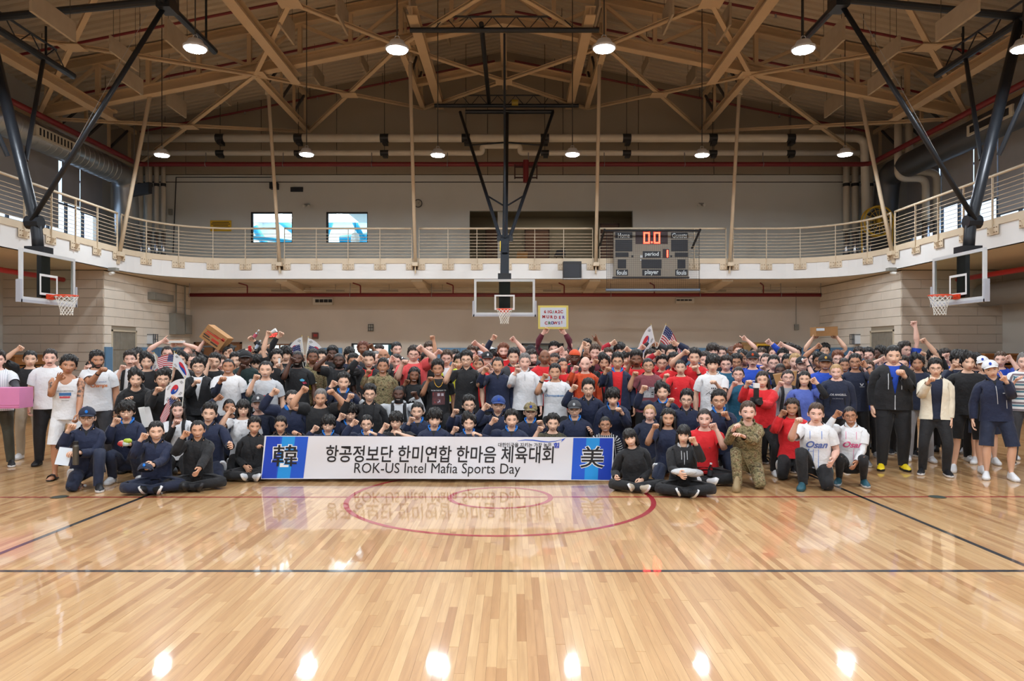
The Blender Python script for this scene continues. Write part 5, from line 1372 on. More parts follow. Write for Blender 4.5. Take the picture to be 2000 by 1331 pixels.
def build_services():
 wp = paint('pipe_white', (206, 198, 182), .5, .05, 2); red = paint('pipe_red', (112, 24, 30), .45, .04, 2); blk = pmat('clamp_black', (32, 32, 34), .5)
 chrome = pmat('pipe_foil', (200, 204, 210), .25, Metallic=.9); wire = pmat('wire_dark', (50, 46, 42), .5)
 def run(name, label, pts, r, mat, rb=.3, clamps=(), cat='pipe', n=14, cr=None):
  e = empty(name, pts[0], label, cat); MB().tube(bend(pts, rb) if len(pts) > 2 else pts, r, n).build('pipe_run', mat, e, smooth=True)
  for c in clamps:
   MB().tube([V3(*c) - V3(.16, 0, 0), V3(*c) + V3(.16, 0, 0)], r * 1.08, 12).box(c[0] - .06, c[1] - r * 1.2, c[2] - r * 1.7, c[0] + .12, c[1] + r * 1.1, c[2] - r * .9).build('clamp', blk, e)
   MB().tube([(c[0], c[1], c[2] + r), (c[0], c[1], zroof(c[0]))], .012, 5).build('hanging_rod', wire, e)
  return e
 px = lambda x, Y: (x - VPX) * Y / F_PX
 cx = [px(q, 27.6) for q in (430, 583, 751, 910, 1064, 1224, 1392, 1544)]
 run('heating_pipe', 'thick white insulated pipe across the back wall, upper of two', [(-14.3, 27.6, 9.98), (13.5, 27.6, 9.98), (13.6, 27.6, 6.4)], .155, wp, .35, [(x, 27.6, 9.98) for x in cx])
 e = run('heating_pipe', 'thinner white insulated pipe below the thick one', [(-14.3, 27.6, 9.41), (-1.2, 27.6, 9.41), (-1.2, 27.6, 9.68), (.25, 27.6, 9.68), (.25, 27.6, 9.41), (13.3, 27.6, 9.41)], .105, wp, .12, [(x, 27.6, 9.41) for x in cx[:3] + cx[4:]])
 e = run('sprinkler_main', 'dark red main pipe crossing the back wall under the white pipes', [(-14.4, 9, 8.95), (-14.4, 27.5, 8.95), (13.65, 27.5, 8.95), (13.65, 9, 8.95)], .088, red, .3)
 for q in (402, 553, 726, 874, 1032, 1180, 1337, 1490):
  x = px(q, 27.5); MB().tube([(x, 27.5, 8.95), (x, 27.5, 9.4)], .02, 6).ring((x, 27.5, 8.95), .10, .012, (1, 0, 0), 16, 5).build('hanger_ring', pmat('zinc', (150, 150, 150), .35, Metallic=.8), e)
 x = px(1027, 27.4); MB().tube([(x, 27.3, 9.05), (x, 27.3, 8.2)], .11, 10).build('drop_pipe', red, e); MB().beam((x - .42, 27.35, 8.9), (x - .42, 27.35, 8.35), .05, .05).beam((x + .42, 27.35, 8.9), (x + .42, 27.35, 8.35), .05, .05).beam((x - .42, 27.35, 8.4), (x + .42, 27.35, 8.4), .05, .05).beam((x - .42, 27.35, 8.8), (x + .42, 27.35, 8.8), .05, .05).build('pipe_bracket', pmat('bracket_dark', (60, 36, 34), .6), e)
 for y, nm, zo in ((21.2, 'over the crowd', .5), (24.5, 'midway to the back wall', .43), (28.7, 'against the back wall', .42)):
  e = empty('sprinkler_branch', (XC, y, 13.4), 'thin dark red sprinkler pipe following the roof slope ' + nm, 'pipe')
  for s in (-1, 1): MB().tube([(XC + s * .4, y, zroof(XC + s * .4) - zo), (XC + s * 14.6, y, zroof(XC + s * 14.6) - zo)], .042, 8).build('pipe_run', red, e)
  for s in (-1, 1):
   for k in range(5): x = XC + s * (2 + 2.9 * k); MB().tube([(x, y, zroof(x) - zo - .02), (x, y, zroof(x))], .011, 5).build('hanging_rod', wire, e); MB().lathe([(.02, 0), (.035, -.03), (.02, -.09), (.05, -.10)], (x + .3, y, zroof(x + .3) - zo - .02), 8).build('sprinkler_head', pmat('zinc', (150, 150, 150), .35, Metallic=.8), e)
 e = run('sprinkler_pipe', 'red pipe under the balcony along the back wall', [(-12.4, 27.5, 3.93), (11.8, 27.5, 3.93)], .072, red)
 for q in (483, 704, 885, 1102, 1278, 1491):
  x = px(q, 27.5); MB().tube(bend([(x, 27.5, 3.93), (x, 27.5, 4.3), (x - .22, 27.2, 4.36)], .06), .026, 6).build('riser', red, e)
 for q in (370, 684, 843, 1193, 1367, 1525, 1603): x = px(q, 27.5); MB().ring((x, 27.5, 3.93), .08, .012, (1, 0, 0), 16, 5).tube([(x, 27.5, 4.0), (x, 27.5, DECK0)], .014, 5).build('hanger_ring', pmat('zinc', (150, 150, 150), .35, Metallic=.8), e)
 for s, X, nm in ((-1, -14.2, 'track on the spiral duct side'), (1, 14.0, 'track on the dark duct side')):
  e = run('sprinkler_pipe', 'bright red pipe below the ' + nm, [(X, 11, 4.03), (X, 22.6, 4.03)], .075, paint('pipe_red_bright', (196, 34, 34), .4, .03, 2))
  MB().tube([(X, 17.0 if s < 0 else 18.8, 4.03), (X, 17.0 if s < 0 else 18.8, DECK0)], .03, 6).build('riser', red, e)
 dl = empty('air_duct', (-14.9, 20, 8.54), 'round spiral steel air duct along the bright window wall', 'duct'); steel = pmat('duct_steel', (168, 172, 176), .35, Metallic=.85)
 MB().tube(bend([(-14.9, 9, 8.5), (-14.9, 27.5, 8.5), (-14.9, 27.75, 5.2)], .6, 8), .43, 24).build('duct_body', steel, dl, smooth=True)
 m = MB()
 for k in range(60): y = 10 + k * .28; m.ring((-14.9, y, 8.5), .432, .012, (.12, 1, .05), 24, 4)
 m.build('spiral_seam', steel, dl, kind='stuff')
 MB().box(-14.5, 21.6, 8.28, -14.38, 23.6, 8.62).build('grille_frame', pmat('grille_cream', (190, 182, 164), .5), dl); [MB().box(-14.385, 21.75 + .17 * k, 8.34, -14.37, 21.82 + .17 * k, 8.56).build('grille_slot', blk, dl) for k in range(10)]
 dr = empty('air_duct', (14.25, 20, 8.54), 'round dark air duct along the window wall above the scoreboard side', 'duct'); dkd = pmat('duct_dark', (92, 94, 98), .4, Metallic=.7)
 MB().tube(bend([(14.25, 9, 8.5), (14.25, 27.3, 8.5), (14.25, 27.7, 5.2)], .6, 8), .43, 24).build('duct_body', dkd, dr, smooth=True); MB().box(13.78, 19.8, 8.3, 13.84, 21.8, 8.62).build('grille_frame', pmat('grille_cream', (190, 182, 164), .5), dr); MB().box(13.77, 19.95, 8.36, 13.785, 21.65, 8.56).build('grille_slot', blk, dr)
 dlow = empty('air_duct', (14.9, 17, 3.6), 'grey duct under the track on the dark duct side', 'duct'); MB().tube([(14.9, 11, 3.55), (14.9, 22.7, 3.55)], .36, 20).build('duct_body', paint('duct_grey', (150, 150, 146), .5, .05, 1), dlow, smooth=True)
 for xs, lab in (((-14.9, -14.56, -14.24, -13.97), 'spiral duct corner'), ((13.28, 13.63, 13.95, 14.26), 'yellow fan corner')):
  for i, (x, r) in enumerate(zip(xs, (.12, .13, .085, .085))):
   e = empty('riser_pipe', (x, 28.6, DECK1), f'upright white foil footed pipe, {lab}, {ordinal(i)} from the window wall' if x < 0 else f'upright white foil footed pipe, {lab}, {ordinal(3 - i)} from the window wall', 'pipe')
   MB().tube([(x, 28.6, 6.55), (x, 28.6, 9.3)], r, 14).build('pipe_run', wp, e, smooth=True); MB().tube([(x, 28.6, DECK1), (x, 28.6, 6.55)], r * 1.02, 14).build('foil_wrap', chrome, e, smooth=True)
   for z in (5.55, 8.35): MB().tube([(x, 28.6, z), (x, 28.6, z + .12)], r * 1.15, 12).build('clamp', blk, e)
 for k, x0 in enumerate((13.95, 14.35)):
  e = empty('riser_pipe', (x0, 26, DECK1), ['inner', 'outer'][k] + ' white pipe with a double bend before the dark duct', 'pipe'); MB().tube(bend([(x0, 26, 10.2), (x0, 26, 8.05 + .22 * k), (x0 + 1.0, 26, 8.05 + .22 * k), (x0 + 1.0, 26, 6.5)], .3), .13, 14).build('pipe_run', wp, e, smooth=True); MB().tube([(x0 + 1.0, 26, DECK1), (x0 + 1.0, 26, 6.5)], .133, 14).build('foil_wrap', chrome, e, smooth=True)
 e = empty('conduit', (0, 28.0, 4.2), 'thin conduit carrying light battens under the balcony', 'conduit'); MB().tube([(-12.3, 28.2, 4.23), (11.9, 28.2, 4.23)], .02, 6).tube([(-12.3, 28.0, 4.14), (11.9, 28.0, 4.14)], .028, 6).build('conduit_run', wp, e)
 for q in (548, 655, 760, 864, 1078, 1400, 1505): x = px(q, 28); MB().box(x - .35, 27.95, 4.10, x + .35, 28.05, 4.18).tube([(x, 28, 4.18), (x, 28, DECK0)], .012, 5).build('batten', pmat('batten_grey', (160, 154, 142), .5), e)
LAMPX = (-10.45, -6.15, -2.25, 1.75, 5.6, 9.85)
def build_lamps():
 hs = pmat('lamp_housing', (196, 198, 202), .4); glow = emis('lamp_glow', (240, 246, 255), 60.0); wire = pmat('wire_dark', (50, 46, 42), .5)
 for j, (Y, nm) in enumerate(((21.3, 'in the row before the back wall'), (13.85, 'in the row over the crowd'), (6.3, ''), (-1.2, ''), (-7.0, ''))):
  for i, x in enumerate(LAMPX):
   z = 7.62 + (.02 if i % 2 else 0)
   lab = f'round high bay lamp {nm}, {ordinal(i)} from spiral duct' if j < 2 else f'round high bay lamp over the empty near court, {ordinal(i)} from the spiral duct, {ordinal(j - 2)} row'
   e = empty('high_bay_lamp', (x, Y, z), lab, 'lamp', 'lamps over the near court' if j > 1 else 'high bay lamps')
   MB().lathe([(.05, .16), (.13, .15), (.17, .07), (.225, .03), (.23, -.01), (.20, -.015)], (x, Y, z), 24).build('housing', hs, e, smooth=True)
   MB().lathe([(.20, -.016), (.19, -.04), (.10, -.055), (.02, -.058)], (x, Y, z), 24).build('lens', glow, e, smooth=True)
   MB().ring((x, Y, z + .21), .045, .008, (0, 1, 0), 14, 5).build('hook', hs, e); MB().tube([(x, Y, z + .25), (x, Y, zroof(x))], .014, 6).build('cable', wire, e)
   l = bpy.data.lights.new('lamp_light', 'AREA'); l.shape = 'DISK'; l.size = .42; l.energy = LAMP_W; l.color = (.88, .95, 1.0); lo = bpy.data.objects.new('lamp_light', l); link(lo); lo.location = (x, Y, z - .075); lo.parent = None
def build_hoops():
 blk = pmat('mast_black', (34, 38, 44), .38, Metallic=.3); frame = pmat('board_frame', (206, 210, 214), .45); org = pmat('rim_orange', (226, 72, 34), .4); net = pmat('net_white', (228, 228, 224), .8); padm = pmat('board_pad', (176, 180, 192), .6)
 glass = pmat('board_glass', (228, 240, 238), .02, **{'Transmission Weight': 1.0, 'IOR': 1.06, 'Specular IOR Level': .8})
 def board(name, label, c, R):
  """a glass board whose middle of the face is c; R maps local (x along, y out of the face towards the court, z up)"""
  e = empty('basketball_hoop', c, label, 'basketball hoop'); c = V3(*c)
  L = lambda x, y, z: c + R @ V3(x, y, z)
  def bx(mb, x0, y0, z0, x1, y1, z1): return mb.hexa([L(*p) for p in [(x0, y0, z0), (x1, y0, z0), (x1, y1, z0), (x0, y1, z0), (x0, y0, z1), (x1, y0, z1), (x1, y1, z1), (x0, y1, z1)]])
  hw, hh, t = .915, .535, .07
  m = MB(); bx(m, -hw, -.03, hh - t, hw, .03, hh); bx(m, -hw, -.03, -hh, hw, .03, -hh + t); bx(m, -hw, -.03, -hh + t, -hw + t, .03, hh - t); bx(m, hw - t, -.03, -hh + t, hw, .03, hh - t); m.build('board_frame', frame, e)
  bx(MB(), -hw + t, -.006, -hh + t, hw - t, .006, hh - t).build('glass_pane', glass, e)
  m = MB(); w, b0, b1, k = .305, -.385, .07, .05
  bx(m, -w, .007, b1 - k, w, .010, b1); bx(m, -w, .007, b0, w, .010, b0 + k); bx(m, -w, .007, b0 + k, -w + k, .010, b1 - k); bx(m, w - k, .007, b0 + k, w, .010, b1 - k); m.build('target_square', pmat('mark_white', (226, 228, 230), .5), e)
  m = MB(); bx(m, -hw - .03, -.05, -hh - .05, hw + .03, .05, -hh + .01); bx(m, -hw - .05, -.05, -hh - .05, -hw + .01, .05, -hh + .42); bx(m, hw - .01, -.05, -hh - .05, hw + .05, .05, -hh + .42); m.build('edge_pad', padm, e)
  rc = L(0, .40, -.385); up = V3(0, 0, 1)
  m = MB(); m.ring(rc, .2285, .011, (0, 0, 1), 32, 8)
  for s in (-1, 1): m.tube([L(s * .10, .05, -.45), L(s * .17, .25, -.39)], .010, 6)
  bx(m, -.10, .01, -.47, .10, .055, -.36); bx(m, -.08, .055, -.395, .08, .19, -.375); m.build('rim', org, e, smooth=False)
  m = MB(); n = 12; rows = 8; rr = [.222, .205, .185, .165, .148, .135, .125, .118, .122]
  for i in range(n):
   for d in (-1, 1):
    pts = []
    for k in range(rows + 1): a = 2 * PI * (i + d * k * .5) / n; pts.append(rc + V3(math.cos(a) * rr[k], math.sin(a) * rr[k], -.012 - .052 * k))
    m.tube(pts, .0052, 4, cap=False)
  m.build('net', net, e)
  return e, L
 e, L = board('m', 'glass basketball hoop hanging at the middle before the back wall', (-.27, 21.55, 3.40), np.diag([1., -1., 1.]) @ np.diag([1, 1, 1.]))
 X = -.27; A, B = V3(X, 27.6, 10.95), V3(X, 21.75, 4.3)
 at = lambda t: A + (B - A) * t
 MB().beam(at(0), at(.93), .17, .17).build('mast', blk, e); MB().beam(at(.84), V3(X, 21.72, 3.95), .26, .26).build('mast_sleeve', blk, e); MB().box(X - .17, 21.60, 2.95, X + .17, 21.72, 4.05).build('back_plate', blk, e); MB().box(X - .2, 21.55, 3.9, X + .2, 21.75, 4.12).build('mount_bracket', blk, e)
 MB().tube([(-1.85, 27.55, 10.98), (1.55, 27.55, 10.98)], .08, 10).build('hinge_bar', blk, e)
 K = at(.845)
 for s in (-1, 1):
  P0 = V3(X + s * 1.78, 27.5, 10.95); P1 = K + V3(s * .14, 0, 0); MB().tube([P0, P1], .06, 8).build('side_brace', blk, e)
  for t, tm in ((.30, .13), (.70, .60)): q = P0 + (P1 - P0) * t; MB().tube([q, at(tm + (.10 if t < .5 else .05)) + V3(s * .09, 0, 0)], .03, 6).build('cross_brace', blk, e)
 MB().box(X - .25, K[1] - .1, K[2] - .08, X + .25, K[1] + .1, K[2] + .08).build('clamp', blk, e); MB().tube([(X, 21.25, 11.2), K + V3(0, -.15, 0)], .035, 8).build('front_brace', blk, e); MB().tube([K + V3(-.12, -.1, -.1), K + V3(-.12, -.15, -.42)], .04, 8).build('yellow_strap', pmat('strap_yellow', (214, 180, 40), .6), e)
 for Y, z, w, nm in ((21.25, 11.3, 2.8, 'front'), (27.8, 11.3, 2.8, 'rear')):
  m = MB(); m.tube([(X - w, Y, z), (X + w, Y, z)], .075, 10); m.tube([(X - w * .6, Y, z + .4), (X + w * .6, Y, z + .4)], .028, 6)
  for k in range(7): a = X - w * .75 + w * 1.5 * k / 6; b = a + w * .25; m.tube([(a, Y, z), (min(a + w * .125, X + w * .6), Y, z + .4)], .014, 5); m.tube([(min(a + w * .125, X + w * .6), Y, z + .4), (min(b, X + w * .75), Y, z)], .014, 5)
  m.build('header_bar', blk, e)
 MB().tube([(X - .68, 21.1, 11.42), (X - .68, 27.95, 11.42)], .075, 10).build('spacer_pipe', blk, e); MB().tube([(X + .2, 27.6, 11.35), (X + .45, 27.6, 11.35)], .12, 10).build('winch', pmat('winch_yellow', (150, 130, 40), .5), e)
 for s, lab in ((-1, 'glass basketball hoop on the spiral duct side, seen at a slant'), (1, 'glass basketball hoop on the dark duct side, seen at a slant')):
  cx = -10.2 if s < 0 else 9.71; yc = 15.72 if s < 0 else 15.65
  R = np.stack([V3(0, 1 * -s, 0) * -1, V3(-s, 0, 0), V3(0, 0, 1)], 1)
  if np.linalg.det(R) < 0: R[:, 0] *= -1
  e, L = board('s', lab, (cx, yc, 3.38), R); dx = lambda v: cx + s * v
  MB().box(min(dx(.06), dx(.16)), yc - .15, 2.95, max(dx(.06), dx(.16)), yc + .15, 4.02).build('back_plate', blk, e); MB().box(min(dx(.0), dx(.42)), yc - .17, 3.92, max(dx(.0), dx(.42)), yc + .17, 4.06).build('mount_bracket', blk, e)
  MB().tube(bend([(dx(.22), yc, 3.95), (dx(.26), yc, 4.5), (dx(1.36), yc, 9.0)], .25), .115, 14).build('mast', blk, e, smooth=True)
  MB().tube([(dx(.30), yc - .1, 4.62), (dx(-2.55), yc, 9.35)], .055, 10).build('front_brace', blk, e, smooth=True); MB().tube([(dx(.16), yc, 4.6), (dx(.46), yc, 4.6)], .15, 10).build('clamp', blk, e)
  MB().tube([(dx(.75), yc - .2, 6.0), (dx(1.36), yc - 1.4, 8.95)], .05, 8).tube([(dx(.60), yc + .15, 6.0), (dx(1.36), yc + 1.9, 8.95)], .05, 8).build('side_brace', blk, e)
  m = MB(); m.tube([(dx(1.36), yc - 3.0, 9.0), (dx(1.36), yc + 3.1, 9.0)], .085, 10); m.tube([(dx(1.36), yc - 2.0, 9.4), (dx(1.36), yc + 2.4, 9.4)], .03, 6)
  for k in range(6): y = yc - 2.6 + k * .9; m.tube([(dx(1.36), y, 9.0), (dx(1.36), y + .45, 9.4)], .016, 5); m.tube([(dx(1.36), y + .45, 9.4), (dx(1.36), y + .9, 9.0)], .016, 5)
  m.build('header_bar', blk, e); m = MB(); m.tube([(dx(-2.6), yc - 2.6, 9.4), (dx(-2.6), yc + 2.5, 9.4)], .085, 10); m.build('header_bar', blk, e)
  MB().tube([(dx(1.5), yc + .1, 9.12), (dx(-2.75), yc + .1, 9.55)], .085, 10).build('spacer_pipe', blk, e); MB().box(min(dx(-2.45), dx(-2.75)), yc - .2, 9.25, max(dx(-2.45), dx(-2.75)), yc + .25, 9.65).build('pivot_joint', blk, e)
  for yy in (yc - 2, yc + 2): MB().tube([(dx(1.36), yy, 9.0), (dx(1.36), yy, zch(dx(1.36)) - .35)], .03, 6).tube([(dx(-2.6), yy, 9.4), (dx(-2.6), yy, zch(dx(-2.6)) - .35)], .03, 6).build('hanger', blk, e)
  MB().tube([(dx(.3), yc, 4.7), (dx(-2.0), yc + .3, 9.3)], .006, 4).build('hoist_cable', pmat('wire_grey', (150, 150, 150), .4), e)
def build_scoreboard():
 Y = 25.42; px = lambda x: (x - VPX) * Y / F_PX; pz = lambda y: CAM_H - (y - VPY) * Y / F_PX
 e = empty('scoreboard', (px(1272), Y, pz(541)), 'grey electric scoreboard showing red digits behind a black net', 'scoreboard'); case = paint('board_grey', (142, 134, 122), .6, .03, 3); dk = pmat('panel_black', (28, 30, 38), .5)
 MB().box(px(1199), Y, pz(541), px(1345), Y + .16, pz(453)).build('case', case, e); MB().box(px(1197), Y + .02, pz(543), px(1347), Y + .18, pz(541)).build('case_foot', dk, e)
 q = lambda x: 1180 + x / 9.505; r = lambda y: 440 + y / 9.507
 def panel(x0, y0, x1, y1, m=dk, d=.012): return MB().box(px(q(x0)), Y - d, pz(r(y1)), px(q(x1)), Y + .01, pz(r(y0))).build('panel', m, e)
 for R_ in ((205, 130, 525, 248), (205, 270, 522, 487), (208, 508, 452, 592), (250, 640, 408, 805), (218, 828, 442, 938), (715, 485, 1050, 608), (693, 640, 1065, 805), (708, 828, 1053, 940), (1240, 135, 1552, 248), (1242, 270, 1552, 487), (1310, 510, 1555, 592), (1360, 640, 1508, 805), (1318, 828, 1548, 940), (505, 560, 540, 598), (1228, 560, 1262, 598)): panel(*R_)
 dr = pmat('panel_dark_red', (44, 20, 26), .5); panel(583, 125, 1178, 350, dr); panel(1088, 445, 1200, 610, dr)
 white = pmat('letter_white', (214, 224, 230), .5); led = emis('led_red', (255, 52, 34), 14.0)
 for t, x0, x1, y0, y1 in (('Home', 255, 474, 150, 238), ('Guests', 1260, 1536, 150, 238), ('period', 755, 1012, 498, 596), ('fouls', 236, 422, 838, 924), ('player', 752, 1008, 832, 934), ('fouls', 1340, 1524, 838, 924)):
  g = fit(t, q(x0), q(x1), r(y0), r(y1), .022); flat(g, lambda u, v: (px(u), Y - .016, pz(v)), 'lettering', white, e)
 def seg(x0, x1, y0, y1, w):
  m = MB()
  for (a, b, c, d) in ((x0, y0, x1, y0 + w), (x0, y1 - w, x1, y1), (x0, y0, x0 + w, y1), (x1 - w, y0, x1, y1)): m.box(px(q(a)), Y - .018, pz(r(d)), px(q(c)), Y - .012, pz(r(b)))
  return m
 for x0 in (730, 922): seg(x0, x0 + 115, 132, 342, 26).build('digit_zero', led, e)
 MB().box(px(q(868)), Y - .018, pz(r(338)), px(q(900)), Y - .012, pz(r(305))).build('decimal_point', led, e); MB().box(px(q(1162)), Y - .018, pz(r(598)), px(q(1186)), Y - .012, pz(r(462))).build('digit_one', led, e)
 MB().box(px(q(668)), Y - .016, pz(r(608)), px(q(712)), Y - .01, pz(r(560))).box(px(q(668)), Y - .016, pz(r(658)), px(q(692)), Y - .01, pz(r(636))).build('sticker', pmat('sticker_white', (200, 206, 212), .6), e)
 n = empty('scoreboard_net', (px(1275), Y - .35, pz(568)), 'black protective net with pipe frame before the scoreboard', 'net'); blk = pmat('mast_black', (34, 38, 44), .38, Metallic=.3); Yn = Y - .35
 pxn = lambda x: (x - VPX) * Yn / F_PX; pzn = lambda y: CAM_H - (y - VPY) * Yn / F_PX
 MB().tube([(pxn(1181), Yn, pzn(451)), (pxn(1368), Yn, pzn(451))], .035, 10).build('top_pipe', blk, n); MB().tube([(pxn(1183), Yn, pzn(567)), (pxn(1367), Yn, pzn(567))], .05, 10).build('bottom_pipe', pmat('pipe_bluegrey', (92, 104, 120), .4), n)
 for x in (1181, 1368): MB().beam((pxn(x), Yn, pzn(448)), (pxn(x) - .1, 25.86, pzn(479)), .06, .05).build('arm_bracket', blk, n)
 m = MB(); x0, x1, z0, z1 = pxn(1185), pxn(1366), pzn(567), pzn(451)
 k = 0
 while x0 + k * .067 <= x1: m.box(x0 + k * .067 - .0022, Yn - .002, z0, x0 + k * .067 + .0022, Yn + .002, z1); k += 1
 k = 0
 while z0 + k * .067 <= z1: m.box(x0, Yn - .002, z0 + k * .067 - .0022, x1, Yn + .002, z0 + k * .067 + .0022); k += 1
 m.build('net_mesh', pmat('cord_black', (30, 30, 34), .8), n, kind='stuff')
 for x in (x0, x1): MB().tube([(x, Yn, z0), (x, Yn, z1)], .008, 5).build('edge_cord', blk, n)
def build_rooms(OA, OB, OC, W1, W2, REC):
 """what shows through the openings of the back wall: corridor, pool hall and lounge"""
 wh = paint('room_white', (226, 228, 226), .6, .02, 1); dkf = pmat('frame_black', (36, 36, 40), .5); cy = paint('steel_cyan', (40, 164, 206), .4, .04, 2)
 glass = pmat('window_glass', (235, 240, 245), .0)
 def room(name, x0, x1, y0, y1, z0, z1, mat, fl=None):
  m = MB(); m.box(x0, y1, z0, x1, y1 + .1, z1); m.box(x0 - .1, y0, z0, x0, y1, z1); m.box(x1, y0, z0, x1 + .1, y1, z1); m.box(x0, y0, z1, x1, y1, z1 + .1); m.box(x0, y0, z0 - .1, x1, y1, z0); return m.build(name, mat, kind='structure')
 room('wall_corridor', -12.9, 3.0, 29.21, 33.5, 0, 2.9, wh)
 room('wall_pool_hall', -14.0, -4.0, 29.21, 40.0, 5.2, 9.2, paint('room_pale_cyan', (228, 238, 240), .6, .02, 1))
 room('wall_lounge', -2.2, 5.4, 29.21, 32.2, DECK1, 7.8, paint('lounge_beige', (150, 140, 118), .7, .04, 1))
 def light(x, y, z, wd, dp, e, col=(1, 1, 1)):
  l = bpy.data.lights.new('room_light', 'AREA'); l.shape = 'RECTANGLE'; l.size = wd; l.size_y = dp; l.energy = e; l.color = col; o = bpy.data.objects.new('room_light', l); link(o); o.location = (x, y, z)
 light(-9.5, 31.3, 2.85, 4, 1.2, 330, (.92, 1, 1)); light(-5.6, 31.3, 2.85, 2, 1.2, 170, (.85, .98, 1)); light(-9, 37, 9.1, 9, 4, 620, (.93, .99, 1)); light(-9.5, 31.4, 7.6, 5, 2, 60, (.95, 1, 1)); light(1.5, 31.0, 7.75, 3, 1, 12, (1, .9, .75))
 glow = emis('downlight_glow', (250, 252, 255), 9.0)
 for i, (x, y) in enumerate(((-11.6, 32.7), (-10.4, 32.0), (-10.2, 32.7), (-7.75, 32.0), (-7.57, 32.7))):
  e = empty('downlight', (x, y, 7.9), f'round downlight seen through the upper windows, {ordinal(i)} from the yellow notice', 'lamp'); MB().lathe([(.16, .0), (.17, -.03)], (x, y, 7.88), 16).build('glow_disc', glow, e); MB().lathe([(.2, .02), (.2, -.01)], (x, y, 7.89), 16).build('trim_ring', wh, e)
 MB().box(-14, 29.3, 7.9, -4, 34.2, 8.0).build('ceiling_pool_gallery', paint('gallery_ceiling', (206, 214, 216), .7, .02, 1), kind='structure')
 t = empty('pool_hall_truss', (-9, 36, 6.5), 'cyan tubular steel roof frame seen through the upper windows', 'truss')
 for p, q, r in (((-13.5, 36, 6.2), (-4.2, 38, 8.2), .24), ((-12.5, 37, 8.9), (-8.6, 35.5, 6.0), .2), ((-10.2, 36, 5.6), (-9.0, 36, 8.9), .2), ((-8.8, 36.5, 7.4), (-4.3, 36.2, 7.9), .26), ((-7.6, 36, 8.9), (-6.4, 36, 7.2), .2), ((-8.2, 36.2, 8.7), (-7.6, 36.2, 7.4), .14), ((-13.4, 35, 7.4), (-9.2, 35.4, 7.0), .1), ((-11.4, 36, 5.4), (-13, 36, 8), .18), ((-5.6, 36, 8.9), (-5.4, 36, 7.4), .2)): MB().tube([p, q], r, 12).build('tube_member', cy, t, smooth=True)
 p = empty('pool_hall_lamp', (-7.3, 33.5, 6.7), 'white drum shaped lamp hanging beyond the second upper window', 'lamp'); MB().lathe([(.05, .62), (.16, .55), (.2, .4), (.2, 0), (.05, -.02)], (-7.42, 33.6, 6.72), 20).build('drum', wh, p, smooth=True); MB().tube([(-7.42, 33.6, 7.3), (-7.42, 33.6, 7.9)], .015, 6).build('cord', dkf, p)
 for i, w in enumerate((W1, W2)):
  f = empty(f'window_{i + 3}', (w[0], YB, w[2])); f['kind'] = 'structure'; m = MB(); m.box(w[0], YB + .02, w[2], w[0] + .07, YB + .12, w[3]); m.box(w[0], YB + .02, w[3] - .06, w[1], YB + .12, w[3]); m.box(w[1] - .03, YB + .02, w[2], w[1], YB + .12, w[3]); m.box(w[0], YB + .02, w[2], w[1], YB + .12, w[2] + .02); m.build('window_frame', dkf, f)
  MB().box(w[0] + .07, YB + .06, w[2] + .02, w[1] - .03, YB + .068, w[3] - .06).build('pane', glass, f)
 MB().box(-1.0 + .35, 29.3, DECK1, -.28, 29.55, 7.8).build('pillar_lounge', paint('pillar_white', (206, 202, 192), .6, .03, 1), kind='structure')
 wood = paint('door_brown', (112, 76, 52), .5, .08, 3); blk = pmat('chair_black', (26, 26, 30), .5)
 for i, (x0, x1, y) in enumerate(((.55, 1.55, 32.1), (3.75, 4.45, 30.6), (-1.2, -.75, 31.9))):
  d = empty('lounge_door', (x0, y, DECK1), ['brown wooden door behind the middle railing of the lounge', 'brown door standing beside the scoreboard in the lounge', 'narrow brown door behind the hoop mast'][i], 'door'); MB().box(x0, y - .05, DECK1, x1, y, 7.15).build('leaf', wood, d); MB().box(x0 - .06, y - .06, DECK1, x0, y + .02, 7.2).box(x1, y - .06, DECK1, x1 + .06, y + .02, 7.2).box(x0 - .06, y - .06, 7.15, x1 + .06, y + .02, 7.22).build('door_frame', pmat('frame_brown', (84, 56, 40), .5), d); MB().tube([(x1 - .1, y - .06, 6.1), (x1 - .1, y - .14, 6.1), (x1 - .2, y - .14, 6.1)], .014, 6).build('handle', pmat('zinc', (150, 150, 150), .35, Metallic=.8), d)
 s = empty('bar_stool', (1.95, 30.4, DECK1), 'tall black stool with low back in the lounge', 'stool'); z = DECK1
 MB().box(1.72, 30.2, z + .68, 2.2, 30.65, z + .74).build('seat', blk, s); MB().hexa([(1.75, 30.6, z + .74), (2.2, 30.6, z + .74), (2.2, 30.66, z + .74), (1.75, 30.66, z + .74), (1.85, 30.62, z + 1.0), (2.2, 30.62, z + 1.06), (2.2, 30.68, z + 1.06), (1.85, 30.68, z + 1.0)]).build('backrest', blk, s)
 for dx in (-.16, .16):
  for dy in (-.14, .16): MB().tube([(1.96 + dx * .8, 30.42 + dy * .8, z + .68), (1.96 + dx * 1.3, 30.42 + dy * 1.3, z)], .012, 6).build('leg', blk, s)
 c = empty('lounge_chair', (.35, 30.4, z), 'light wooden chair in the lounge beside the hoop mast', 'chair'); yw = paint('chair_wood', (186, 132, 70), .5, .08, 4)
 MB().box(.1, 30.2, z + .42, .58, 30.65, z + .47).build('seat', yw, c); MB().hexa([(.12, 30.62, z + .55), (.58, 30.62, z + .55), (.58, 30.66, z + .55), (.12, 30.66, z + .55), (.15, 30.68, z + .92), (.62, 30.68, z + .92), (.62, 30.72, z + .92), (.15, 30.72, z + .92)]).build('backrest', yw, c)
 for dx in (.13, .55):
  for dy in (30.23, 30.62): MB().tube([(dx, dy, z + .43 if dy < 30.5 else z + .6), (dx, dy, z)], .018, 6).build('leg', yw, c)
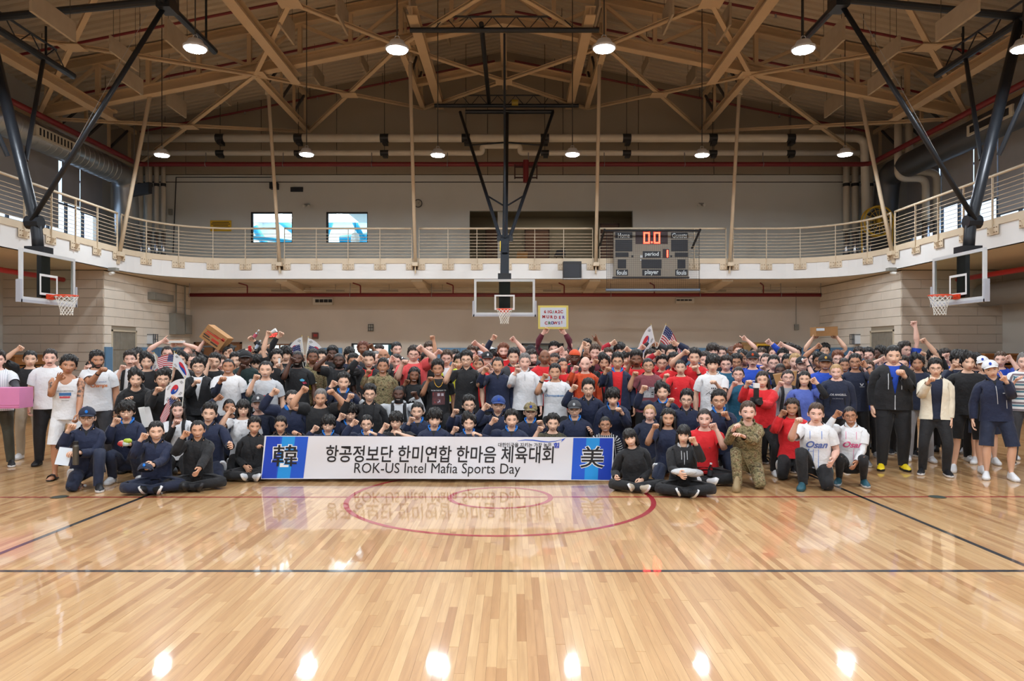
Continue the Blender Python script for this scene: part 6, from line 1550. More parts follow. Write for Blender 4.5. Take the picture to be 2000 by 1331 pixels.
 t2 = empty('side_table', (3.3, 30.3, z), 'small dark side table by the lounge opening edge', 'table'); MB().box(3.05, 30.1, z + .42, 3.6, 30.6, z + .46).build('table_top', blk, t2)
 for dx in (3.08, 3.56):
  for dy in (30.13, 30.56): MB().tube([(dx, dy, z + .42), (dx, dy, z)], .014, 6).build('leg', blk, t2)
 bd = paint('door_tan', (132, 88, 52), .5, .06, 2)
 d = empty('door_1', (-12, YB, 0)); d['kind'] = 'structure'; MB().box(-12.92, YB - .05, 0, -12.84, YB, 2.14).box(-11.06, YB - .05, 0, -10.98, YB, 2.14).box(-12.92, YB - .05, 2.07, -10.98, YB, 2.14).build('door_frame', pmat('frame_wood', (104, 66, 38), .5), d)
 for x0 in (-12.84, -11.94): MB().box(x0 + .01, YB - .03, 0, x0 + .87, YB - .002, 2.06).build('door_leaf', bd, d); MB().box(x0 + .25, YB - .06, 1.93, x0 + .75, YB - .03, 2.0).build('door_closer', pmat('zinc', (150, 150, 150), .35, Metallic=.8), d)
 for i, o in enumerate((OA, OB)):
  d = empty(f'door_{i + 2}', (o[0], YB, 0)); d['kind'] = 'structure'; fm = dkf if i else pmat('frame_wood', (104, 66, 38), .5)
  MB().box(o[0], YB - .04, 0, o[0] + .06, YB + .2, o[3]).box(o[1] - .06, YB - .04, 0, o[1], YB + .2, o[3]).box(o[0], YB - .04, o[3] - .06, o[1], YB + .2, o[3]).box((o[0] + o[1]) / 2 - .03, YB + .05, 0, (o[0] + o[1]) / 2 + .03, YB + .1, o[3]).build('door_frame', fm, d)
  for a, b in ((o[0] + .06, (o[0] + o[1]) / 2 - .03), ((o[0] + o[1]) / 2 + .03, o[1] - .06)): MB().box(a, YB + .07, 0, b, YB + .078, o[3] - .06).build('pane', glass, d)
 MB().box(-5.35, 30.6, 0, -4.2, 30.7, 2.9).build('wall_corridor_teal', paint('teal_wall', (30, 92, 104), .6, .03, 1), kind='structure')
 d = empty('door_4', (OC[0], YB, 0)); d['kind'] = 'structure'; MB().box(OC[0], YB - .04, 0, OC[0] + .06, YB + .2, OC[3]).box(OC[1] - .06, YB - .04, 0, OC[1], YB + .2, OC[3]).box(OC[0], YB - .04, OC[3] - .06, OC[1], YB + .2, OC[3]).build('door_frame', dkf, d); MB().box(OC[0] + .06, YB + .06, 0, OC[1] - .06, YB + .07, OC[3] - .06).build('pane', pmat('glass_dim', (120, 130, 122), .15), d)
 for k in range(20): MB().box(OC[0] + .08, YB + .03, .1 + k * .098, OC[1] - .08, YB + .05, .1 + k * .098 + .07).build('blind_slat', pmat('blind_grey', (112, 112, 104), .6), d)
 d = empty('door_5', (10, YB, 0)); d['kind'] = 'structure'; MB().box(9.08, YB - .05, 0, 9.2, YB, 2.13).box(10.9, YB - .05, 0, 11.02, YB, 2.13).box(9.08, YB - .05, 2.02, 11.02, YB, 2.13).build('door_frame', paint('ply_tan', (168, 128, 82), .5, .05, 2), d)
 for x0 in (9.2, 10.06): MB().box(x0 + .01, YB - .03, 0, x0 + .83, YB - .002, 2.01).build('door_leaf', paint('ply_light', (176, 138, 92), .5, .05, 2), d)
# ---------------------------------------------------------------- fittings on the walls
def build_fittings():
 X = lambda x, Y: (x - VPX) * Y / F_PX
 Z = lambda y, Y: CAM_H - (y - VPY) * Y / F_PX
 blk = pmat('plastic_black', (30, 31, 36), .5); gry = paint('metal_grey', (132, 132, 126), .5, .04, 3); wh = pmat('plastic_white', (206, 204, 198), .5); zinc = pmat('zinc', (150, 150, 150), .35, Metallic=.8)
 def plate(name, label, cat, x0, y0, x1, y1, Y, mat, d=.06, pname='body'):
  e = empty(name, (X((x0 + x1) / 2, Y), Y, Z(y1, Y)), label, cat); MB().box(X(x0, Y), Y - d, Z(y1, Y), X(x1, Y), Y, Z(y0, Y)).build(pname, mat, e); return e
 e = plate('notice_sign', 'yellow notice sign with small dark lines above the corner railing', 'sign', 411, 431, 452, 452, 28.98, paint('notice_yellow', (226, 178, 34), .5, .03, 2), .02, 'sign_board')
 for k, (a, b) in enumerate(((415, 448), (413, 450), (417, 446), (414, 449), (419, 444))): MB().box(X(a, 28.98), 28.952, Z(435.6 + k * 3.2, 28.98), X(b, 28.98), 28.958, Z(434.2 + k * 3.2, 28.98)).build('text_line', pmat('ink_brown', (70, 50, 26), .6), e)
 c = V3(-13.3, 25.6, 7.55); e = empty('led_display', c, 'long black clock display hanging before the corner riser pipes', 'display'); d = unit(V3(1, -.55, 0)); n = V3(-d[1] * -1, 0, 0); f = unit(V3(-.0, -1, 0) + V3(.45, 0, 0))
 MB().beam(c - d * .55, c + d * .52, .14, .40).build('case', blk, e)
 fr = c + f * .09
 for s0, s1, z0, z1 in ((.22, .40, .10, .12), (.22, .40, -.12, -.10), (.22, .24, -.12, .12), (.38, .40, -.12, .12)): MB().hexa([fr + d * s0 + V3(0, 0, z0), fr + d * s1 + V3(0, 0, z0), fr + d * s1 + f * .01 + V3(0, 0, z0), fr + d * s0 + f * .01 + V3(0, 0, z0), fr + d * s0 + V3(0, 0, z1), fr + d * s1 + V3(0, 0, z1), fr + d * s1 + f * .01 + V3(0, 0, z1), fr + d * s0 + f * .01 + V3(0, 0, z1)]).build('digit_mark', pmat('digit_dim', (150, 128, 30), .5), e)
 for s in (-.4, .4): MB().tube([c + d * s + V3(0, 0, .2), V3(*(c + d * s)[:2], zroof(c[0]) + .05)], .015, 6).build('hanging_rod', zinc, e)
 e = plate('loudspeaker', 'black square loudspeaker fixed to the white balcony edge', 'speaker', 1099, 513, 1134, 545, 25.74, blk, .34, 'cabinet'); MB().box(X(1101.5, 25.4), 25.385, Z(542, 25.4), X(1131.5, 25.4), 25.4, Z(516, 25.4)).build('grille', pmat('grille_black', (46, 50, 58), .7), e); MB().box(X(1099, 25.7), 25.4, Z(547, 25.7), X(1134, 25.7), 25.74, Z(545, 25.7)).build('bracket', zinc, e)
 c = (X(817, 28.97), 28.97, Z(398, 28.97)); e = empty('wall_clock', c, 'round grey wall clock behind the railing, beside a hanger tube', 'clock'); MB().tube([c, (c[0], 28.90, c[2])], .155, 24).build('face', pmat('clock_face', (172, 170, 158), .5), e); MB().ring((c[0], 28.90, c[2]), .155, .014, (0, 1, 0), 24, 6).build('rim', blk, e)
 for k in range(12): t = PI / 6 * k; MB().beam((c[0] + .115 * math.sin(t), 28.893, c[2] + .115 * math.cos(t)), (c[0] + .14 * math.sin(t), 28.893, c[2] + .14 * math.cos(t)), .008, .014, up=(0, 1, 0)).build('hour_mark', blk, e)
 for t, L in ((.9, .11), (2.2, .08)): MB().beam((c[0], 28.888, c[2]), (c[0] + L * math.sin(t), 28.888, c[2] + L * math.cos(t)), .006, .012, up=(0, 1, 0)).build('hand', blk, e)
 c = (X(725, 28.97), 28.97, Z(640.5, 28.97)); e = empty('wall_clock', c, 'small square caged clock on the wall above the bright doorway', 'clock'); MB().box(c[0] - .10, 28.9, c[2] - .13, c[0] + .10, 28.97, c[2] + .13).build('face', pmat('clock_face', (172, 170, 158), .5), e); m = MB()
 for k in range(-1, 2): m.box(c[0] + k * .09 - .01, 28.86, c[2] - .14, c[0] + k * .09 + .01, 28.875, c[2] + .14); m.box(c[0] - .11, 28.86, c[2] + k * .12 - .01, c[0] + .11, 28.875, c[2] + k * .12 + .01)
 m.build('cage', blk, e); MB().beam((c[0], 28.89, c[2]), (c[0], 28.89, c[2] + .08), .012, .012, up=(0, 1, 0)).build('hand', blk, e)
 for px_, py, nm in ((600, 402, 'between the two bright windows'), (1369, 400, 'on the wall past the scoreboard')):
  x, z = X(px_, 28.95), Z(py, 28.95); e = empty('emergency_lamp', (x, 28.95, z), 'small twin headed emergency lamp ' + nm, 'lamp'); MB().box(x - .1, 28.88, z - .02, x + .1, 28.97, z + .06).build('housing', gry, e)
  for s in (-1, 1): MB().tube([(x + s * .09, 28.93, z - .02), (x + s * .10, 28.80, z - .05)], .055, 12).build('lamp_head', wh, e)
 e = plate('wall_vent', 'black oblong vent on the upper wall', 'vent', 568, 366, 592, 375, 28.97, blk, .04, 'frame')
 for k in range(3): MB().box(X(570, 28.9), 28.91, Z(373.6 - k * 2.4, 28.9), X(590, 28.9), 28.925, Z(372.4 - k * 2.4, 28.9)).build('louvre', pmat('grille_black', (46, 50, 58), .7), e)
 e = plate('projector', 'small black device clamped on the upper wall beside a hanger tube', 'projector', 530, 359, 545, 371, 28.95, blk, .25, 'body'); MB().tube([(X(537, 28.8), 28.8, Z(359, 28.9)), (X(531, 28.8), 28.8, Z(346, 28.9))], .02, 6).build('arm', zinc, e)
 for x0, x1, y0, y1, nm in ((613, 651, 583, 596, 'under the bright windows'), (1319, 1354, 583, 593, 'under the scoreboard')):
  e = plate('air_vent', 'white air vent with dark slots below the red pipe, ' + nm, 'vent', x0, y0, x1, y1, 28.98, wh, .16, 'casing')
  for k in range(4): w = (x1 - x0 - 4) / 4; MB().box(X(x0 + 2 + k * w + .6, 28.8), 28.80, Z(y1 - 5, 28.8), X(x0 + 2 + (k + 1) * w - .6, 28.8), 28.815, Z(y0 + 2, 28.8)).build('slot', blk, e)
 e = plate('fire_alarm', 'small dark red alarm box on the lower back wall', 'alarm', 610, 650, 622, 662, 28.98, pmat('alarm_brown', (96, 62, 54), .5), .07); MB().box(X(612.5, 28.9), 28.895, Z(658, 28.9), X(619.5, 28.9), 28.91, Z(653, 28.9)).build('front_plate', pmat('alarm_red', (160, 40, 40), .5), e)
 e = plate('exit_sign', 'lit red exit sign behind the raised white cup', 'sign', 524, 649, 543, 661, 28.99, pmat('exit_case', (120, 100, 76), .5), .08, 'case'); g = text_geo('EXIT', .22, .03); ex, ez = X(533.5, 28.9), Z(655, 28.9); flat(g, lambda u, v: (ex + u * .72, 28.90, ez + v), 'lettering', emis('exit_red', (255, 60, 56), 3.5), e)
 for i, (x0, y0, x1, y1) in enumerate(((1551, 634, 1559, 645),)): e = plate('junction_box', 'small grey junction box high on the lower back wall', 'box', x0, y0, x1, y1, 28.98, gry, .08); MB().tube([(X(1555, 28.95), 28.95, Z(634, 28.9)), (X(1555, 28.95), 28.95, 4.38)], .012, 6).build('conduit', gry, e)
 e = plate('wall_cable', 'thin dark cable running along the upper wall seam', 'cable', 345, 346, 530, 347.4, 28.97, blk, .02, 'cable')
 MB().tube([(X(344, 28.95), 28.95, Z(346, 28.95)), (X(338, 28.95), 28.95, Z(495, 28.95))], .02, 6).build('drop_cable', blk, e); MB().box(X(331, 28.95), 28.85, Z(420, 28.95), X(337, 28.95), 28.97, Z(409, 28.95)).build('switch_box', gry, e)
 for y0, y1, z0, z1, nm in ((27.2, 27.95, 2.42, 3.22, 'taller, nearer the arch'), (28.05, 28.6, 2.45, 3.2, 'narrower, close to the corner')):
  e = empty('electric_box', (XL, (y0 + y1) / 2, z0), 'grey electric box on the block wall, ' + nm, 'box'); MB().box(XL + .03, y0, z0, XL + .28, y1, z1).build('cabinet', gry, e); MB().box(XL + .28, y0 + .03, z0 + .03, XL + .29, y1 - .03, z1 - .03).build('door', paint('metal_grey2', (142, 142, 136), .5, .03, 3), e); MB().tube([(XL + .12, (y0 + y1) / 2, z1), (XL + .12, (y0 + y1) / 2, DECK0)], .03, 8).build('conduit', gry, e)
 e = empty('electric_box', (XL, 26, 3.7), 'flat grey box high on the block wall under the balcony', 'box'); MB().box(XL + .03, 25.6, 3.62, XL + .3, 27.0, 3.88).build('cabinet', gry, e); MB().box(XL + .3, 25.7, 3.66, XL + .31, 26.9, 3.84).build('door', paint('metal_grey2', (142, 142, 136), .5, .03, 3), e)
 for s, Xw, nm in ((-1, XL, 'cartons side'), (1, XR, 'tall fist side')):
  y, z = 25.7, 2.2; e = empty('caged_lamp', (Xw, y, z), 'small caged wall lamp on the block wall, ' + nm, 'lamp'); a = Xw - s * .03; b = Xw - s * .22
  MB().box(min(a, b), y - .13, z - .16, max(a, b), y + .13, z + .16).build('lamp_glass', pmat('lamp_milk', (196, 200, 204), .3), e); m = MB()
  for k in range(-1, 2): m.box(min(b - s * .04, b - s * .06), y + k * .14 - .012, z - .19, max(b - s * .04, b - s * .06), y + k * .14 + .012, z + .19); m.box(min(b - s * .04, b - s * .06), y - .16, z + k * .17 - .012, max(b - s * .04, b - s * .06), y + .16, z + k * .17 + .012)
  for k in (-1, 1):
   for q in (-1, 1): m.box(min(a, b - s * .06), y + k * .14 - .01, z + q * .17 - .01, max(a, b - s * .06), y + k * .14 + .01, z + q * .17 + .01)
  m.build('cage', pmat('cage_grey', (70, 74, 80), .4), e)
 for Xc, yc, nm in ((-12.5, 22.4, 'cartons side'), (11.8, 22.4, 'tall fist side')):
  e = empty('security_camera', (Xc, yc, 4.38), 'small grey camera under the balcony corner, ' + nm, 'camera'); MB().box(Xc - .12, yc - .1, 4.28, Xc + .12, yc + .1, 4.38).build('base', gry, e); MB().tube([(Xc, yc, 4.22), (Xc + .05, yc - .28, 4.17)], .05, 10).build('barrel', wh, e)
 cx_, cz = X(1713, 27.0), Z(433, 27.0); e = empty('drum_fan', (cx_, 27, DECK1), 'large yellow rimmed drum fan on a stand in the corner of the track', 'fan'); yel = paint('fan_yellow', (206, 160, 36), .5, .05, 3)
 MB().ring((cx_, 26.85, cz), .55, .035, (0, 1, 0), 32, 8).ring((cx_, 27.1, cz), .55, .03, (0, 1, 0), 32, 8).build('rim', yel, e)
 m = MB()
 for k in range(8): t = PI * k / 8; m.tube([(cx_ - .55 * math.cos(t), 26.82, cz - .55 * math.sin(t)), (cx_ + .55 * math.cos(t), 26.82, cz + .55 * math.sin(t))], .009, 5)
 for r in (.2, .38): m.ring((cx_, 26.82, cz), r, .008, (0, 1, 0), 28, 5)
 m.build('guard', yel, e)
 for k in range(3): t = 2.1 * k; MB().hexa([V3(cx_, 27.0, cz) + V3(math.cos(t + a) * r, dy, math.sin(t + a) * r) for dy in (-.02, .02) for a, r in ((-.3, .12), (-.45, .48), (.45, .48), (.3, .12))]).build('blade', blk, e)
 MB().tube([(cx_, 26.9, cz), (cx_, 27.15, cz)], .12, 14).build('motor', blk, e); MB().tube([(cx_ - .6, 27, cz), (cx_ - .55, 27, DECK1 + .1), (cx_ + .55, 27, DECK1 + .1), (cx_ + .6, 27, cz)], .03, 8).build('stand', yel, e)
 for s in (-1, 1): MB().tube([(cx_ + s * .5, 26.6, DECK1 + .04), (cx_ + s * .5, 27.4, DECK1 + .04)], .035, 8).build('foot_tube', yel, e)
 cx_, cz = X(1488, 28.3), 1.62; e = empty('drum_fan', (cx_, 28.3, 0), 'black and yellow drum fan before the light brown doors, seen over heads', 'fan')
 MB().ring((cx_, 28.1, cz), .46, .05, (0, 1, 0), 6, 8).build('rim', yel, e); m = MB()
 for k in range(7): m.box(cx_ - .4 + k * .12, 28.06, cz - .36, cx_ - .34 + k * .12, 28.10, cz + .36)
 m.build('guard', blk, e); MB().tube([(cx_, 28.12, cz), (cx_, 28.5, cz)], .44, 24).build('drum', blk, e)
 for s in (-1, 1): MB().tube([(cx_ + s * .44, 28.3, cz), (cx_ + s * .5, 28.3, .02)], .03, 8).build('stand_leg', yel, e)
 wd = paint('bleacher_wood', (142, 92, 46), .45, .10, 3)
 for s, tiers, nm in ((-1, ((-16.2, -14.75, 1.66, 1.30), (-16.2, -14.15, 1.32, .98), (-16.2, -13.7, .98, .64), (-16.2, -13.35, .64, .3)), 'behind the black shirt and beige trousers'), (1, ((13.9, 15.5, 1.70, 1.36), (13.4, 15.5, 1.36, 1.0), (13.0, 15.5, 1.0, .66), (12.75, 15.5, .66, .3)), 'beside the royal blue tee')):
  e = empty('bleacher', ((tiers[0][0] + tiers[0][1]) / 2, 22.0, 0), 'folded wooden bleacher against the bay wall ' + nm, 'bleacher')
  for k, (a, b, z1, z0) in enumerate(tiers): MB().box(a, 21.2 - .15 * k, z0 + .06, b, 22.8, z1).build('riser_board', wd, e); MB().box(a - .02, 21.1 - .15 * k, z1 - .05, b + .02, 22.8, z1 + .005).build('seat_board', wd, e)
  MB().box(tiers[0][0], 21.5, 0, tiers[0][1], 22.8, .36).build('frame', pmat('bleacher_dark', (40, 36, 34), .6), e)
# ---------------------------------------------------------------- what people hold
def find(t):
 for p in PEOPLE:
  if t in p['label']: return p
def hand(t, side): p = find(t); return p['_sp']['arms']['r' if side == 'L' else 'l']['_hand']
def fit(text, x0, x1, y0, y1, bold=0., shear=0.):
 """lettering scaled to fill a box given in picture-frame units (y down)"""
 c, F = text_geo(text, 1.0, bold, 1.0, shear); a, b = c.min(0), c.max(0)
 return np.stack([x0 + (c[:, 0] - a[0]) / (b[0] - a[0]) * (x1 - x0), y1 - (c[:, 1] - a[1]) / (b[1] - a[1]) * (y1 - y0)], 1), F
def build_banner():
 Y = 9.68
 def B(x, y, off=0.):
  s = (x - 516) / 681.; t = (936 - y) / 84.
  dx = -4.5 * (1 - t) * (1 - s) * 1.2 - 2 * (1 - t) * s + 2 * t; dy = 2.0 * math.sin(s * PI) * (t - .5) * 1.2 + 3.2 * s * s - .5
  yy = Y + .014 * math.sin(7.5 * s + 2.2 * t) * (1.2 - .6 * t) + .006 * math.sin(19 * s - 5 * t) - off
  return W3(x + dx, y + dy, yy)
 e = empty('banner', W3(856, 936, Y), 'long white banner with blue ends and Korean title held before the crowd', 'banner')
 wh = pmat('banner_white', (218, 222, 232), .5); b1, b2 = pmat('banner_blue', (18, 84, 204), .5), pmat('banner_deep_blue', (14, 62, 184), .5); sky = pmat('banner_sky', (26, 146, 226), .5); ink = pmat('banner_ink', (22, 24, 32), .55); hem = pmat('banner_edge', (232, 234, 240), .5)
 def patch(name, x0, x1, y0, y1, mat, off, nx=40, ny=8, skew=0, back=False):
  V, F = [], []
  for o in ((off, off - .003) if back else (off,)):
   k = len(V)
   for j in range(ny + 1):
    for i in range(nx + 1): y = y0 + (y1 - y0) * j / ny; V.append(B(x0 + (x1 - x0) * i / nx + skew * (y - 893) / 42, y, o))
   for j in range(ny):
    for i in range(nx): a = k + j * (nx + 1) + i; F.append((a, a + nx + 1, a + nx + 2, a + 1))
  me = bpy.data.meshes.new(name); me.from_pydata([tuple(v) for v in V], [], F); me.materials.append(mat); me.polygons.foreach_set('use_smooth', [True] * len(F)); o = bpy.data.objects.new(name, me); link(o); o.parent = e; o.matrix_parent_inverse = Matrix.Translation(-Vector(e.location)); return o
 patch('cloth', 515, 1198, 852, 937, wh, 0, 110, 10, back=True)
 patch('blue_end', 517.5, 599, 853.5, 935.5, b1, .0015, 14, 10, -1.5); patch('dark_edge', 517.5, 545, 853.5, 935.5, b2, .002, 6, 10, -1); patch('sky_stripe', 548, 573, 853.5, 935.5, sky, .002, 5, 10, -2)
 patch('blue_end', 1118, 1195.5, 853.5, 935.5, b1, .0015, 14, 10); patch('dark_edge', 1170, 1195.5, 853.5, 935.5, b2, .002, 6, 10); patch('sky_stripe', 1143.5, 1169.5, 853.5, 935.5, sky, .002, 5, 10)
 def write(name, geo, mat, off=.0035):
  uv, F = geo; me = bpy.data.meshes.new(name); me.from_pydata([tuple(B(u, v, off)) for u, v in uv], [], F); me.materials.append(mat); o = bpy.data.objects.new(name, me); link(o); o.parent = e; o.matrix_parent_inverse = Matrix.Translation(-Vector(e.location))
 write('lettering', fit('항공정보단 한미연합 한마음 체육대회', 637, 1081, 870, 904, .012), ink); write('lettering', fit('ROK-US Intel Mafia Sports Day', 695, 1018, 905, 932, .0), ink)
 write('lettering', fit('대한민국을 지키는 가장 높은', 972, 1076, 863.5, 872.5, .01), ink); write('lettering', fit('힘', 1080, 1091, 863, 873.5, .03), b2)
 for t, x0, x1 in (('韓', 534, 582), ('美', 1134, 1180)): write('character_outline', fit(t, x0 - 1.6, x1 + 1.6, 868.4, 913.6, .045), hem, .0032); write('character', fit(t, x0, x1, 870, 912, .008), ink, .0050)
 sw = [(1009, 860), (1024, 857.8), (1040, 858.4), (1056, 860.6), (1070, 861.6), (1084, 860), (1094, 857)]; w = [.3, .8, 1.0, 1.0, .8, .6, .3]
 write('swoosh', (np.array([(x, y - k) for (x, y), k in zip(sw, w)] + [(x, y + k) for (x, y), k in zip(sw, w)]), [(i, i + 7, i + 8, i + 1) for i in range(6)]), b1); write('swoosh_tip', (np.array([(1093, 857.5), (1103, 853.8), (1094, 862.5), (1096.5, 858)]), [(0, 3, 1), (3, 2, 1)]), b1)
def obox(c, R, sx, sy, sz):
 return [V3(*c) + R @ V3(x * sx / 2, y * sy / 2, z * sz / 2) for z in (-1, 1) for x, y in ((-1, -1), (1, -1), (1, 1), (-1, 1))]
def build_flag(kind, base, up, label, h=.30, w=.40, stick=.62, sway=0., fl=1, droop=.0):
 """hand flag: stick from base along up, cloth hung near its top, spreading along +x (fl=1) or -x"""
 e = empty('hand_flag', base, label, 'flag', 'paper hand flags'); base, up = V3(*base), unit(V3(*up)); top = base + up * stick
 MB().tube([base, top], .006, 6).build('stick', pmat('stick_white', (226, 224, 214), .5), e); MB().lathe([(.004, 0), (.010, .01), (.004, .02)], top, 8).build('finial', pmat('gold_tip', (214, 182, 70), .4), e)
 side = unit(V3(fl, .15, 0) - up * (V3(fl, .15, 0) @ up)); dn = V3(0, 0, -1)
 def at(u, v, o=0.): p = top - up * (.02 + v * h) + side * u * w + dn * droop * u * u * w; return p + V3(0, -1, 0) * (.02 * math.sin(6 * u + sway) * u + o)
 def cloth(name, u0, u1, v0, v1, mat, o=0., n=8, m=1):
  V = [at(u0 + (u1 - u0) * i / n, v0 + (v1 - v0) * j / m, o) for j in range(m + 1) for i in range(n + 1)]; F = [(j * (n + 1) + i, j * (n + 1) + i + 1, (j + 1) * (n + 1) + i + 1, (j + 1) * (n + 1) + i) for j in range(m) for i in range(n)]
  MB().add(V, F).build(name, mat, e)
 wh = pmat('flag_white', (226, 226, 230), .7); rd = pmat('flag_red', (188, 34, 50), .7); bl = pmat('flag_blue', (34, 48, 104), .7)
 cloth('cloth', 0, 1, 0, 1, wh, 0, 10, 6)
 if kind == 'us':
  for k in range(0, 13, 2): cloth('red_stripe', 0, 1, k / 13, (k + 1) / 13, rd, .0015)
  cloth('canton', 0, .42, 0, 7 / 13, bl, .003)
  for i in range(5):
   for j in range(4): u, v = .05 + .08 * i, .07 + .13 * j; MB().add([at(u + .022 * math.cos(t) * (1 if k % 2 else .45), v + .03 * math.sin(t) * (1 if k % 2 else .45), .0045) for k, t in enumerate(np.linspace(0, 2 * PI, 10, endpoint=False))], [tuple(range(10))]).build('star', wh, e)
 else:
  k = pmat('flag_black', (30, 30, 34), .7); rr, bb = pmat('taegeuk_red', (206, 46, 58), .7), pmat('taegeuk_blue', (22, 74, 168), .7); a = .25; q = .6
  def disc(name, t0, t1, cu, cv, r, mat, o):
   T = np.linspace(t0, t1, 18); MB().add([at(cu + r * h / w * math.cos(t), cv - r * math.sin(t), o) for t in T], [tuple(range(18))]).build(name, mat, e)
  disc('taegeuk_red_half', -q, PI - q, .5, .5, a, rr, .003); disc('taegeuk_blue_half', PI - q, 2 * PI - q, .5, .5, a, bb, .003)
  disc('taegeuk_red_lobe', 0, 6.28, .5 - a / 2 * h / w * math.cos(q), .5 - a / 2 * math.sin(q), a / 2, rr, .0045); disc('taegeuk_blue_lobe', 0, 6.28, .5 + a / 2 * h / w * math.cos(q), .5 + a / 2 * math.sin(q), a / 2, bb, .0045)
  for su, sv, pat in ((-1, -1, (1, 1, 1)), (1, -1, (0, 1, 0)), (-1, 1, (1, 0, 1)), (1, 1, (0, 0, 0))):
   m = MB()
   for i in range(3):
    cu, cv = .5 + su * (.31 + .035 * i), .5 + sv * (.29 + .035 * i * w / h * .6); du, dv = -su * .0 + .055, -su * sv * .07
    for (t0, t1) in (((-1, 1),) if pat[i] else ((-1, -.12), (.12, 1))):
     P = [at(cu + du * t * -su * sv * -1, cv + dv * t * -1 * -su * sv * 1 + s * .014, .003) for t, s in ((t0, -1), (t1, -1), (t1, 1), (t0, 1))]; m.add(P, [(0, 1, 2, 3)])
   m.build('trigram', k, e)
 return e
def build_props():
 kraft = paint('cardboard', (178, 132, 84), .75, .08, 6); red = pmat('print_red2', (196, 60, 44), .7); ink = pmat('ink_dark', (70, 52, 40), .7)
 Y = 13.93; c = W3(1080.5, 620, Y); e = empty('poster', c, 'white poster with yellow border and pasted letters held overhead', 'poster'); w, h = 59 * Y / F_PX, 46 * Y / F_PX
 MB().box(c[0] - w / 2, Y, c[2] - h / 2, c[0] + w / 2, Y + .012, c[2] + h / 2).build('backing_card', pmat('card_yellow', (222, 208, 112), .7), e); MB().box(c[0] - w / 2 + .04, Y - .004, c[2] - h / 2 + .04, c[0] + w / 2 - .04, Y, c[2] + h / 2 - .04).build('white_sheet', pmat('paper_white', (214, 224, 234), .7), e)
 cr, cg, cp, cb = pmat('letter_red', (170, 34, 40), .6), pmat('letter_green', (50, 110, 60), .6), pmat('letter_purple', (112, 66, 160), .6), pmat('letter_blue', (50, 54, 140), .6)
 lx = lambda x: c[0] + (x - 900) / 22.2 * Y / F_PX; lz = lambda y: c[2] - (y - 665) / 22.2 * Y / F_PX
 for t, x, y, m in [('6', 545, 435, cr), ('1', 678, 440, cr), ('G', 785, 435, cr), ('/', 900, 450, cg), ('A', 1020, 440, cr), ('2', 1145, 435, cr), ('C', 1265, 435, cr), ('M', 490, 650, cr), ('U', 665, 655, cr), ('R', 825, 660, cr), ('D', 1000, 675, cr), ('E', 1185, 680, cr), ('R', 1340, 675, cp), ('C', 590, 925, cr), ('R', 730, 925, cg), ('O', 860, 920, cb), ('W', 990, 920, cr), ('S', 1155, 925, cp), ('!', 1268, 895, cr)]:
  g = text_geo(t, .078, .04); x0, z0 = lx(x), lz(y); flat(g, lambda u, v: (x0 + u, Y - .008, z0 + v), 'letter', m, e)
 Y = 14.25; P = [W3(x, y, Y) for x, y in ((413, 635), (451, 662), (433, 684), (395, 659))]; c = sum(P) / 4; ux = unit(P[1] - P[0]); uz = unit(P[0] - P[3]); R = np.stack([ux, np.cross(uz, ux), uz], 1); sx, sz = np.linalg.norm(P[1] - P[0]), np.linalg.norm(P[0] - P[3])
 e = empty('cardboard_carton', c, 'tilted printed cardboard carton hoisted overhead before the brown door', 'box'); MB().hexa(obox(c, R, sx, .30, sz)).build('carton', kraft, e); MB().hexa(obox(c + R @ V3(0, -.152, .06), R, sx * .98, .003, .004)).build('tape_seam', ink, e)
 for x0, x1, z0, z1, m in ((-.02, .22, .05, .065, red), (-.18, .10, .02, .045, red), (.15, .21, .04, .10, red), (-.19, -.08, -.02, .0, red), (-.2, -.06, -.06, -.03, ink), (-.01, .16, -.07, -.02, red), (.0, .17, -.115, -.085, ink), (-.19, -.02, -.10, -.08, ink)): MB().hexa(obox(c + R @ V3((x0 + x1) / 2, -.152, (z0 + z1) / 2), R, x1 - x0, .003, z1 - z0)).build('print_block', m, e)
 Y = 14.27; c = (W3(1588, 639, Y) + W3(1630, 657, Y)) / 2; e = empty('wrapped_parcel', c, 'brown parcel wrapped in shiny film held overhead with both arms', 'parcel'); s = 42 * Y / F_PX; R = Ry(-.03); MB().hexa(obox(c, R, s, .28, .18)).build('parcel', kraft, e); MB().hexa(obox(c + V3(0, 0, .004), R, s + .006, .286, .186)).build('film', pmat('film', (240, 240, 240), .08, **{'Transmission Weight': 1.0, 'IOR': 1.2, 'Alpha': .35}), e); MB().hexa(obox(c + R @ V3(-s * .3, -.146, .04), R, .16, .003, .05)).build('label', pmat('paper_white', (214, 224, 234), .7), e)
 P = [W3(x, y, 11.35) for x, y in ((1510, 733), (1557, 726), (1553, 762), (1519, 760))]; e = empty('cardboard_sheet', P[0], 'plain brown cardboard sheet held up behind the grey tee', 'cardboard'); n = V3(0, .012, 0); MB().hexa([P[3], P[2], P[2] + n, P[3] + n, P[0], P[1], P[1] + n, P[0] + n]).build('sheet', kraft, e); MB().hexa([P[0] - n * .2, P[1] - n * .2, P[1] + n * 1.2, P[0] + n * 1.2] + [q + V3(0, 0, .015) for q in (P[0] - n * .2, P[1] - n * .2, P[1] + n * 1.2, P[0] + n * 1.2)]).build('top_fold', paint('cardboard_pale', (204, 166, 120), .7, .05, 5), e)
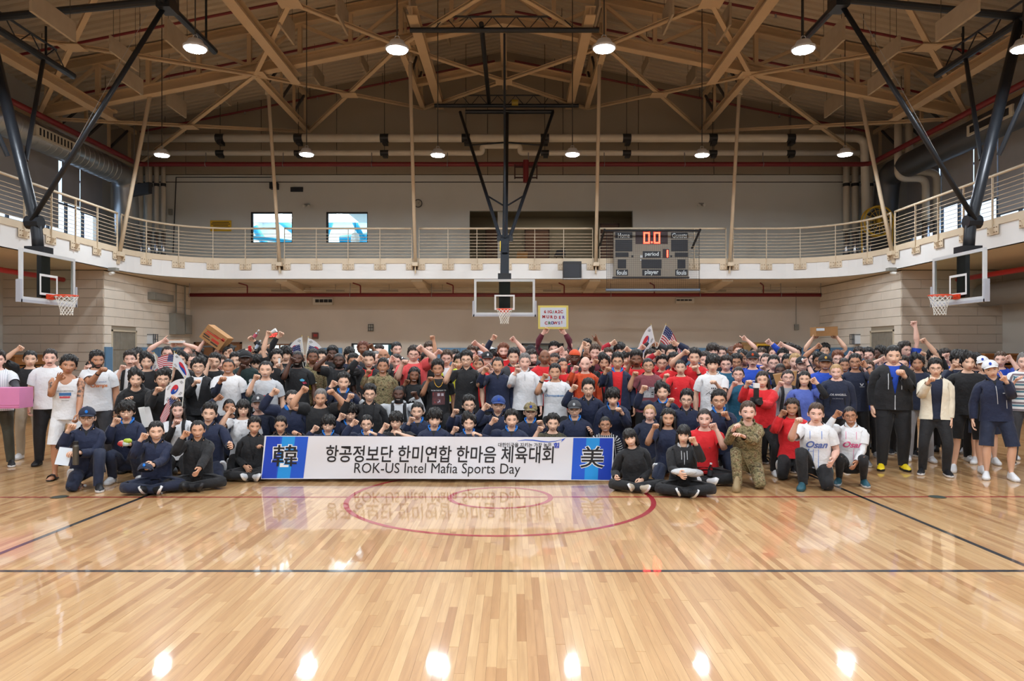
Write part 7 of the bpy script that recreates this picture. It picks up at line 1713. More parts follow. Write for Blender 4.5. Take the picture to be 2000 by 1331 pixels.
 pk = paint('pink_wrap', (210, 130, 176), .4, .05, 3); c = W3(8, 777, 10.62); e = empty('wrapped_box', c, 'pink wrapped box carried at the waist by the pinstriped jersey', 'box'); R = Rz(.1); MB().hexa(obox(c, R, .62, .36, .30)).build('box', pk, e); MB().hexa(obox(c + R @ V3(0, -.183, -.09), R, .62, .006, .02)).hexa(obox(c + R @ V3(.1, -.183, -.125), R, .42, .006, .012)).build('paper_fold', pk, e)
 wh = pmat('foam_white', (232, 232, 230), .6); c = W3(345, 668, 14.32); e = empty('food_tray', c, 'white foam food tray held overhead near the carton', 'tray'); MB().hexa(obox(c, np.eye(3), .26, .18, .05)).build('tray', wh, e); MB().hexa(obox(c + V3(0, -.02, .03), np.eye(3), .22, .12, .02)).build('food', pmat('food_tan', (196, 150, 110), .7), e)
 c = W3(287, 815, 10.2); e = empty('foam_box', c, 'white foam takeout box beside the smiling woman with tied hair', 'box'); R = Ry(-.25); MB().hexa(obox(c, R, .07, .16, .28)).build('box', wh, e); MB().hexa(obox(c + V3(-.04, 0, 0), R, .015, .17, .29)).build('lid', wh, e)
 c = hand('red can and a water bottle', 'L'); e = empty('drink_can', c, 'red drink can gripped above the black cap', 'can'); MB().lathe([(.026, -.06), (.033, -.05), (.033, .05), (.027, .06)], c, 14).build('can', pmat('can_red', (196, 26, 36), .3), e); MB().lathe([(.027, .058), (.020, .062)], c, 14).build('can_top', pmat('zinc', (150, 150, 150), .35, Metallic=.8), e)
 clear = pmat('bottle_clear', (225, 235, 245), .05, **{'Transmission Weight': 1.0, 'IOR': 1.2})
 def bottle(c, label, tilt=0., lab=(200, 90, 110)):
  e = empty('water_bottle', c, label, 'bottle'); b = MB().lathe([(.028, -.10), (.032, -.09), (.032, .05), (.013, .085), (.013, .10)], (0, 0, 0), 14); R = Ry(tilt); b.v = [tuple(R @ V3(*v) + c) for v in b.v]; b.build('bottle', clear, e)
  b = MB().lathe([(.0335, -.05), (.0335, .02)], (0, 0, 0), 14); b.v = [tuple(R @ V3(*v) + c) for v in b.v]; b.build('bottle_label', pmat('label_%d' % lab[0], lab, .5), e); b = MB().lathe([(.016, .098), (.016, .118)], (0, 0, 0), 10); b.v = [tuple(R @ V3(*v) + c) for v in b.v]; b.build('cap', pmat('cap_white', (226, 228, 230), .5), e)
 bottle(W3(503, 676, 13.55) , 'clear water bottle beside the red can', .5, (190, 205, 225)); c = hand('red can and a water bottle', 'R'); bottle(c + V3(.06, 0, .06), 'clear water bottle with red label lifted highest', .6)
 bottle(V3(*W3(150, 950, 9.3)[:2], .034) , 'empty clear bottle lying on the floor by the navy tracksuit', PI / 2, (200, 215, 225)); bottle(W3(1387, 922, 9.4), 'dark flask shaped bottle beside the woman in black half zip', .1, (40, 44, 52))
 c = (hand('white paper cup', 'L') + V3(-.09, -.02, .05)); e = empty('paper_cup', c, 'white paper cup crushed beside a raised black sleeve', 'cup'); b = MB().lathe([(.03, -.05), (.042, .05)], (0, 0, 0), 14); R = Ry(1.1); b.v = [tuple(R @ V3(*v) + c) for v in b.v]; b.build('cup', wh, e)
 c = hand('bare arm straight up', 'R') + V3(-.02, -.03, .06); e = empty('paper_stick', c, 'short white packet in the fist of the black tee', 'packet'); MB().hexa(obox(c, Ry(.05), .03, .02, .13)).build('packet', wh, e)
 c = hand('crumpled white packet', 'L') + V3(0, -.02, .06); e = empty('crumpled_packet', c, 'crumpled white and blue packet waved above the black mock neck', 'packet'); m = MB().add(*ellipsoid(c, (.085, .04, .05), 9, 6)); rr = random.Random(3); m.v = [tuple(V3(*v) + V3(rr.uniform(-.02, .02), rr.uniform(-.02, .02), rr.uniform(-.015, .015))) for v in m.v]; m.build('packet', pmat('packet_pale', (206, 216, 232), .3), e)
 c = hand('holding a yellow bowl', 'L') + V3(0, -.05, .02); e = empty('noodle_bowl', c, 'yellow paper bowl held by the camouflage soldier', 'bowl'); MB().lathe([(.055, -.055), (.085, .05), (.09, .055), (.082, .052), (.05, -.045)], c, 20).build('bowl', pmat('bowl_yellow', (214, 206, 40), .5), e); MB().ring((c[0], c[1], c[2] + .054), .088, .006, (0, 0, 1), 20, 6).build('rim', wh, e)
 c = hand('holding a camera', 'R') + V3(-.03, -.09, .03); e = empty('photo_camera', c, 'black photo camera with white topped flash held by the red hooded sweatshirt', 'camera'); bk = pmat('camera_black', (24, 24, 27), .45); MB().hexa(obox(c, np.eye(3), .15, .06, .10)).hexa(obox(c + V3(0, 0, .06), np.eye(3), .06, .05, .04)).build('camera_body', bk, e); MB().tube([c + V3(0, -.03, -.005), c + V3(0, -.16, -.005)], .042, 18).build('lens', bk, e); MB().hexa(obox(c + V3(.0, 0, .13), np.eye(3), .06, .05, .11)).build('flash', bk, e); MB().hexa(obox(c + V3(0, -.005, .215), np.eye(3), .075, .06, .065)).build('flash_head', wh, e)
 c = W3(148, 888, 8.95); e = empty('flask', c, 'grey steel flask in the hand of the navy cap wearer', 'flask'); MB().lathe([(.034, -.13), (.036, -.12), (.036, .10), (.03, .12)], c, 16).build('body', pmat('flask_grey', (96, 92, 84), .35, Metallic=.6), e); MB().lathe([(.03, .12), (.03, .16), (.02, .165)], c, 14).build('lid', pmat('camera_black', (24, 24, 27), .45), e)
 c = W3(125, 892, 8.98); e = empty('notebook', c, 'white notebook sheets beside the steel flask', 'notebook'); R = Ry(.12) @ Rx(-.3); MB().hexa(obox(c, R, .17, .012, .22)).build('pages', pmat('paper_white', (214, 224, 234), .7), e); MB().hexa(obox(c + V3(.02, .012, 0), R, .18, .006, .23)).build('cover', pmat('cover_navy', (34, 36, 60), .6), e)
 p = find('with a cap in the lap'); c = W3(284, 915, 8.72); e = empty('baseball_cap', c, 'navy cap with blue emblem resting in the lap of the seated tracksuit', 'cap'); t = TEMPL['cap']
 me = t.me.copy(); R = Rz(.3) @ Rx(-.3); set_co(me, (t.co - V3(0, 0, 1.70)) @ R.T); me.materials.clear(); me.materials.append(cloth_mat('navy')); o = bpy.data.objects.new('crown', me); link(o); o.parent = e
 me = TEMPL['emblem'].me.copy(); set_co(me, (TEMPL['emblem'].co - V3(0, .002, 1.70)) @ R.T); me.materials.clear(); me.materials.append(cloth_mat('blue')); o = bpy.data.objects.new('cap_emblem', me); link(o); o.parent = e
 c = W3(245, 866, 9.42); e = empty('snack_bag', c, 'clear bag of green and red snacks held by the bright collar squatter', 'bag');
 for dx, col, r in ((-.05, 'snack_red', (186, 60, 60)), (.0, 'snack_pale', (196, 206, 196)), (.03, 'snack_green', (176, 200, 60))): MB().add(*ellipsoid(c + V3(dx, 0, .03 if dx > 0 else -.01), (.06, .03, .035), 8, 6)).build('snack_pack', pmat(col, r, .35), e)
 e = empty('lilac_bundle', W3(148, 818, 10.25), 'lilac cloth bundle beside the tattooed tank top', 'cloth'); c = W3(148, 815, 10.25); MB().add(*ellipsoid(c, (.13, .12, .16), 14, 10)).build('bundle', bump(pmat('cloth_lilac', (204, 172, 206), .8), 14, .8, .04), e, smooth=True); MB().add(*ellipsoid(c + V3(.06, -.04, .12), (.08, .07, .05), 12, 8)).build('fold', pmat('cloth_lilac', (204, 172, 206), .8), e, smooth=True)
 c = W3(1337, 922, 8.72); e = empty('folded_cloth', c, 'folded pale grey cloth in the lap of the woman in black half zip', 'cloth'); MB().add(*ellipsoid(c, (.17, .08, .045), 16, 8)).build('fold', bump(pmat('cloth_pale', (196, 198, 200), .8), 14, .8, .04), e, smooth=True); MB().add(*ellipsoid(c + V3(.12, .03, -.02), (.12, .08, .05), 14, 8)).build('lower_fold', pmat('cloth_pale2', (168, 168, 172), .8), e, smooth=True)
 h = hand('bunch of small flags', 'L'); build_flag('us', h + V3(-.10, -.05, -.46), (.22, 0, 1), 'small American flag with stars in the black tee bunch', fl=-1, droop=.35, sway=1, h=.22, w=.32)
 build_flag('kr', h + V3(-.06, -.07, -.44), (.12, 0, 1), 'small Korean flag drooping beside the American flag of the bunch', fl=1, droop=1.6, sway=.5, h=.22, w=.28); build_flag('kr', h + V3(-.16, -.03, -.44), (-.30, 0, 1), 'small Korean flag hanging on the moustache side of the bunch', fl=-1, droop=1.8, sway=2, h=.22, w=.28)
 h = hand('one large paper flag', 'R'); build_flag('kr', h + V3(.10, -.06, -.12), (.10, 0, 1), 'Korean paper flag held low before black jackets', h=.26, w=.30, stick=.42, fl=-1, droop=.5, sway=.3); build_flag('us', h + V3(.03, -.03, -.20), (-.1, 0, 1), 'American flag mostly tucked behind the low Korean flag', stick=.28, fl=-1, droop=1.2, h=.2, w=.26)
 h = hand('bunch of paper flags', 'R'); build_flag('kr', h + V3(0, -.05, -.1), (-.10, 0, 1), 'Korean flag above the bearded black tee, drooping one way', fl=-1, droop=.9, stick=.52); build_flag('kr', h + V3(.02, -.06, -.1), (.12, 0, 1), 'Korean flag above the bearded black tee, drooping the other way', fl=1, droop=.9, stick=.5, sway=1); build_flag('us', h + V3(-.01, -.08, -.2), (-.14, 0, 1), 'American flag under the Korean flags above the bearded black tee', fl=-1, droop=.5, stick=.48); build_flag('us', h + V3(.03, -.09, -.2), (.16, 0, 1), 'American flag spreading under the Korean flags beside the soldier', fl=1, droop=.5, stick=.46)
 h = hand('two crossed flags', 'R'); build_flag('kr', h + V3(0, -.04, -.1), (-.22, 0, 1), 'white Korean flag hanging limp, highest above the crowd', fl=-1, droop=1.9, h=.34, w=.34, stick=.48); build_flag('us', h + V3(.01, -.06, -.1), (.38, 0, 1), 'American flag flying highest above the crowd', fl=1, droop=1.3, h=.32, w=.38, stick=.50, sway=.6)
 p = find('gold chain'); T, W_ = p['_T'], None; m = MB(); P = []
 for k in range(17):
  a = -PI * .62 + PI * 1.24 * k / 16; P.append(V3(.075 * math.sin(a), -.062 - .055 * math.cos(a) ** 2 - .012, 1.475 - .125 * max(0, math.cos(a)) ** 1.2))
 P = np.array(P); bv = shirt_bvh(p['_skey'])
 for q in P:
  hit = bv.ray_cast(Vector((q[0], -.8, min(q[2], 1.44))), Vector((0, 1, 0)))
  if hit[0] is not None: q[1] = hit[0].y - .008
 P = skin(P, weights(P, keep_pelvis=True), T, p['_root']); o = MB().tube(P, .005, 6).build('necklace', pmat('gold', (206, 160, 60), .3, Metallic=.9), None); o.parent = p['_e']
 for t, s in (('script lettering and wrist watch', 'r'), ('wing mark', 'l'), ('with watch, two fists', 'l'), ('thin line of blue script', 'r'), ('wristband on raised arm', 'l'), ('with watch, below the PENN', 'r'), ('kneeling below the sponsor polo', 'l')):
  p = find(t); T = p['_T']; M = T[BI[s + '_farm']].reshape(3, 4); n = 16; sg = SGN[s]; pts = []
  for k in range(n): a = 2 * PI * k / n; pts.append(V3(sg * .655, ARM_Y + .038 * math.cos(a), ARM_Z + .034 * math.sin(a)))
  m = MB()
  for wx in (-.012, .012): m.v += [tuple(M[:, :3] @ (q + V3(wx, 0, 0)) + M[:, 3] - p['_root']) for q in pts]
  m.f = [(k, (k + 1) % n, n + (k + 1) % n, n + k) for k in range(n)]; o = m.build('watch', pmat('plastic_black', (30, 31, 36), .5), None); o.parent = p['_e']
def crowd():
 tx = text_geo
 P(-4, 702, 11.0, 'L', 'short:b', 'tee:pinstripe', 'trousers:olive', L=(-40, 775, 'hold', -.3, (0, 0, -1)), R=(47, 792, 'hold', -.34, (-1, 0, .2)), shoes='black/white', sleeves='dkgrey', fix=1,
      label='person in white pinstriped jersey and olive trousers carrying a pink wrapped box')
 P(59, 701, 11.9, 'A', 'crew:k', 'rolled:black', 'trousers:beige', L=(37, 679), shoes='white/white', fix=1, label='person in black shirt and beige trousers raising one fist beside the pinstriped jersey')
 P(98, 699, 11.2, 'L', 'crew:b', 'tee:white', 'trousers:black', L=None, R=None, w=1.12, moustache=1, shoes='black/black', fix=1, label='stocky moustached person in plain white tee and black trousers, arms hanging')
 P(134, 713, 10.0, 'T', 'curly:k', 'tank:white', 'shorts:white', L=(114, 738, 'ok', -.28), R=(150, 832, 'hold'), tattoo=1, hr=.12, hyaw=.1, beard=0, shoes='sandal', fix=1,
      prints=[('lettering', tx('HANDSOMESTKINGS', .021, .01), 1.275, 'dkgrey'), ('print', quads([(-.075, .0, .075, .045), ]), 1.205, pmat('print_blue', (66, 120, 182), .7)), ('print', quads([(-.07, -.02, .06, .008)]), 1.19, pmat('print_red', (206, 84, 100), .7)), ('lettering', tx('MOODY', .028, .02), 1.197, 'white'), ('lettering', tx('SEOUL KOREA', .014, .01), 1.135, 'dkgrey'), ],
      label='tattooed person in white tank top and white shorts making a hand sign')
 P(178, 717, 12.4, 'L', 'long:k', 'long:black', L=(167, 719), f=1, label='long haired woman in black hidden behind the bearded person in white tee')
 P(190, 703, 11.0, 'T', 'short:k', 'tee:white', 'trousers:dkgrey', L=(198, 722, 'fist', -.3), beard=1, w=1.12, hyaw=.3, fix=1,
      prints=[('lettering', tx('LOS ANGELES', .026, .01), (.06, 1.31), pmat('print_bluegrey', (120, 140, 176), .7)), ('lettering', tx('Champs', .075, .02, .9, .3), (.035, 1.255), pmat('print_orange', (232, 138, 74), .7))],
      label='bearded dark haired person in white tee with orange script lettering and wrist watch')
 P(254, 701, 12.3, 'L', 'short:b', 'tee:white', L=(237, 718), R=(268, 709), moustache=1, pack='black', label='brown haired moustached person in white tee with black backpack straps')
 P(268, 696, 13.6, 'A', 'asian:k', 'tee:black', hyaw=1.0, label='black haired person in profile behind the white tee with backpack straps')
 P(287, 706, 11.6, 'A', 'parted:k', 'tee:black', label='person with swept black hair in black tee behind the crouching black hooded jacket')
 P(327, 691, 13.0, 'L', 'receding:b', 'tee:beige', L=(321, 664, 'shaka', -.05), g=1, label='balding person in glasses making a thumb and little finger sign overhead')
 P(353, 702, 11.9, 'A', 'parted:k', 'tee:black', L=(343, 709, 'grip'), label='sleepy looking person in black tee clutching a bunch of small flags')
 P(366, 690, 14.4, 'L', 'bald:m', 'tee:grey', L=(337, 672, 'hold', -.06), R=(353, 670, 'hold', -.06), label='person holding a white food tray overhead with both hands')
 P(374, 705, 13.2, 'L', 'receding:m', 'hoodie:grey', hyaw=.5, label='thin haired person in grey hood behind the smiling glasses wearer in open black jacket')
 P(387, 693, 15.0, 'A', 'asian:k', 'tee:black', label='black haired person before the brown door, mostly hidden by the cardboard carton bearer')
 P(387, 716, 10.9, 'A', 'asian:k', 'zipopen:black/white', L=(382, 746, 'fist', -.3), g=1, face='smile', hr=-.04, label='smiling person in round glasses and black jacket unzipped over a white tee')
 P(419, 706, 12.0, 'A', 'short:k', 'tee:black', L=(409, 705, 'fist', -.2), hr=.08, label='tilted face in black tee between unzipped black jacket and white tee with navy hood')
 P(427, 688, 14.4, 'L', 'short:m', 'rolled:black', L=(400, 664, 'hold', -.05), R=(437, 684, 'hold', -.05), g=1, label='person in black sleeves hoisting a tilted cardboard carton')
 P(431, 709, 13.3, 'L', 'short:m', 'tee:pink', label='pale person in pink tee hidden behind the tilted black tee')
 P(446, 715, 10.8, 'T', 'buzz:k', 'tee:white', L=(432, 741, 'fist', -.3), sleeves='navy', collar='hood:navy', w=1.08, face='smile', label='older person in white tee over navy hooded sweatshirt, fist before chest')
 P(446, 691, 14.2, 'A', 'asian:k', 'tee:black', R=(452, 686), label='black haired person with a fist before the brown door')
 P(460, 704, 12.7, 'A', 'short:k', 'tee:dkgrey', label='person wedged between white tee with navy hood and black cap')
 P(479, 700, 12.0, 'D', 'buzz:k', 'tee:dgreen', L=(471, 717), cap='black', prints=[('badge', poly([(.035 * math.cos(t), .035 * math.sin(t)) for t in np.linspace(0, 6.28, 14)[:-1]]), (.09, 1.27), 'white')], label='dark skinned person in black cap and dark tee with a round white badge')
 P(491, 695, 13.7, 'A', 'short:k', 'long:black', L=(488, 682, 'grip', -.1), R=(493, 661, 'grip', -.05), label='person in black sleeves holding up a red can and a water bottle')
 P(501, 709, 12.5, 'A', 'bangs:k', 'tee:navy', hp=.25, label='person with black fringe looking down beside the laughing grey tee')
 P(519, 722, 10.8, 'A', 'receding:k', 'tee:silver', L=(498, 737, 'fist', -.25), face='smile', prints=[('print', quads([(-.065, .0, .065, .07)]), 1.185, pmat('print_crimson', (204, 40, 52), .7)), ('print', quads([(-.065, -.06, .065, .0)]), 1.185, pmat('print_sea', (44, 118, 176), .7)), ('mark', poly([(-.035, .04), (-.018, .04), (-.008, .012), (.008, .012), (.018, .04), (.035, .04), (.018, .0), (.03, -.032), (.014, -.032), (.0, -.008), (-.014, -.032), (-.03, -.032), (-.018, .0)]), 1.19, 'white')],
      label='laughing person in pale grey tee with a red and blue square print')
 P(514, 691, 13.6, 'A', 'short:k', 'tee:dkgrey', R=(530, 676), label='black haired person with one fist before the bright doorway')
 P(518, 703, 13.0, 'A', 'tied:k', 'tee:black', f=1, label='woman with tied black hair behind the laughing grey tee')
 P(541, 699, 12.0, 'A', 'short:k', 'tee:black', L=(522, 652, 'fist', -.05), R=(549, 715, 'grip'), hr=-.06, label='person in black tee stretching one bare arm straight up')
 P(558, 692, 13.2, 'A', 'bangs:k', 'long:black', L=(545, 653, 'grip', -.05), face='smile', label='grinning person in black sleeves lifting a white paper cup')
 P(574, 685, 14.5, 'A', 'short:k', 'tee:black', R=(596, 698, 'grip', -.1), label='person behind the tall bearded black tee, waving a bunch of paper flags')
 P(581, 700, 11.3, 'D', 'buzz:k', 'tee:black', L=(568, 704, 'fist', -.22), beard=1, face='smile', prints=[('print', poly([(-.05, .03), (-.01, .045), (.03, .02), (.01, .0), (-.035, .005)]), (.09, 1.275), 'cyan'), ('print', poly([(-.02, -.005), (.03, .0), (.05, -.03), (.0, -.04)]), (.10, 1.27), 'pink')],
      label='smiling bearded dark skinned person in black tee with small cyan and pink print')
 P(611, 697, 12.3, 'B', 'crew:k', 'long:camo', 'trousers:camo', R=None, L=(609, 757, 'hold', -.3), collar='camo:camo', label='soldier in camouflage uniform holding a yellow bowl')
 P(628, 698, 13.3, 'A', 'short:k', 'tee:black', R=(640, 717), label='pale person between soldier with yellow bowl and flexed arm')
 P(649, 690, 14.1, 'D', 'afro:k', 'tee:black', label='dark skinned person with afro behind the flexed arm')
 P(662, 704, 11.9, 'D', 'buzz:k', 'tee:black', L=(641, 696, 'fist', -.15), beard=1, pack='black', w=1.06, label='bearded dark skinned person in black tee and backpack, arm flexed beside face')
 P(682, 693, 13.5, 'A', 'bangs:k', 'long:navy', f=1, label='woman with black fringe behind bearded person with backpack')
 P(690, 706, 12.5, 'T', 'short:k', 'zipopen:black', collar='stand:red', label='tan person in black jacket with red trimmed collar')
 P(709, 681, 15.0, 'B', 'afro:n', 'tee:dkgrey', R=(727, 676), hp=-.15, label='brown skinned person with short reddish curls, chin lifted in the doorway')
 P(720, 703, 11.9, 'A', 'short:k', 'zipopen:black/red', L=(702, 699, 'fist', -.15), face='smile', label='smiling person in black jacket open over red, fist beside tan neighbour')
 P(734, 699, 14.2, 'L', 'receding:s', 'tee:dkgrey', g=1, label='balding person in glasses behind smiling black jacket over red')
 P(740, 687, 15.4, 'L', 'short:b', 'tee:black', label='person with dark hair far back in the doorway, beside the bald one')
 P(749, 694, 13.2, 'T', 'bald0:k', 'tee:black', label='bald tan person in black tee before the doorway')
 P(748, 715, 11.5, 'T', 'crew:k', 'long:camo', 'trousers:camo', L=(717, 727, 'fist', -.25), collar='camo:camo', face='smile', prints=[('rank_tab', quads([(-.012, -.014, .012, .014)]), 1.26, 'black'), ('name_tape', quads([(-.13, -.006, -.05, .008), (.05, -.006, .13, .008)]), 1.335, 'khaki')],
      label='grey haired soldier in camouflage with black rank tab, raising one fist')
 P(775, 682, 14.0, 'L', 'crew:k', 'tee:white', vest='black', face='smile', hyaw=.3, label='smiling tall person in white tee and dark vest by the doorway edge')
 P(774, 706, 12.4, 'L', 'crew:b', 'tee:black', L=(764, 700, 'fist', -.15), face='smile', label='person in black tee beside the soldier with rank tab')
 P(808, 692, 11.9, 'L', 'short:b', 'tee:coral', L=(787, 708, 'fist', -.3), R=(823, 679), g=1, w=1.14, face='smile', label='large person in glasses and coral red tee with both fists up')
 P(824, 693, 13.6, 'B', 'buzz:k', 'hoodie:black', label='brown skinned person in black hood behind the coral red tee')
 P(809, 733, 11.7, 'B', 'longwavy:k', 'hoodie:black', L=(792, 746, 'fist', -.2), f=1, face='smile', hr=.08, prints=[('bird_head_print', poly([(-.10, -.035), (-.085, .005), (-.05, .025), (.0, .045), (.075, .055), (.03, .03), (.08, .035), (.035, .012), (.075, .012), (.03, -.008), (.06, -.012), (.015, -.028), (-.03, -.02), (-.05, -.045), (-.06, -.02), (-.08, -.03)]), (.02, 1.235), 'white')],
      label='woman with long wavy black hair in black sweatshirt with white bird head print')
 P(838, 683, 14.6, 'L', 'curly:m', 'tee:dkgrey', g=1, label='curly brown haired person in glasses behind the straight raised tan arm')
 P(834, 704, 12.9, 'A2', 'short:k', 'tee:black', R=(847, 657, 'fist', -.03), hyaw=.25, label='tan person stretching a fist high above the crowd near coral red tee')
 P(855, 720, 11.5, 'T', 'curly:k', 'tee:black', L=(837, 741, 'fist', -.25), face='smile', sleeves=None, tattoo=0, prints=[('print', quads([(-.10, -.135, .10, .075)]), 1.20, pmat('photo_print', (96, 62, 66), .8)), ('print', quads([(-.09, .01, -.035, .06), (.05, -.12, .09, -.03), (-.09, -.12, -.04, -.02)]), 1.20, pmat('photo_print_red', (176, 74, 70), .8)), ('print', quads([(-.02, .0, .02, .05), (-.015, -.11, .025, -.05), (.04, .0, .08, .05)]), 1.20, pmat('photo_print_pale', (196, 186, 196), .8)), ('lettering', tx('FROM THE RAW TO', .026, .02), 1.295, 'white')], necklace=1,
      label='person with short black curls, gold chain and black tee with photo collage')
 P(872, 700, 12.6, 'L', 'short:m', 'tee:white', L=(856, 686, 'fist', -.25), g=1, vest='hivis', fx=1.08, label='red faced person in glasses and yellow safety vest with pale arm raised')
 P(889, 699, 13.7, 'L', 'short:k', 'tee:crimson', label='dark haired person between safety vest and black mock neck')
 P(896, 707, 12.9, 'A', 'short:k', 'tee:red', label='black haired person in red jersey beside the yellow safety vest')
 P(911, 702, 11.4, 'A', 'short:k', 'tee:black', L=(884, 714, 'fist', -.15), collar='stand:black', g=2, face='smile', fix=1, prints=[('mark', poly([(-.02, -.008), (.02, .010), (.018, .002), (-.018, -.014)]), (.085, 1.285), 'silver')], label='smiling person in thin glasses and black mock neck shirt, forearm upright')
 P(922, 690, 13.6, 'L', 'short:m', 'tee:red', R=(929, 669), label='person hidden behind black mock neck, one pale fist above')
 P(940, 690, 13.9, 'A', 'short:k', 'long:white', R=(946, 676, 'grip', -.1), L=(934, 698), label='person in white sleeves waving a crumpled white packet')
 P(934, 711, 12.4, 'A2', 'tied:k', 'tee:red', L=(929, 698, 'fist', -.15), f=1, face='smile', label='smiling woman with tied black hair in red tee behind navy zip jacket')
 P(952, 702, 12.9, 'L', 'short:n', 'tee:red', cap='black/white', label='person in red tee and black cap with white emblem')
 P(965, 697, 13.7, 'A', 'bangs:k', 'long:navy', L=(963, 658, 'fist', -.03), label='person with black fringe holding a navy sleeved arm straight up')
 P(962, 722, 11.9, 'L', 'tied:b', 'tee:red', L=(953, 714), f=1, label='woman in red tee half hidden by the navy zip jacket')
 P(972, 713, 11.35, 'A2', 'receding:k', 'halfzip:navyj', L=(946, 722, 'fist', -.22), face='open', collar='stand:navyj', fix=1, label='person with receding black hair in navy zip jacket, mouth open')
 P(983, 686, 13.4, 'L', 'short:g', 'tee:red', R=(1004, 662, 'fist', -.04), beard=1, label='ginger bearded person in red tee, pale arm up beside the dark doorway')
 P(1003, 697, 11.9, 'A', 'short:k', 'zipopen:dkgrey/red', R=(1014, 717), face='smile', label='smiling person in dark grey jacket over red tee')
 P(1025, 706, 11.35, 'L', 'crew:s', 'long:white', L=(1008, 724, 'fist', -.2), collar='stand:white', fix=1, prints=[('zip', quads([(-.004, -.05, .004, .05)]), 1.385, 'grey')], label='grey haired older person in white quarter zip pullover')
 P(1018, 691, 13.7, 'L', 'short:b', 'tee:maroon', label='dark haired person behind grey smiling jacket and white pullover')
 P(1039, 699, 12.8, 'L', 'short:b', 'tee:maroon', beard=1, hyaw=.5, face='smile', label='bearded person in maroon tee turned aside by the dark doorway')
 P(1037, 688, 14.4, 'L', 'short:b', 'tee:dkgrey', cap='black', label='person in plain black cap before the dark doorway')
 P(1064, 697, 11.8, 'B', 'bald0:k', 'tee:red', w=1.06, prints=[('print', quads([(-.085, -.03, .085, .03)]), 1.31, 'silver')], label='bald brown skinned person in red tee with a pale rectangle print')
 P(1082, 682, 14.0, 'L', 'short:k', 'long:maroon', L=(1063, 646, 'hold', -.03), R=(1101, 646, 'hold', -.03), g=1, face='smile', label='person in glasses and maroon sleeves holding up the lettered poster')
 P(1083, 705, 12.7, 'T', 'crew:b', 'tee:red', label='tan person behind the laughing white tee with blue script')
 P(1101, 693, 13.2, 'L', 'receding:m', 'tee:red', L=(1095, 681, 'fist', -.1), label='older person with receding hair in red tee under the lettered poster')
 P(1099, 713, 12.0, 'A2', 'tied:k', 'tee:red', f=1, hyaw=.3, label='dark haired woman in red behind the white tee with blue script')
 P(1084, 726, 11.25, 'A2', 'crew:k', 'tee:white', L=(1062, 735, 'fist', -.22), face='smile', fix=1, prints=[('lettering', tx('Dormont', .055, .015, 1, .3), (-.065, 1.27), pmat('print_script_blue', (58, 128, 190), .7)), ('lettering', tx('BARBERS', .026, .03), (.085, 1.265), pmat('print_script_blue', (58, 128, 190), .7))], label='laughing person in white tee with a thin line of blue script')
 P(1122, 698, 12.0, 'D', 'buzz:k', 'tee:pink', L=(1106, 704, 'flat', -.15), beanie='orange', pack='black', label='dark skinned person in orange knit hat and pink tee')
 P(1146, 675, 16.0, 'A', 'short:k', 'tee:black', L=(1139, 671), g=1, face='smile', label='person in glasses far back with fist before the forehead')
 P(1143, 711, 11.8, 'L', 'bald0:m', 'long:orange', L=(1122, 719, 'fist', -.2), face='smile', label='bald smiling person in orange long sleeved shirt')
 P(1162, 689, 13.4, 'L', 'short:m', 'tee:maroon', R=(1178, 690), face='smile', label='smiling brown haired person in maroon tee behind the bald orange shirt')
 P(1149, 692, 14.6, 'B', 'bald0:k', 'tee:dkgrey', R=(1165, 661, 'rock', -.03), label='brown skinned bald person making a horned hand sign overhead')
 P(1180, 708, 12.2, 'A2', 'parted:k', 'zipopen:black/red', L=(1161, 706, 'fist', -.2), moustache=1, label='person with thin moustache in black jacket over red tee')
 P(1188, 694, 13.9, 'L', 'short:m', 'tee:crimson', label='person partly covered behind the thin moustache and black jacket')
 P(1206, 706, 11.35, 'A2', 'short:k', 'open:navyj/red', L=(1184, 722, 'fist', -.2), g=2, collar='open:blue', fix=1, label='older person in glasses, navy jacket with blue lining open over red tee')
 P(1210, 684, 14.2, 'A', 'bangs:k', 'long:crimson', L=(1198, 668, 'fist', -.05), label='person with thick black hair and crimson sleeve raised behind navy jacket over red')
 P(1225, 700, 13.0, 'A', 'bangs:k', 'tee:red', R=(1226, 681), label='black fringed person in red beside the tall flat topped hair')
 P(1243, 702, 11.9, 'B', 'hightop:k', 'tee:red', L=(1231, 708, 'fist', -.2), beard=0, moustache=1, label='brown skinned person with tall flat topped hair in red tee')
 P(1266, 714, 11.3, 'A2', 'tied:k', 'tee:wine', L=(1238, 731, 'fist', -.12), f=1, g=1, face='smile', w=1.06, fix=1, prints=[('photo_print', quads([(-.095, -.11, .095, .07)]), 1.225, pmat('photo_grey', (178, 176, 180), .8)), ('photo_print', quads([(-.07, .02, -.02, .055), (.02, .03, .075, .065), (.045, -.08, .08, .0)]), 1.225, pmat('photo_dark', (46, 40, 42), .8)), ('photo_print', quads([(-.06, -.10, -.052, -.03), (-.035, -.10, -.027, -.02), (-.01, -.10, -.002, -.02), (.014, -.10, .022, -.03)]), 1.225, pmat('photo_white', (220, 220, 222), .8))],
      label='smiling woman in glasses and wine tee with a grey photograph print')
 P(1270, 698, 12.9, 'L', 'short:b', 'tee:red', L=(1253, 677, 'fist', -.1), label='dark haired person in red with fist up behind the wine tee')
 P(1281, 690, 14.4, 'T', 'short:k', 'long:dkgrey', R=(1281, 671, 'grip', -.06), L=(1272, 664, 'fist', -.05), label='person hidden below two crossed flags, holding their sticks')
 P(1293, 709, 12.3, 'A', 'short:k', 'long:crimson', L=(1285, 688, 'fist', -.12), g=2, label='person in glasses and crimson long sleeves beside the smiling woman in wine tee')
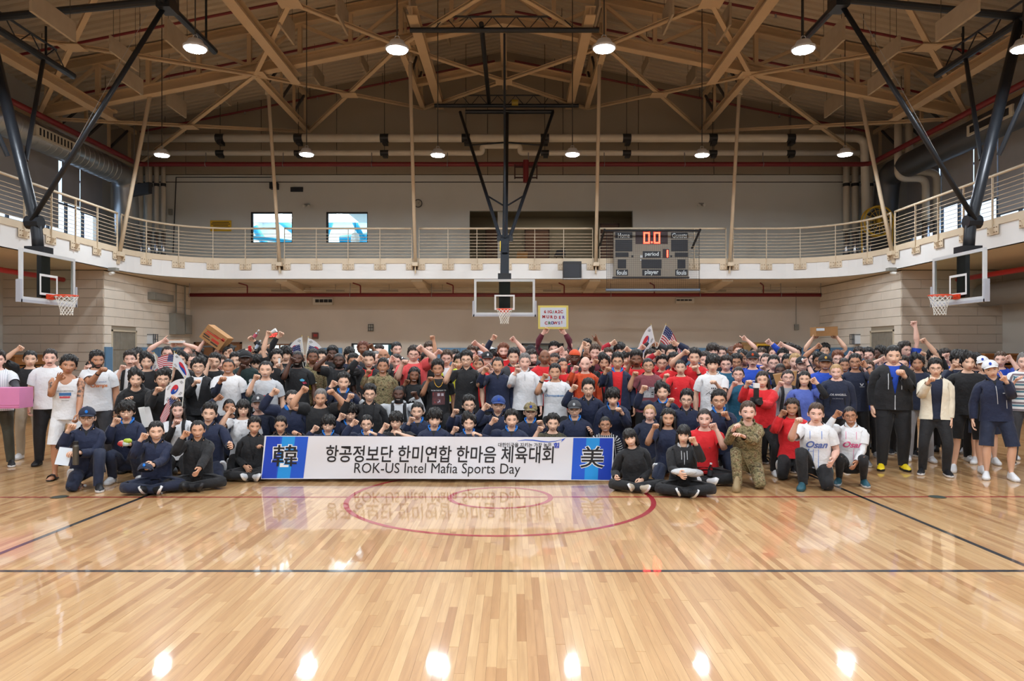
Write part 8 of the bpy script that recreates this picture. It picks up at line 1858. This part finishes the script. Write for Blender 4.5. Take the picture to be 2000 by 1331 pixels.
 P(1311, 690, 12.9, 'A', 'short:k', 'halfzip:navyj', R=(1318, 669, 'peace', -.08), label='tall person in navy jacket with blue collar behind the red tees')
 P(1296, 687, 14.6, 'L', 'short:k', 'tee:dkgrey', label='dark haired person in far row beside tall navy jacket')
 P(1316, 705, 12.1, 'A2', 'short:k', 'tee:red', label='person in red tee peering over the dark haired woman in red')
 P(1329, 717, 11.3, 'A', 'tied:k', 'tee:red', L=(1299, 735, 'fist', -.18), f=1, fix=1, prints=[('mark', poly([(-.022, -.004), (-.008, -.008), (.026, .008), (-.008, .0), (-.016, .002)]), (-.08, 1.29), 'white')], label='woman with tied black hair in red tee with small white tick mark')
 P(1356, 698, 11.6, 'A', 'short:k', 'tee:red', R=(1361, 720, 'fist', -.2), L=(1337, 687), face='smile', w=1.08, label='grinning older person in red tee with watch, two fists up')
 P(1377, 703, 12.7, 'L', 'short:b', 'tee:crimson', R=(1373, 716), label='dark haired person rubbing chin behind white sponsor polo')
 P(1392, 686, 13.3, 'L', 'bangs:b', 'tee:dkgrey', label='person with wet dark fringe above the white sponsor polo')
 P(1409, 690, 13.5, 'L', 'crew:b', 'tee:navy', label='pale person with cropped dark hair beside wet dark fringe')
 P(1429, 685, 16.2, 'D', 'bald0:k', 'tee:black', face='open', label='bald dark skinned person shouting at the back by the blue wall pads')
 P(1442, 685, 15.4, 'L', 'short:g', 'tee:navy', R=(1455, 660, 'point', -.03), label='ginger haired person pointing one finger upward by the light brown board')
 P(1392, 711, 10.7, 'A', 'bangs:k', 'tee:white', R=(1397, 747, 'fist', -.30), collar='polo:white', fix=1, prints=[('logo_lettering', poly([(-.115, -.024), (-.103, -.024), (-.045, .022), (-.057, .022)]), 1.20, 'black'), ('logo_lettering', poly([(-.072, -.002), (-.058, -.002), (-.022, -.024), (-.042, -.024)]), 1.20, 'black'), ('logo_lettering', poly([(-.012, -.024), (.0, -.024), (.0, .022), (-.012, .022)]), 1.20, 'black'), ('logo_lettering', poly([(.0, .022), (.004, .008), (.026, -.024), (.036, -.024), (.012, .022)]), 1.20, 'black'), ('logo_lettering', poly([(.026, -.024), (.040, -.024), (.086, .022), (.120, .010), (.100, .022), (.076, .024)]), 1.20, 'black'),
      ('blocks', quads([(-.035, .065, -.020, .085), (-.007, .065, .007, .085), (.020, .065, .035, .085)]), 1.20, 'navy'), ('blocks', quads([(-.03, -.075, -.012, -.05), (.012, -.075, .03, -.05), (-.03, -.125, -.012, -.09), (.012, -.125, .03, -.09), (-.03, -.165, -.012, -.14), (.012, -.165, .03, -.14), (-.03, -.215, -.012, -.18), (.012, -.215, .03, -.18)]), 1.20, 'navy'), ('blocks', quads([(-.005, -.075, .005, -.05), (-.005, -.165, .005, -.14)]), 1.20, 'red')],
      label='person with straight black fringe in white sponsor polo with upright coloured blocks')
 P(1418, 711, 11.8, 'L', 'short:b', 'tee:teal', g=1, w=1.1, label='dark haired person in glasses and teal tee next to white sponsor polo')
 P(1438, 707, 12.7, 'T', 'short:k', 'tee:royal', g=1, label='tan person in glasses behind the teal tee wearers')
 P(1454, 701, 13.1, 'T', 'parted:k', 'tee:royal', L=(1446, 693), hyaw=.5, label='black haired person looking aside next to the patterned black cap')
 P(1470, 702, 11.5, 'L', 'short:b', 'tee:royal', g=1, moustache=1, cap='black/orange', fix=1, prints=[('cap_print', poly([(-.085, -.03), (-.07, .02), (-.03, .045), (.07, .045), (.04, .03), (-.02, .03), (-.055, .01), (-.06, -.025), (-.03, -.04), (.05, -.04), (.07, -.055), (-.05, -.055)]), (.02, 1.27), 'white'), ('lettering', tx('HHH', .045, .03), (.02, 1.265), 'white')], label='moustached person in black cap and bright blue tee with white loop print')
 P(1442, 731, 10.8, 'L', 'tied:b', 'tee:teal', 'trousers:black', L=(1432, 750, 'fist', -.2), f=1, g=1, face='smile', fix=1, label='smiling woman in dark glasses and teal tee beside white sponsor polo')
 P(1487, 695, 13.3, 'L', 'short:m', 'long:royal', R=(1503, 667, 'fist', -.05), label='brown haired person in blue sleeve raising a fist near the yellow fan')
 P(1496, 704, 12.4, 'L', 'tied:b', 'tee:teal', R=(1493, 719), f=1, label='woman between bright blue tee and stern glasses wearer')
 P(1511, 709, 11.9, 'L', 'crew:k', 'tee:black', g=1, label='stern person in glasses and black tee behind the woman in red hood')
 P(1512, 690, 14.3, 'L', 'short:m', 'tee:dkgrey', R=(1512, 673), label='person in far row below the yellow fan, hidden by fists')
 P(1529, 697, 13.0, 'L', 'short:k', 'tee:navy', R=(1527, 672, 'fist', -.04), label='dark haired person with an arm up beside the light brown board edge')
 P(1538, 708, 12.3, 'T', 'short:k', 'tee:dkgrey', label='tan dark haired person behind the brown cardboard sheet')
 P(1543, 685, 14.2, 'L', 'short:b', 'tee:black', beard=1, label='short bearded tall person at the back by the blue pads')
 P(1553, 706, 12.2, 'L', 'crew:y', 'tee:dkgrey', label='blond cropped hair person behind the cardboard sheet')
 P(1555, 690, 14.6, 'L', 'short:k', 'tee:navy', label='dark haired person beyond the blond cropped hair')
 P(1524, 724, 11.6, 'D', 'tied:k', 'tee:black', f=1, R=(1540, 745, 'hold', -.2), label='dark skinned woman holding the brown cardboard sheet')
 P(1567, 712, 12.0, 'L', 'short:k', 'tee:navy', R=(1576, 706, 'fist', -.15), cap='black/white', face='smile', label='smiling person in black cap beside the cardboard sheet, wristband on raised arm')
 P(1580, 706, 12.9, 'T', 'short:k', 'tee:navy', L=(1576, 694), label='tan person half hidden behind the wristbanded arm')
 P(1590, 701, 12.7, 'L', 'crew:b', 'tee:lblue', label='person in sky blue tee beneath the raised wrapped parcel')
 P(1600, 705, 12.3, 'T', 'short:k', 'tee:navy', L=(1597, 675, 'fist', -.05), label='tan person in navy tee with a fist up below the wrapped parcel')
 P(1611, 685, 14.3, 'A', 'short:k', 'tee:dkgrey', L=(1590, 656, 'hold', -.03), R=(1632, 655, 'hold', -.03), label='person hoisting a wrapped brown parcel with both bare arms')
 P(1612, 708, 11.2, 'T', 'short:k', 'tee:royal', cap='black/gold', beard=0, face='smile', fix=1, prints=[('lettering', tx('BOUT', .028, .03), (.09, 1.26), 'silver'), ('lettering', tx('BETTER', .022, .03), (.09, 1.228), 'silver')], label='tan person in dark blue tee and black cap with gold emblem')
 P(1539, 737, 10.8, 'L', 'tied:b', 'tee:grey', L=(1522, 750, 'fist', -.2), f=1, g=1, face='smile', pack='black', fix=1, label='smiling woman in glasses and grey tee with backpack strap')
 P(1489, 741, 10.4, 'A', 'long:b', 'hoodie:red', L=(1459, 748, 'fist', -.2), R=(1477, 787, 'hold', -.36), f=1, face='smile', w=1.05, fix=1, prints=[('lettering', tx('LITTLE INDIANS', .036, .03), (.0, 1.25), 'white')], label='long haired woman in red hooded sweatshirt holding a camera')
 P(1571, 740, 10.6, 'A', 'long:k', 'tee:peri', R=(1592, 743, 'fist', -.15), f=1, face='smile', sleeves='black', fix=1, label='long haired woman in periwinkle tee over black sleeves')
 P(1633, 726, 10.8, 'L', 'pony:y', 'long:navy', f=1, face='smile', w=1.16, pack='black', fix=1, prints=[('lettering', tx('LOS ANGELES', .046, .03), 1.27, 'silver'), ('lettering', tx('CALIFORNIA', .020, .01, 1.5), 1.205, 'silver')], label='blonde ponytailed woman in navy lettered sweatshirt with backpack')
 P(1649, 713, 12.0, 'T', 'tied:b', 'tee:royal', f=1, face='smile', label='smiling brown haired woman behind the blonde ponytail')
 P(1636, 701, 13.1, 'L', 'short:g', 'tee:navy', g=1, label='ginger person in glasses behind black cap with gold emblem')
 P(1670, 707, 11.2, 'T', 'crew:k', 'tee:navy', R=(1689, 710, 'fist', -.15), g=1, face='smile', fix=1, prints=[('wing_mark', poly([(-.03, .022), (-.012, .016), (.0, -.012), (.012, .016), (.03, .022), (.008, -.022), (.0, -.016), (-.008, -.022)]), (.08, 1.29), 'white'), ('mark_line', quads([(-.035, -.003, .035, .003)]), (.085, 1.255), 'silver')], label='smiling person in thick glasses and navy tee with white wing mark')
 P(1677, 693, 13.2, 'L', 'short:b', 'tee:navy', L=(1659, 691, 'fist', -.1), g=1, label='tall pale person in glasses behind the wing marked navy tee')
 P(1696, 694, 13.6, 'L', 'short:k', 'tee:navy', R=(1696, 699), label='dark haired person with fist hiding the face by the wall shutter')
 P(1695, 718, 12.1, 'L', 'longwavy:m', 'tee:royal', f=1, label='brown long haired woman behind the flexed watch arm')
 P(1717, 690, 14.5, 'D', 'afro:k', 'tee:navy', hyaw=-1.2, label='dark skinned person in profile before the grey wall shutter')
 P(1727, 709, 12.5, 'L', 'short:m', 'tee:royal', L=(1724, 700, 'fist', -.15), label='pale person in royal blue behind the big zip hoodie wearer')
 P(1745, 694, 10.7, 'A', 'crew:k', 'zipopen:black/royal', 'trousers:black', collar='hood:black', R=(1763, 728, 'fist', -.28), w=1.22, belly=.5, shoes='yellow/black', fix=1, hs=1.2, prints=[('zip', quads([(-.005, -.40, .005, -.19)]), 1.28, 'silver'), ('drawstring', quads([(-.088, -.16, -.078, .10), (.078, -.16, .088, .10)]), 1.33, 'silver')],
      label='big person in black zip hoodie with white drawstrings and bright yellow shoes')
 P(1768, 683, 12.8, 'L', 'short:b', 'tee:royal', R=(1788, 633, 'fist', -.03), g=1, hyaw=.7, label='person in glasses and royal blue tee thrusting one bare arm high')
 P(1763, 711, 12.4, 'L', 'short:b', 'tee:navy', label='pale person behind the shoulder of the black zip hoodie')
 P(1792, 709, 11.6, 'T', 'parted:k', 'tee:navy', 'trousers:grey', shoes='white/white', prints=[('lettering', tx('AF', .05, .04), (.07, 1.27), 'silver')], label='person with centre parted black hair in navy tee and grey trousers')
 P(1825, 700, 12.1, 'A', 'parted:k', 'tee:black', L=(1799, 692, 'fist', -.1), R=(1804, 661, 'fist', -.05), label='person with tall black hair behind cream jacket, two fists aloft')
 P(1827, 719, 10.3, 'A', 'short:k', 'open:cream/navy', 'trousers:black', L=(1816, 742, 'fist', -.25), R=(1858, 838, 'relax', -.12), g=2, collar='stand:cream', shoes='black/white', fix=1, label='person in cream jacket over navy tee with black trousers')
 P(1846, 697, 12.7, 'L', 'short:b', 'tee:royal', R=(1853, 695), label='person in blue jersey with fist before the face behind cream jacket')
 P(1871, 702, 11.6, 'A', 'bangs:k', 'long:navy', L=(1861, 715, 'fist', -.2), label='person with black fringe in navy sleeves between cream jacket and black tee')
 P(1891, 707, 10.5, 'A', 'parted:k', 'tee:black', 'shorts:black', L='behind', R='behind', shoes='white/white', hyaw=.25, fix=1, label='person in black tee and black shorts, hands clasped behind')
 P(1906, 706, 12.4, 'T', 'short:k', 'tee:navy', label='person hidden behind black tee and white caps')
 P(1919, 711, 11.3, 'A', 'short:k', 'long:navy', 'shorts:navy', cap='white/royal', hr=-.12, shoes='white/white', label='person in white cap leaning in behind the peace sign')
 P(1935, 721, 10.0, 'A', 'short:k', 'halfzip:navyj', 'shorts:navy', R=(1963, 739, 'peace', -.3), cap='white/royal', hr=-.22, roll=-.10, collar='stand:navyj', shoes='white/white', fix=1, prints=[('zip', quads([(-.004, -.16, .004, .10)]), 1.30, 'silver'), ('mark', quads([(-.03, -.006, .03, .008)]), (.10, 1.29), 'silver'), ('pocket_zip', quads([(-.004, -.06, .004, .06)]), (.11, 1.13), 'silver')],
      label='person in white cap, navy jacket and navy shorts showing a two finger sign')
 P(1954, 702, 11.9, 'L', 'crew:m', 'tee:royal', R=(1973, 699, 'fist', -.2), label='brown haired person in royal blue tee, fist beside the wooden bleacher')
 P(2000, 706, 11.2, 'L', 'crew:s', 'tee:polostripe', 'trousers:dkgrey', L=(1985, 742, 'relax', -.2), fix=1, label='grey haired person in blue and white striped polo at the end of the row')
 P(266, 740, 10.5, 'A', 'parted:k', 'hoodie:black', L=(246, 781, 'relax', -.2), lean=.55, pose='stand', face='open', collar='hood:black', fix=1, label='person bending forward in black hooded jacket, mouth open')
 P(318, 740, 10.5, 'A', 'asian:k', 'halfzip:black', L=(306, 761, 'fist', -.25), R=(346, 778, 'grip', -.2), g=1, lean=.3, collar='stand:black', fix=1, label='person in glasses and black jacket holding one large paper flag')
 P(274, 798, 10.5, 'A', 'tied:k', 'tee:white', f=1, R=(286, 818, 'hold', -.2), face='smile', label='smiling woman with tied black hair holding a white foam box')
 P(311, 804, 10.5, 'L', 'tied:n', 'tee:white', f=1, pack='black', face='smile', label='auburn haired woman in white tee with dark shoulder straps')
 P(347, 801, 10.4, 'L', 'long:b', 'tee:white', f=1, pack='black', L=(342, 825, 'fist', -.22), face='smile', sleeves='black', label='woman with centre parted brown hair, white tee over black sleeves')
 P(448, 795, 10.5, 'T', 'tied:k', 'long:navy', f=1, L=(427, 775, 'fist', -.1), face='smile', label='dark haired woman in navy sleeves, fist under the white tee')
 P(475, 798, 10.1, 'A', 'bob:k', 'tee:white', f=1, L=(450, 800, 'fist', -.2), g=2, label='woman in glasses and white tee with a dark lanyard', prints=[('lanyard', poly([(-.055, .10), (-.045, .10), (.0, -.07), (.045, .10), (.055, .10), (.004, -.09), (-.004, -.09)]), 1.34, 'dkgrey')])
 P(505, 788, 10.5, 'L', 'short:b', 'tee:navy', cap='dkgrey/white', face='smile', label='smiling person in slate cap and navy tee')
 P(547, 779, 10.9, 'D', 'longwavy:k', 'tee:black', f=1, face='smile', label='dark skinned woman smiling behind the navy quarter zip and raised fist')
 P(571, 779, 10.6, 'A', 'receding:k', 'halfzip:navyj', L=(535, 764, 'fist', -.12), g=1, w=1.12, hyaw=.3, fix=1, label='older person in glasses and navy quarter zip, fist raised sideways')
 P(626, 777, 10.65, 'A2', 'crew:s', 'tee:black', L=(592, 760, 'fist', -.12), R=(650, 765, 'fist', -.2), w=1.15, fix=1, label='older person with grey cropped hair in black tee raising two fists')
 P(671, 746, 10.7, 'A', 'short:k', 'halfzip:navyj', L=(649, 749, 'fist', -.2), label='person in navy jacket with blue collar below the two bearded black tees')
 P(722, 769, 10.75, 'A', 'short:k', 'open:black/black', L=(682, 774, 'fist', -.2), g=2, face='smile', collar='stand:black', fix=1, label='person in thin glasses and open black jacket below the grey haired soldier')
 P(779, 769, 11.0, 'D', 'buzz:k', 'hoodie:silver', L=(697, 778, 'relax', .05), R=(812, 770, 'fist', -.2), beard=1, face='smile', pack='black', prints=[('lettering', tx('PENN', .085, .04), 1.245, 'black')], fix=1, label='bearded dark skinned person in pale grey PENN hoodie, arms spread')
 P(684, 807, 10.65, 'A', 'bangs:k', 'halfzip:navyj', L=(665, 813, 'fist', -.2), g=2, face='open', fix=1, label='person with fringe and glasses in navy jacket below the open black jacket')
 P(815, 803, 10.65, 'A', 'crew:k', 'halfzip:navyj', L=(801, 820, 'fist', -.22), fix=1, label='cropped haired person in navy jacket with watch, below the PENN hoodie')
 P(916, 790, 10.75, 'A', 'short:k', 'halfzip:navyj', L=(887, 804, 'fist', -.22), g=1, collar='stand:navyj', fix=1, label='person in round glasses and closed navy jacket below the black mock neck')
 P(973, 791, 10.7, 'A', 'short:k', 'halfzip:navyj', L=(948, 793, 'fist', -.15), g=1, cap='capblue/royal', collar='stand:navyj', fix=1, label='person in blue cap and glasses, navy jacket, kneeling')
 P(1036, 804, 10.68, 'A', 'short:k', 'halfzip:navyj', R=(1058, 826, 'fist', -.2), cap='camo/royal', g=2, fix=1, label='person in camouflage cap and navy jacket with blue collar')
 P(1149, 759, 10.85, 'A', 'short:k', 'halfzip:navyj', L=(1119, 756, 'fist', -.15), g=2, lean=.3, face='open', collar='stand:navyj', fix=1, label='shouting person in glasses and buttoned navy jacket below the orange shirt')
 P(1197, 776, 10.65, 'A', 'bangs:k', 'halfzip:navyj', R=(1212, 801, 'fist', -.25), lean=.5, hp=.15, label='person with heavy black fringe bending forward in navy jacket')
 P(1182, 829, 10.3, 'T', 'tied:k', 'long:vstripe', fix=1, f=1, g=1, face='smile', label='smiling woman in glasses and black and white striped shirt')
 P(1294, 765, 10.7, 'A', 'parted:k', 'halfzip:navyj', L=(1255, 758, 'fist', -.12), collar='stand:blue', label='person with swept hair in navy jacket, bent arm before the photograph print')
 P(1341, 780, 10.6, 'A', 'short:k', 'halfzip:navyj', L=(1307, 783, 'fist', -.22), g=1, collar='stand:navyj', label='person in glasses and navy jacket below the woman in red tee')
 P(1269, 806, 10.4, 'L', 'pony:y', 'hoodie:navy', f=1, face='smile', label='blonde woman in navy hooded sweatshirt')
 P(1305, 816, 9.8, 'A2', 'longwavy:k', 'tee:navyj', 'shorts:navy', L=(1277, 833, 'fist', -.2), f=1, face='smile', label='dark haired woman in navy scrub tee and shorts, kneeling')
 P(1376, 817, 9.8, 'L', 'tied:b', 'tee:red', 'trousers:black', R=(1397, 833, 'fist', -.22), f=1, face='smile', prints=[('mark', poly([(-.016, .008), (-.006, .0), (-.016, -.008), (0, -.004), (.016, -.008), (.006, 0), (.016, .008), (0, .004)]), (.06, 1.28), 'dkgrey')], label='kneeling woman in red tee with small dark crossed mark')
 P(1404, 782, 9.95, 'A2', 'short:k', 'halfzip:navyj', 'shorts:navy', R=(1419, 809, 'fist', -.25), g=1, label='person in glasses, navy jacket and navy shorts kneeling below the sponsor polo')
 P(1547, 796, 10.0, 'T', 'longwavy:b', 'hoodie:red', L=(1527, 806, 'fist', -.15), f=1, face='smile', prints=[('lettering', tx('BISON', .04, .03), 1.25, 'white')], shoes='black/white', label='curly haired woman in red hooded sweatshirt kneeling behind the white jersey')
 s = dict(pose='sit', d=.25, fix=1); gp = (-.3, .2, -1), (1, .5, -.5)
 P(641, 829, 10.16, 'A', 'bangs:k', 'halfzip:navyj', L=(614, 836, 'fist', -.15), g=2, label='young person in thin glasses and navy jacket over the banner, beside its blue end', **s)
 P(716, 828, 10.16, 'A', 'crew:k', 'halfzip:navyj', L=(691, 824, 'fist', -.15), R=(726, 846, 'grip', -.24, *gp), g=2, face='open', label='person with cropped hair and glasses shouting above the banner', **s)
 P(773, 823, 10.16, 'A', 'bangs:k', 'tee:black', L=(751, 832, 'fist', -.15), R=(778, 846, 'grip', -.24, *gp), g=1, label='person in black tee and dark glasses behind the banner', **s)
 P(849, 818, 10.16, 'A', 'bangs:k', 'halfzip:navyj', L='lap', R='lap', face='open', label='person with round fringe, navy jacket, no fist raised behind banner', **s)
 P(916, 826, 10.16, 'A', 'parted:k', 'halfzip:navyj', L=(887, 838, 'fist', -.15), R=(931, 848, 'grip', -.24, *gp), face='open', label='person with parted hair shouting behind the banner below round glasses', **s)
 P(999, 819, 10.16, 'A', 'short:k', 'halfzip:navyj', L=(963, 820, 'fist', -.12), face='open', label='person laughing behind the banner between blue cap and camouflage cap', **s)
 P(1080, 826, 10.16, 'A', 'short:k', 'tee:dcamo', L=(1052, 838, 'fist', -.15), face='open', label='person in dark camouflage tee behind the banner', **s)
 P(1122, 799, 10.6, 'A', 'short:k', 'halfzip:navyj', R=(1155, 843, 'relax', -.15), g=2, cap='dkgrey/silver', face='smile', pose='kneel2', fix=1, label='smiling person in charcoal cap and navy jacket above the banner')
 P(170, 815, 9.35, 'A', 'short:k', 'halfzip:navyj', 'trousers:navy', L=(136, 834, 'fist', -.25), R=(146, 885, 'hold', -.35), g=2, cap='navy/blue', collar='stand:navyj', pose='kneel', knee='r', fix=1, label='kneeling person in navy cap and navy tracksuit with notebook and flask')
 P(247, 803, 9.8, 'A', 'bangs:k', 'halfzip:navyj', 'trousers:navy', L=(224, 822, 'fist', -.2), R=(246, 867, 'hold', -.32), g=2, fix=1, pose='squat', label='squatting person in thin glasses and navy jacket with bright blue collar')
 P(305, 842, 9.15, 'A', 'crew:k', 'halfzip:navyj', 'trousers:navy', L=(278, 852, 'fist', -.2), R=(293, 912, 'hold', -.40), face='smile', collar='stand:navyj', fix=1, shoes='black/white', label='smiling person sitting cross-legged in navy tracksuit with a cap in the lap')
 P(386, 839, 9.35, 'A2', 'receding:k', 'zipopen:black/black', 'trousers:black', L=(360, 847, 'fist', -.2), R=(385, 926, 'relax', -.40), face='smile', fix=1, shoes='black/black', label='older smiling person sitting cross-legged in black tracksuit')
 P(409, 807, 9.9, 'A', 'short:k', 'halfzip:navyj', 'trousers:navy', R=(453, 872, 'hold', -.3), hr=.1, face='smile', collar='stand:navyj', label='person in navy jacket leaning in behind the older black tracksuit')
 P(497, 832, 10.05, 'A2', 'short:k', 'zipopen:black/black', 'trousers:black', L='lap', R=(511, 872, 'grip', -.05), fix=1, shoes='silver/white', hyaw=.15, label='older person in black jacket sitting beside the banner, gripping its edge')
 P(548, 830, 10.16, 'A2', 'crew:k', 'zipopen:black/black', 'trousers:black', R=(581, 846, 'grip', -.24, *gp), fix=1, shoes='grey/silver', hp=.12, pose='sit', d=.25, label='older person looking down behind the blue banner end marked with a black character')
 P(1230, 855, 9.3, 'A', 'bob:k', 'hoodie:black', 'trousers:black', L=(1203, 938, 'hold', -.2), R='lap', f=1, face='smile', hr=-.25, roll=-.12, fix=1, shoes='beige/white', label='woman with black bob in black hoodie sitting at the banner edge')
 P(1335, 849, 9.0, 'A', 'bob:k', 'halfzip:black', 'trousers:black', L=(1330, 930, 'relax', -.36), R=(1356, 859, 'fist', -.25), f=1, collar='open:silver', fix=1, shoes='black/white', prints=[('zip', quads([(-.004, -.08, .004, .08)]), 1.33, 'silver'), ('drawstring', quads([(-.045, -.05, -.037, .06), (.037, -.05, .045, .06)]), 1.37, 'silver')], label='woman with black bob sitting cross-legged in black half zip with white drawstrings')
 P(1461, 804, 9.4, 'L', 'crew:m', 'long:camo', 'trousers:camo', L=(1435, 834, 'fist', -.3), R=(1447, 850, 'relax', -.34), moustache=1, lean=.28, knee='l', boots=1, shoes='khaki/khaki', collar='camo:camo', fix=1, d=.40, prints=[('name_tape', quads([(-.13, -.006, -.05, .008), (.05, -.006, .13, .008)]), 1.31, 'khaki')], label='moustached soldier in camouflage kneeling on one knee with tan boots')
 P(1594, 807, 9.4, 'L', 'crew:m', 'tee:white', 'trousers:black', L=(1556, 822, 'fist', -.2), R=(1625, 905, 'relax', -.28), w=1.06, knee='l', d=.30, shoes='tealdk/tealdk', collar='no', fix=1, prints=[('lettering', tx('Osan', .125, .03, 1, .35), (.0, 1.24), pmat('jersey_blue', (96, 116, 182), .6)), ('script_tail', poly([(-.09, -.012), (.13, .016), (.02, -.02), (-.05, -.045), (-.10, -.05)]), (.0, 1.195), pmat('jersey_blue2', (70, 120, 190), .6)), ('piping', quads([(-.074, .07, -.068, .17), (.068, .07, .074, .17), (-.034, -.32, -.029, -.07), (.029, -.32, .034, -.07)]), 1.25, 'blue')], label='cropped haired person kneeling in white baseball jersey with blue Osan script')
 P(1660, 811, 9.6, 'T', 'tied:b', 'tee:white', 'leggings:black', L=(1634, 807, 'fist', -.1), R=(1670, 910, 'relax', -.28), f=1, g=2, face='smile', sleeves='white', hr=-.1, pose='squat', collar='stand:white', shoes='tealdk/silver', fix=1, prints=[('lettering', tx('Osan', .125, .03, 1, .35), (.01, 1.24), pmat('jersey_pink', (226, 96, 150), .6)), ('piping', quads([(-.074, .07, -.068, .17), (.068, .07, .074, .17), (.029, -.32, .034, -.07)]), 1.25, pmat('jersey_pink', (226, 96, 150), .6))], label='squatting woman in white baseball jersey with pink Osan script')
 relax()
 for p in PEOPLE: build_person(p)
def main():
 t0 = time.time()
 holes = build_shell(); build_floor(); build_track(); build_roof(); build_services(); build_lamps(); build_hoops(); build_scoreboard(); build_rooms(*holes); build_fittings()
 build_templates(); crowd(); build_banner(); build_props()
 for m in list(bpy.data.meshes):
  if m.users == 0: bpy.data.meshes.remove(m)
 print('built in %.1f s, %d objects' % (time.time() - t0, len(bpy.data.objects)))
main()
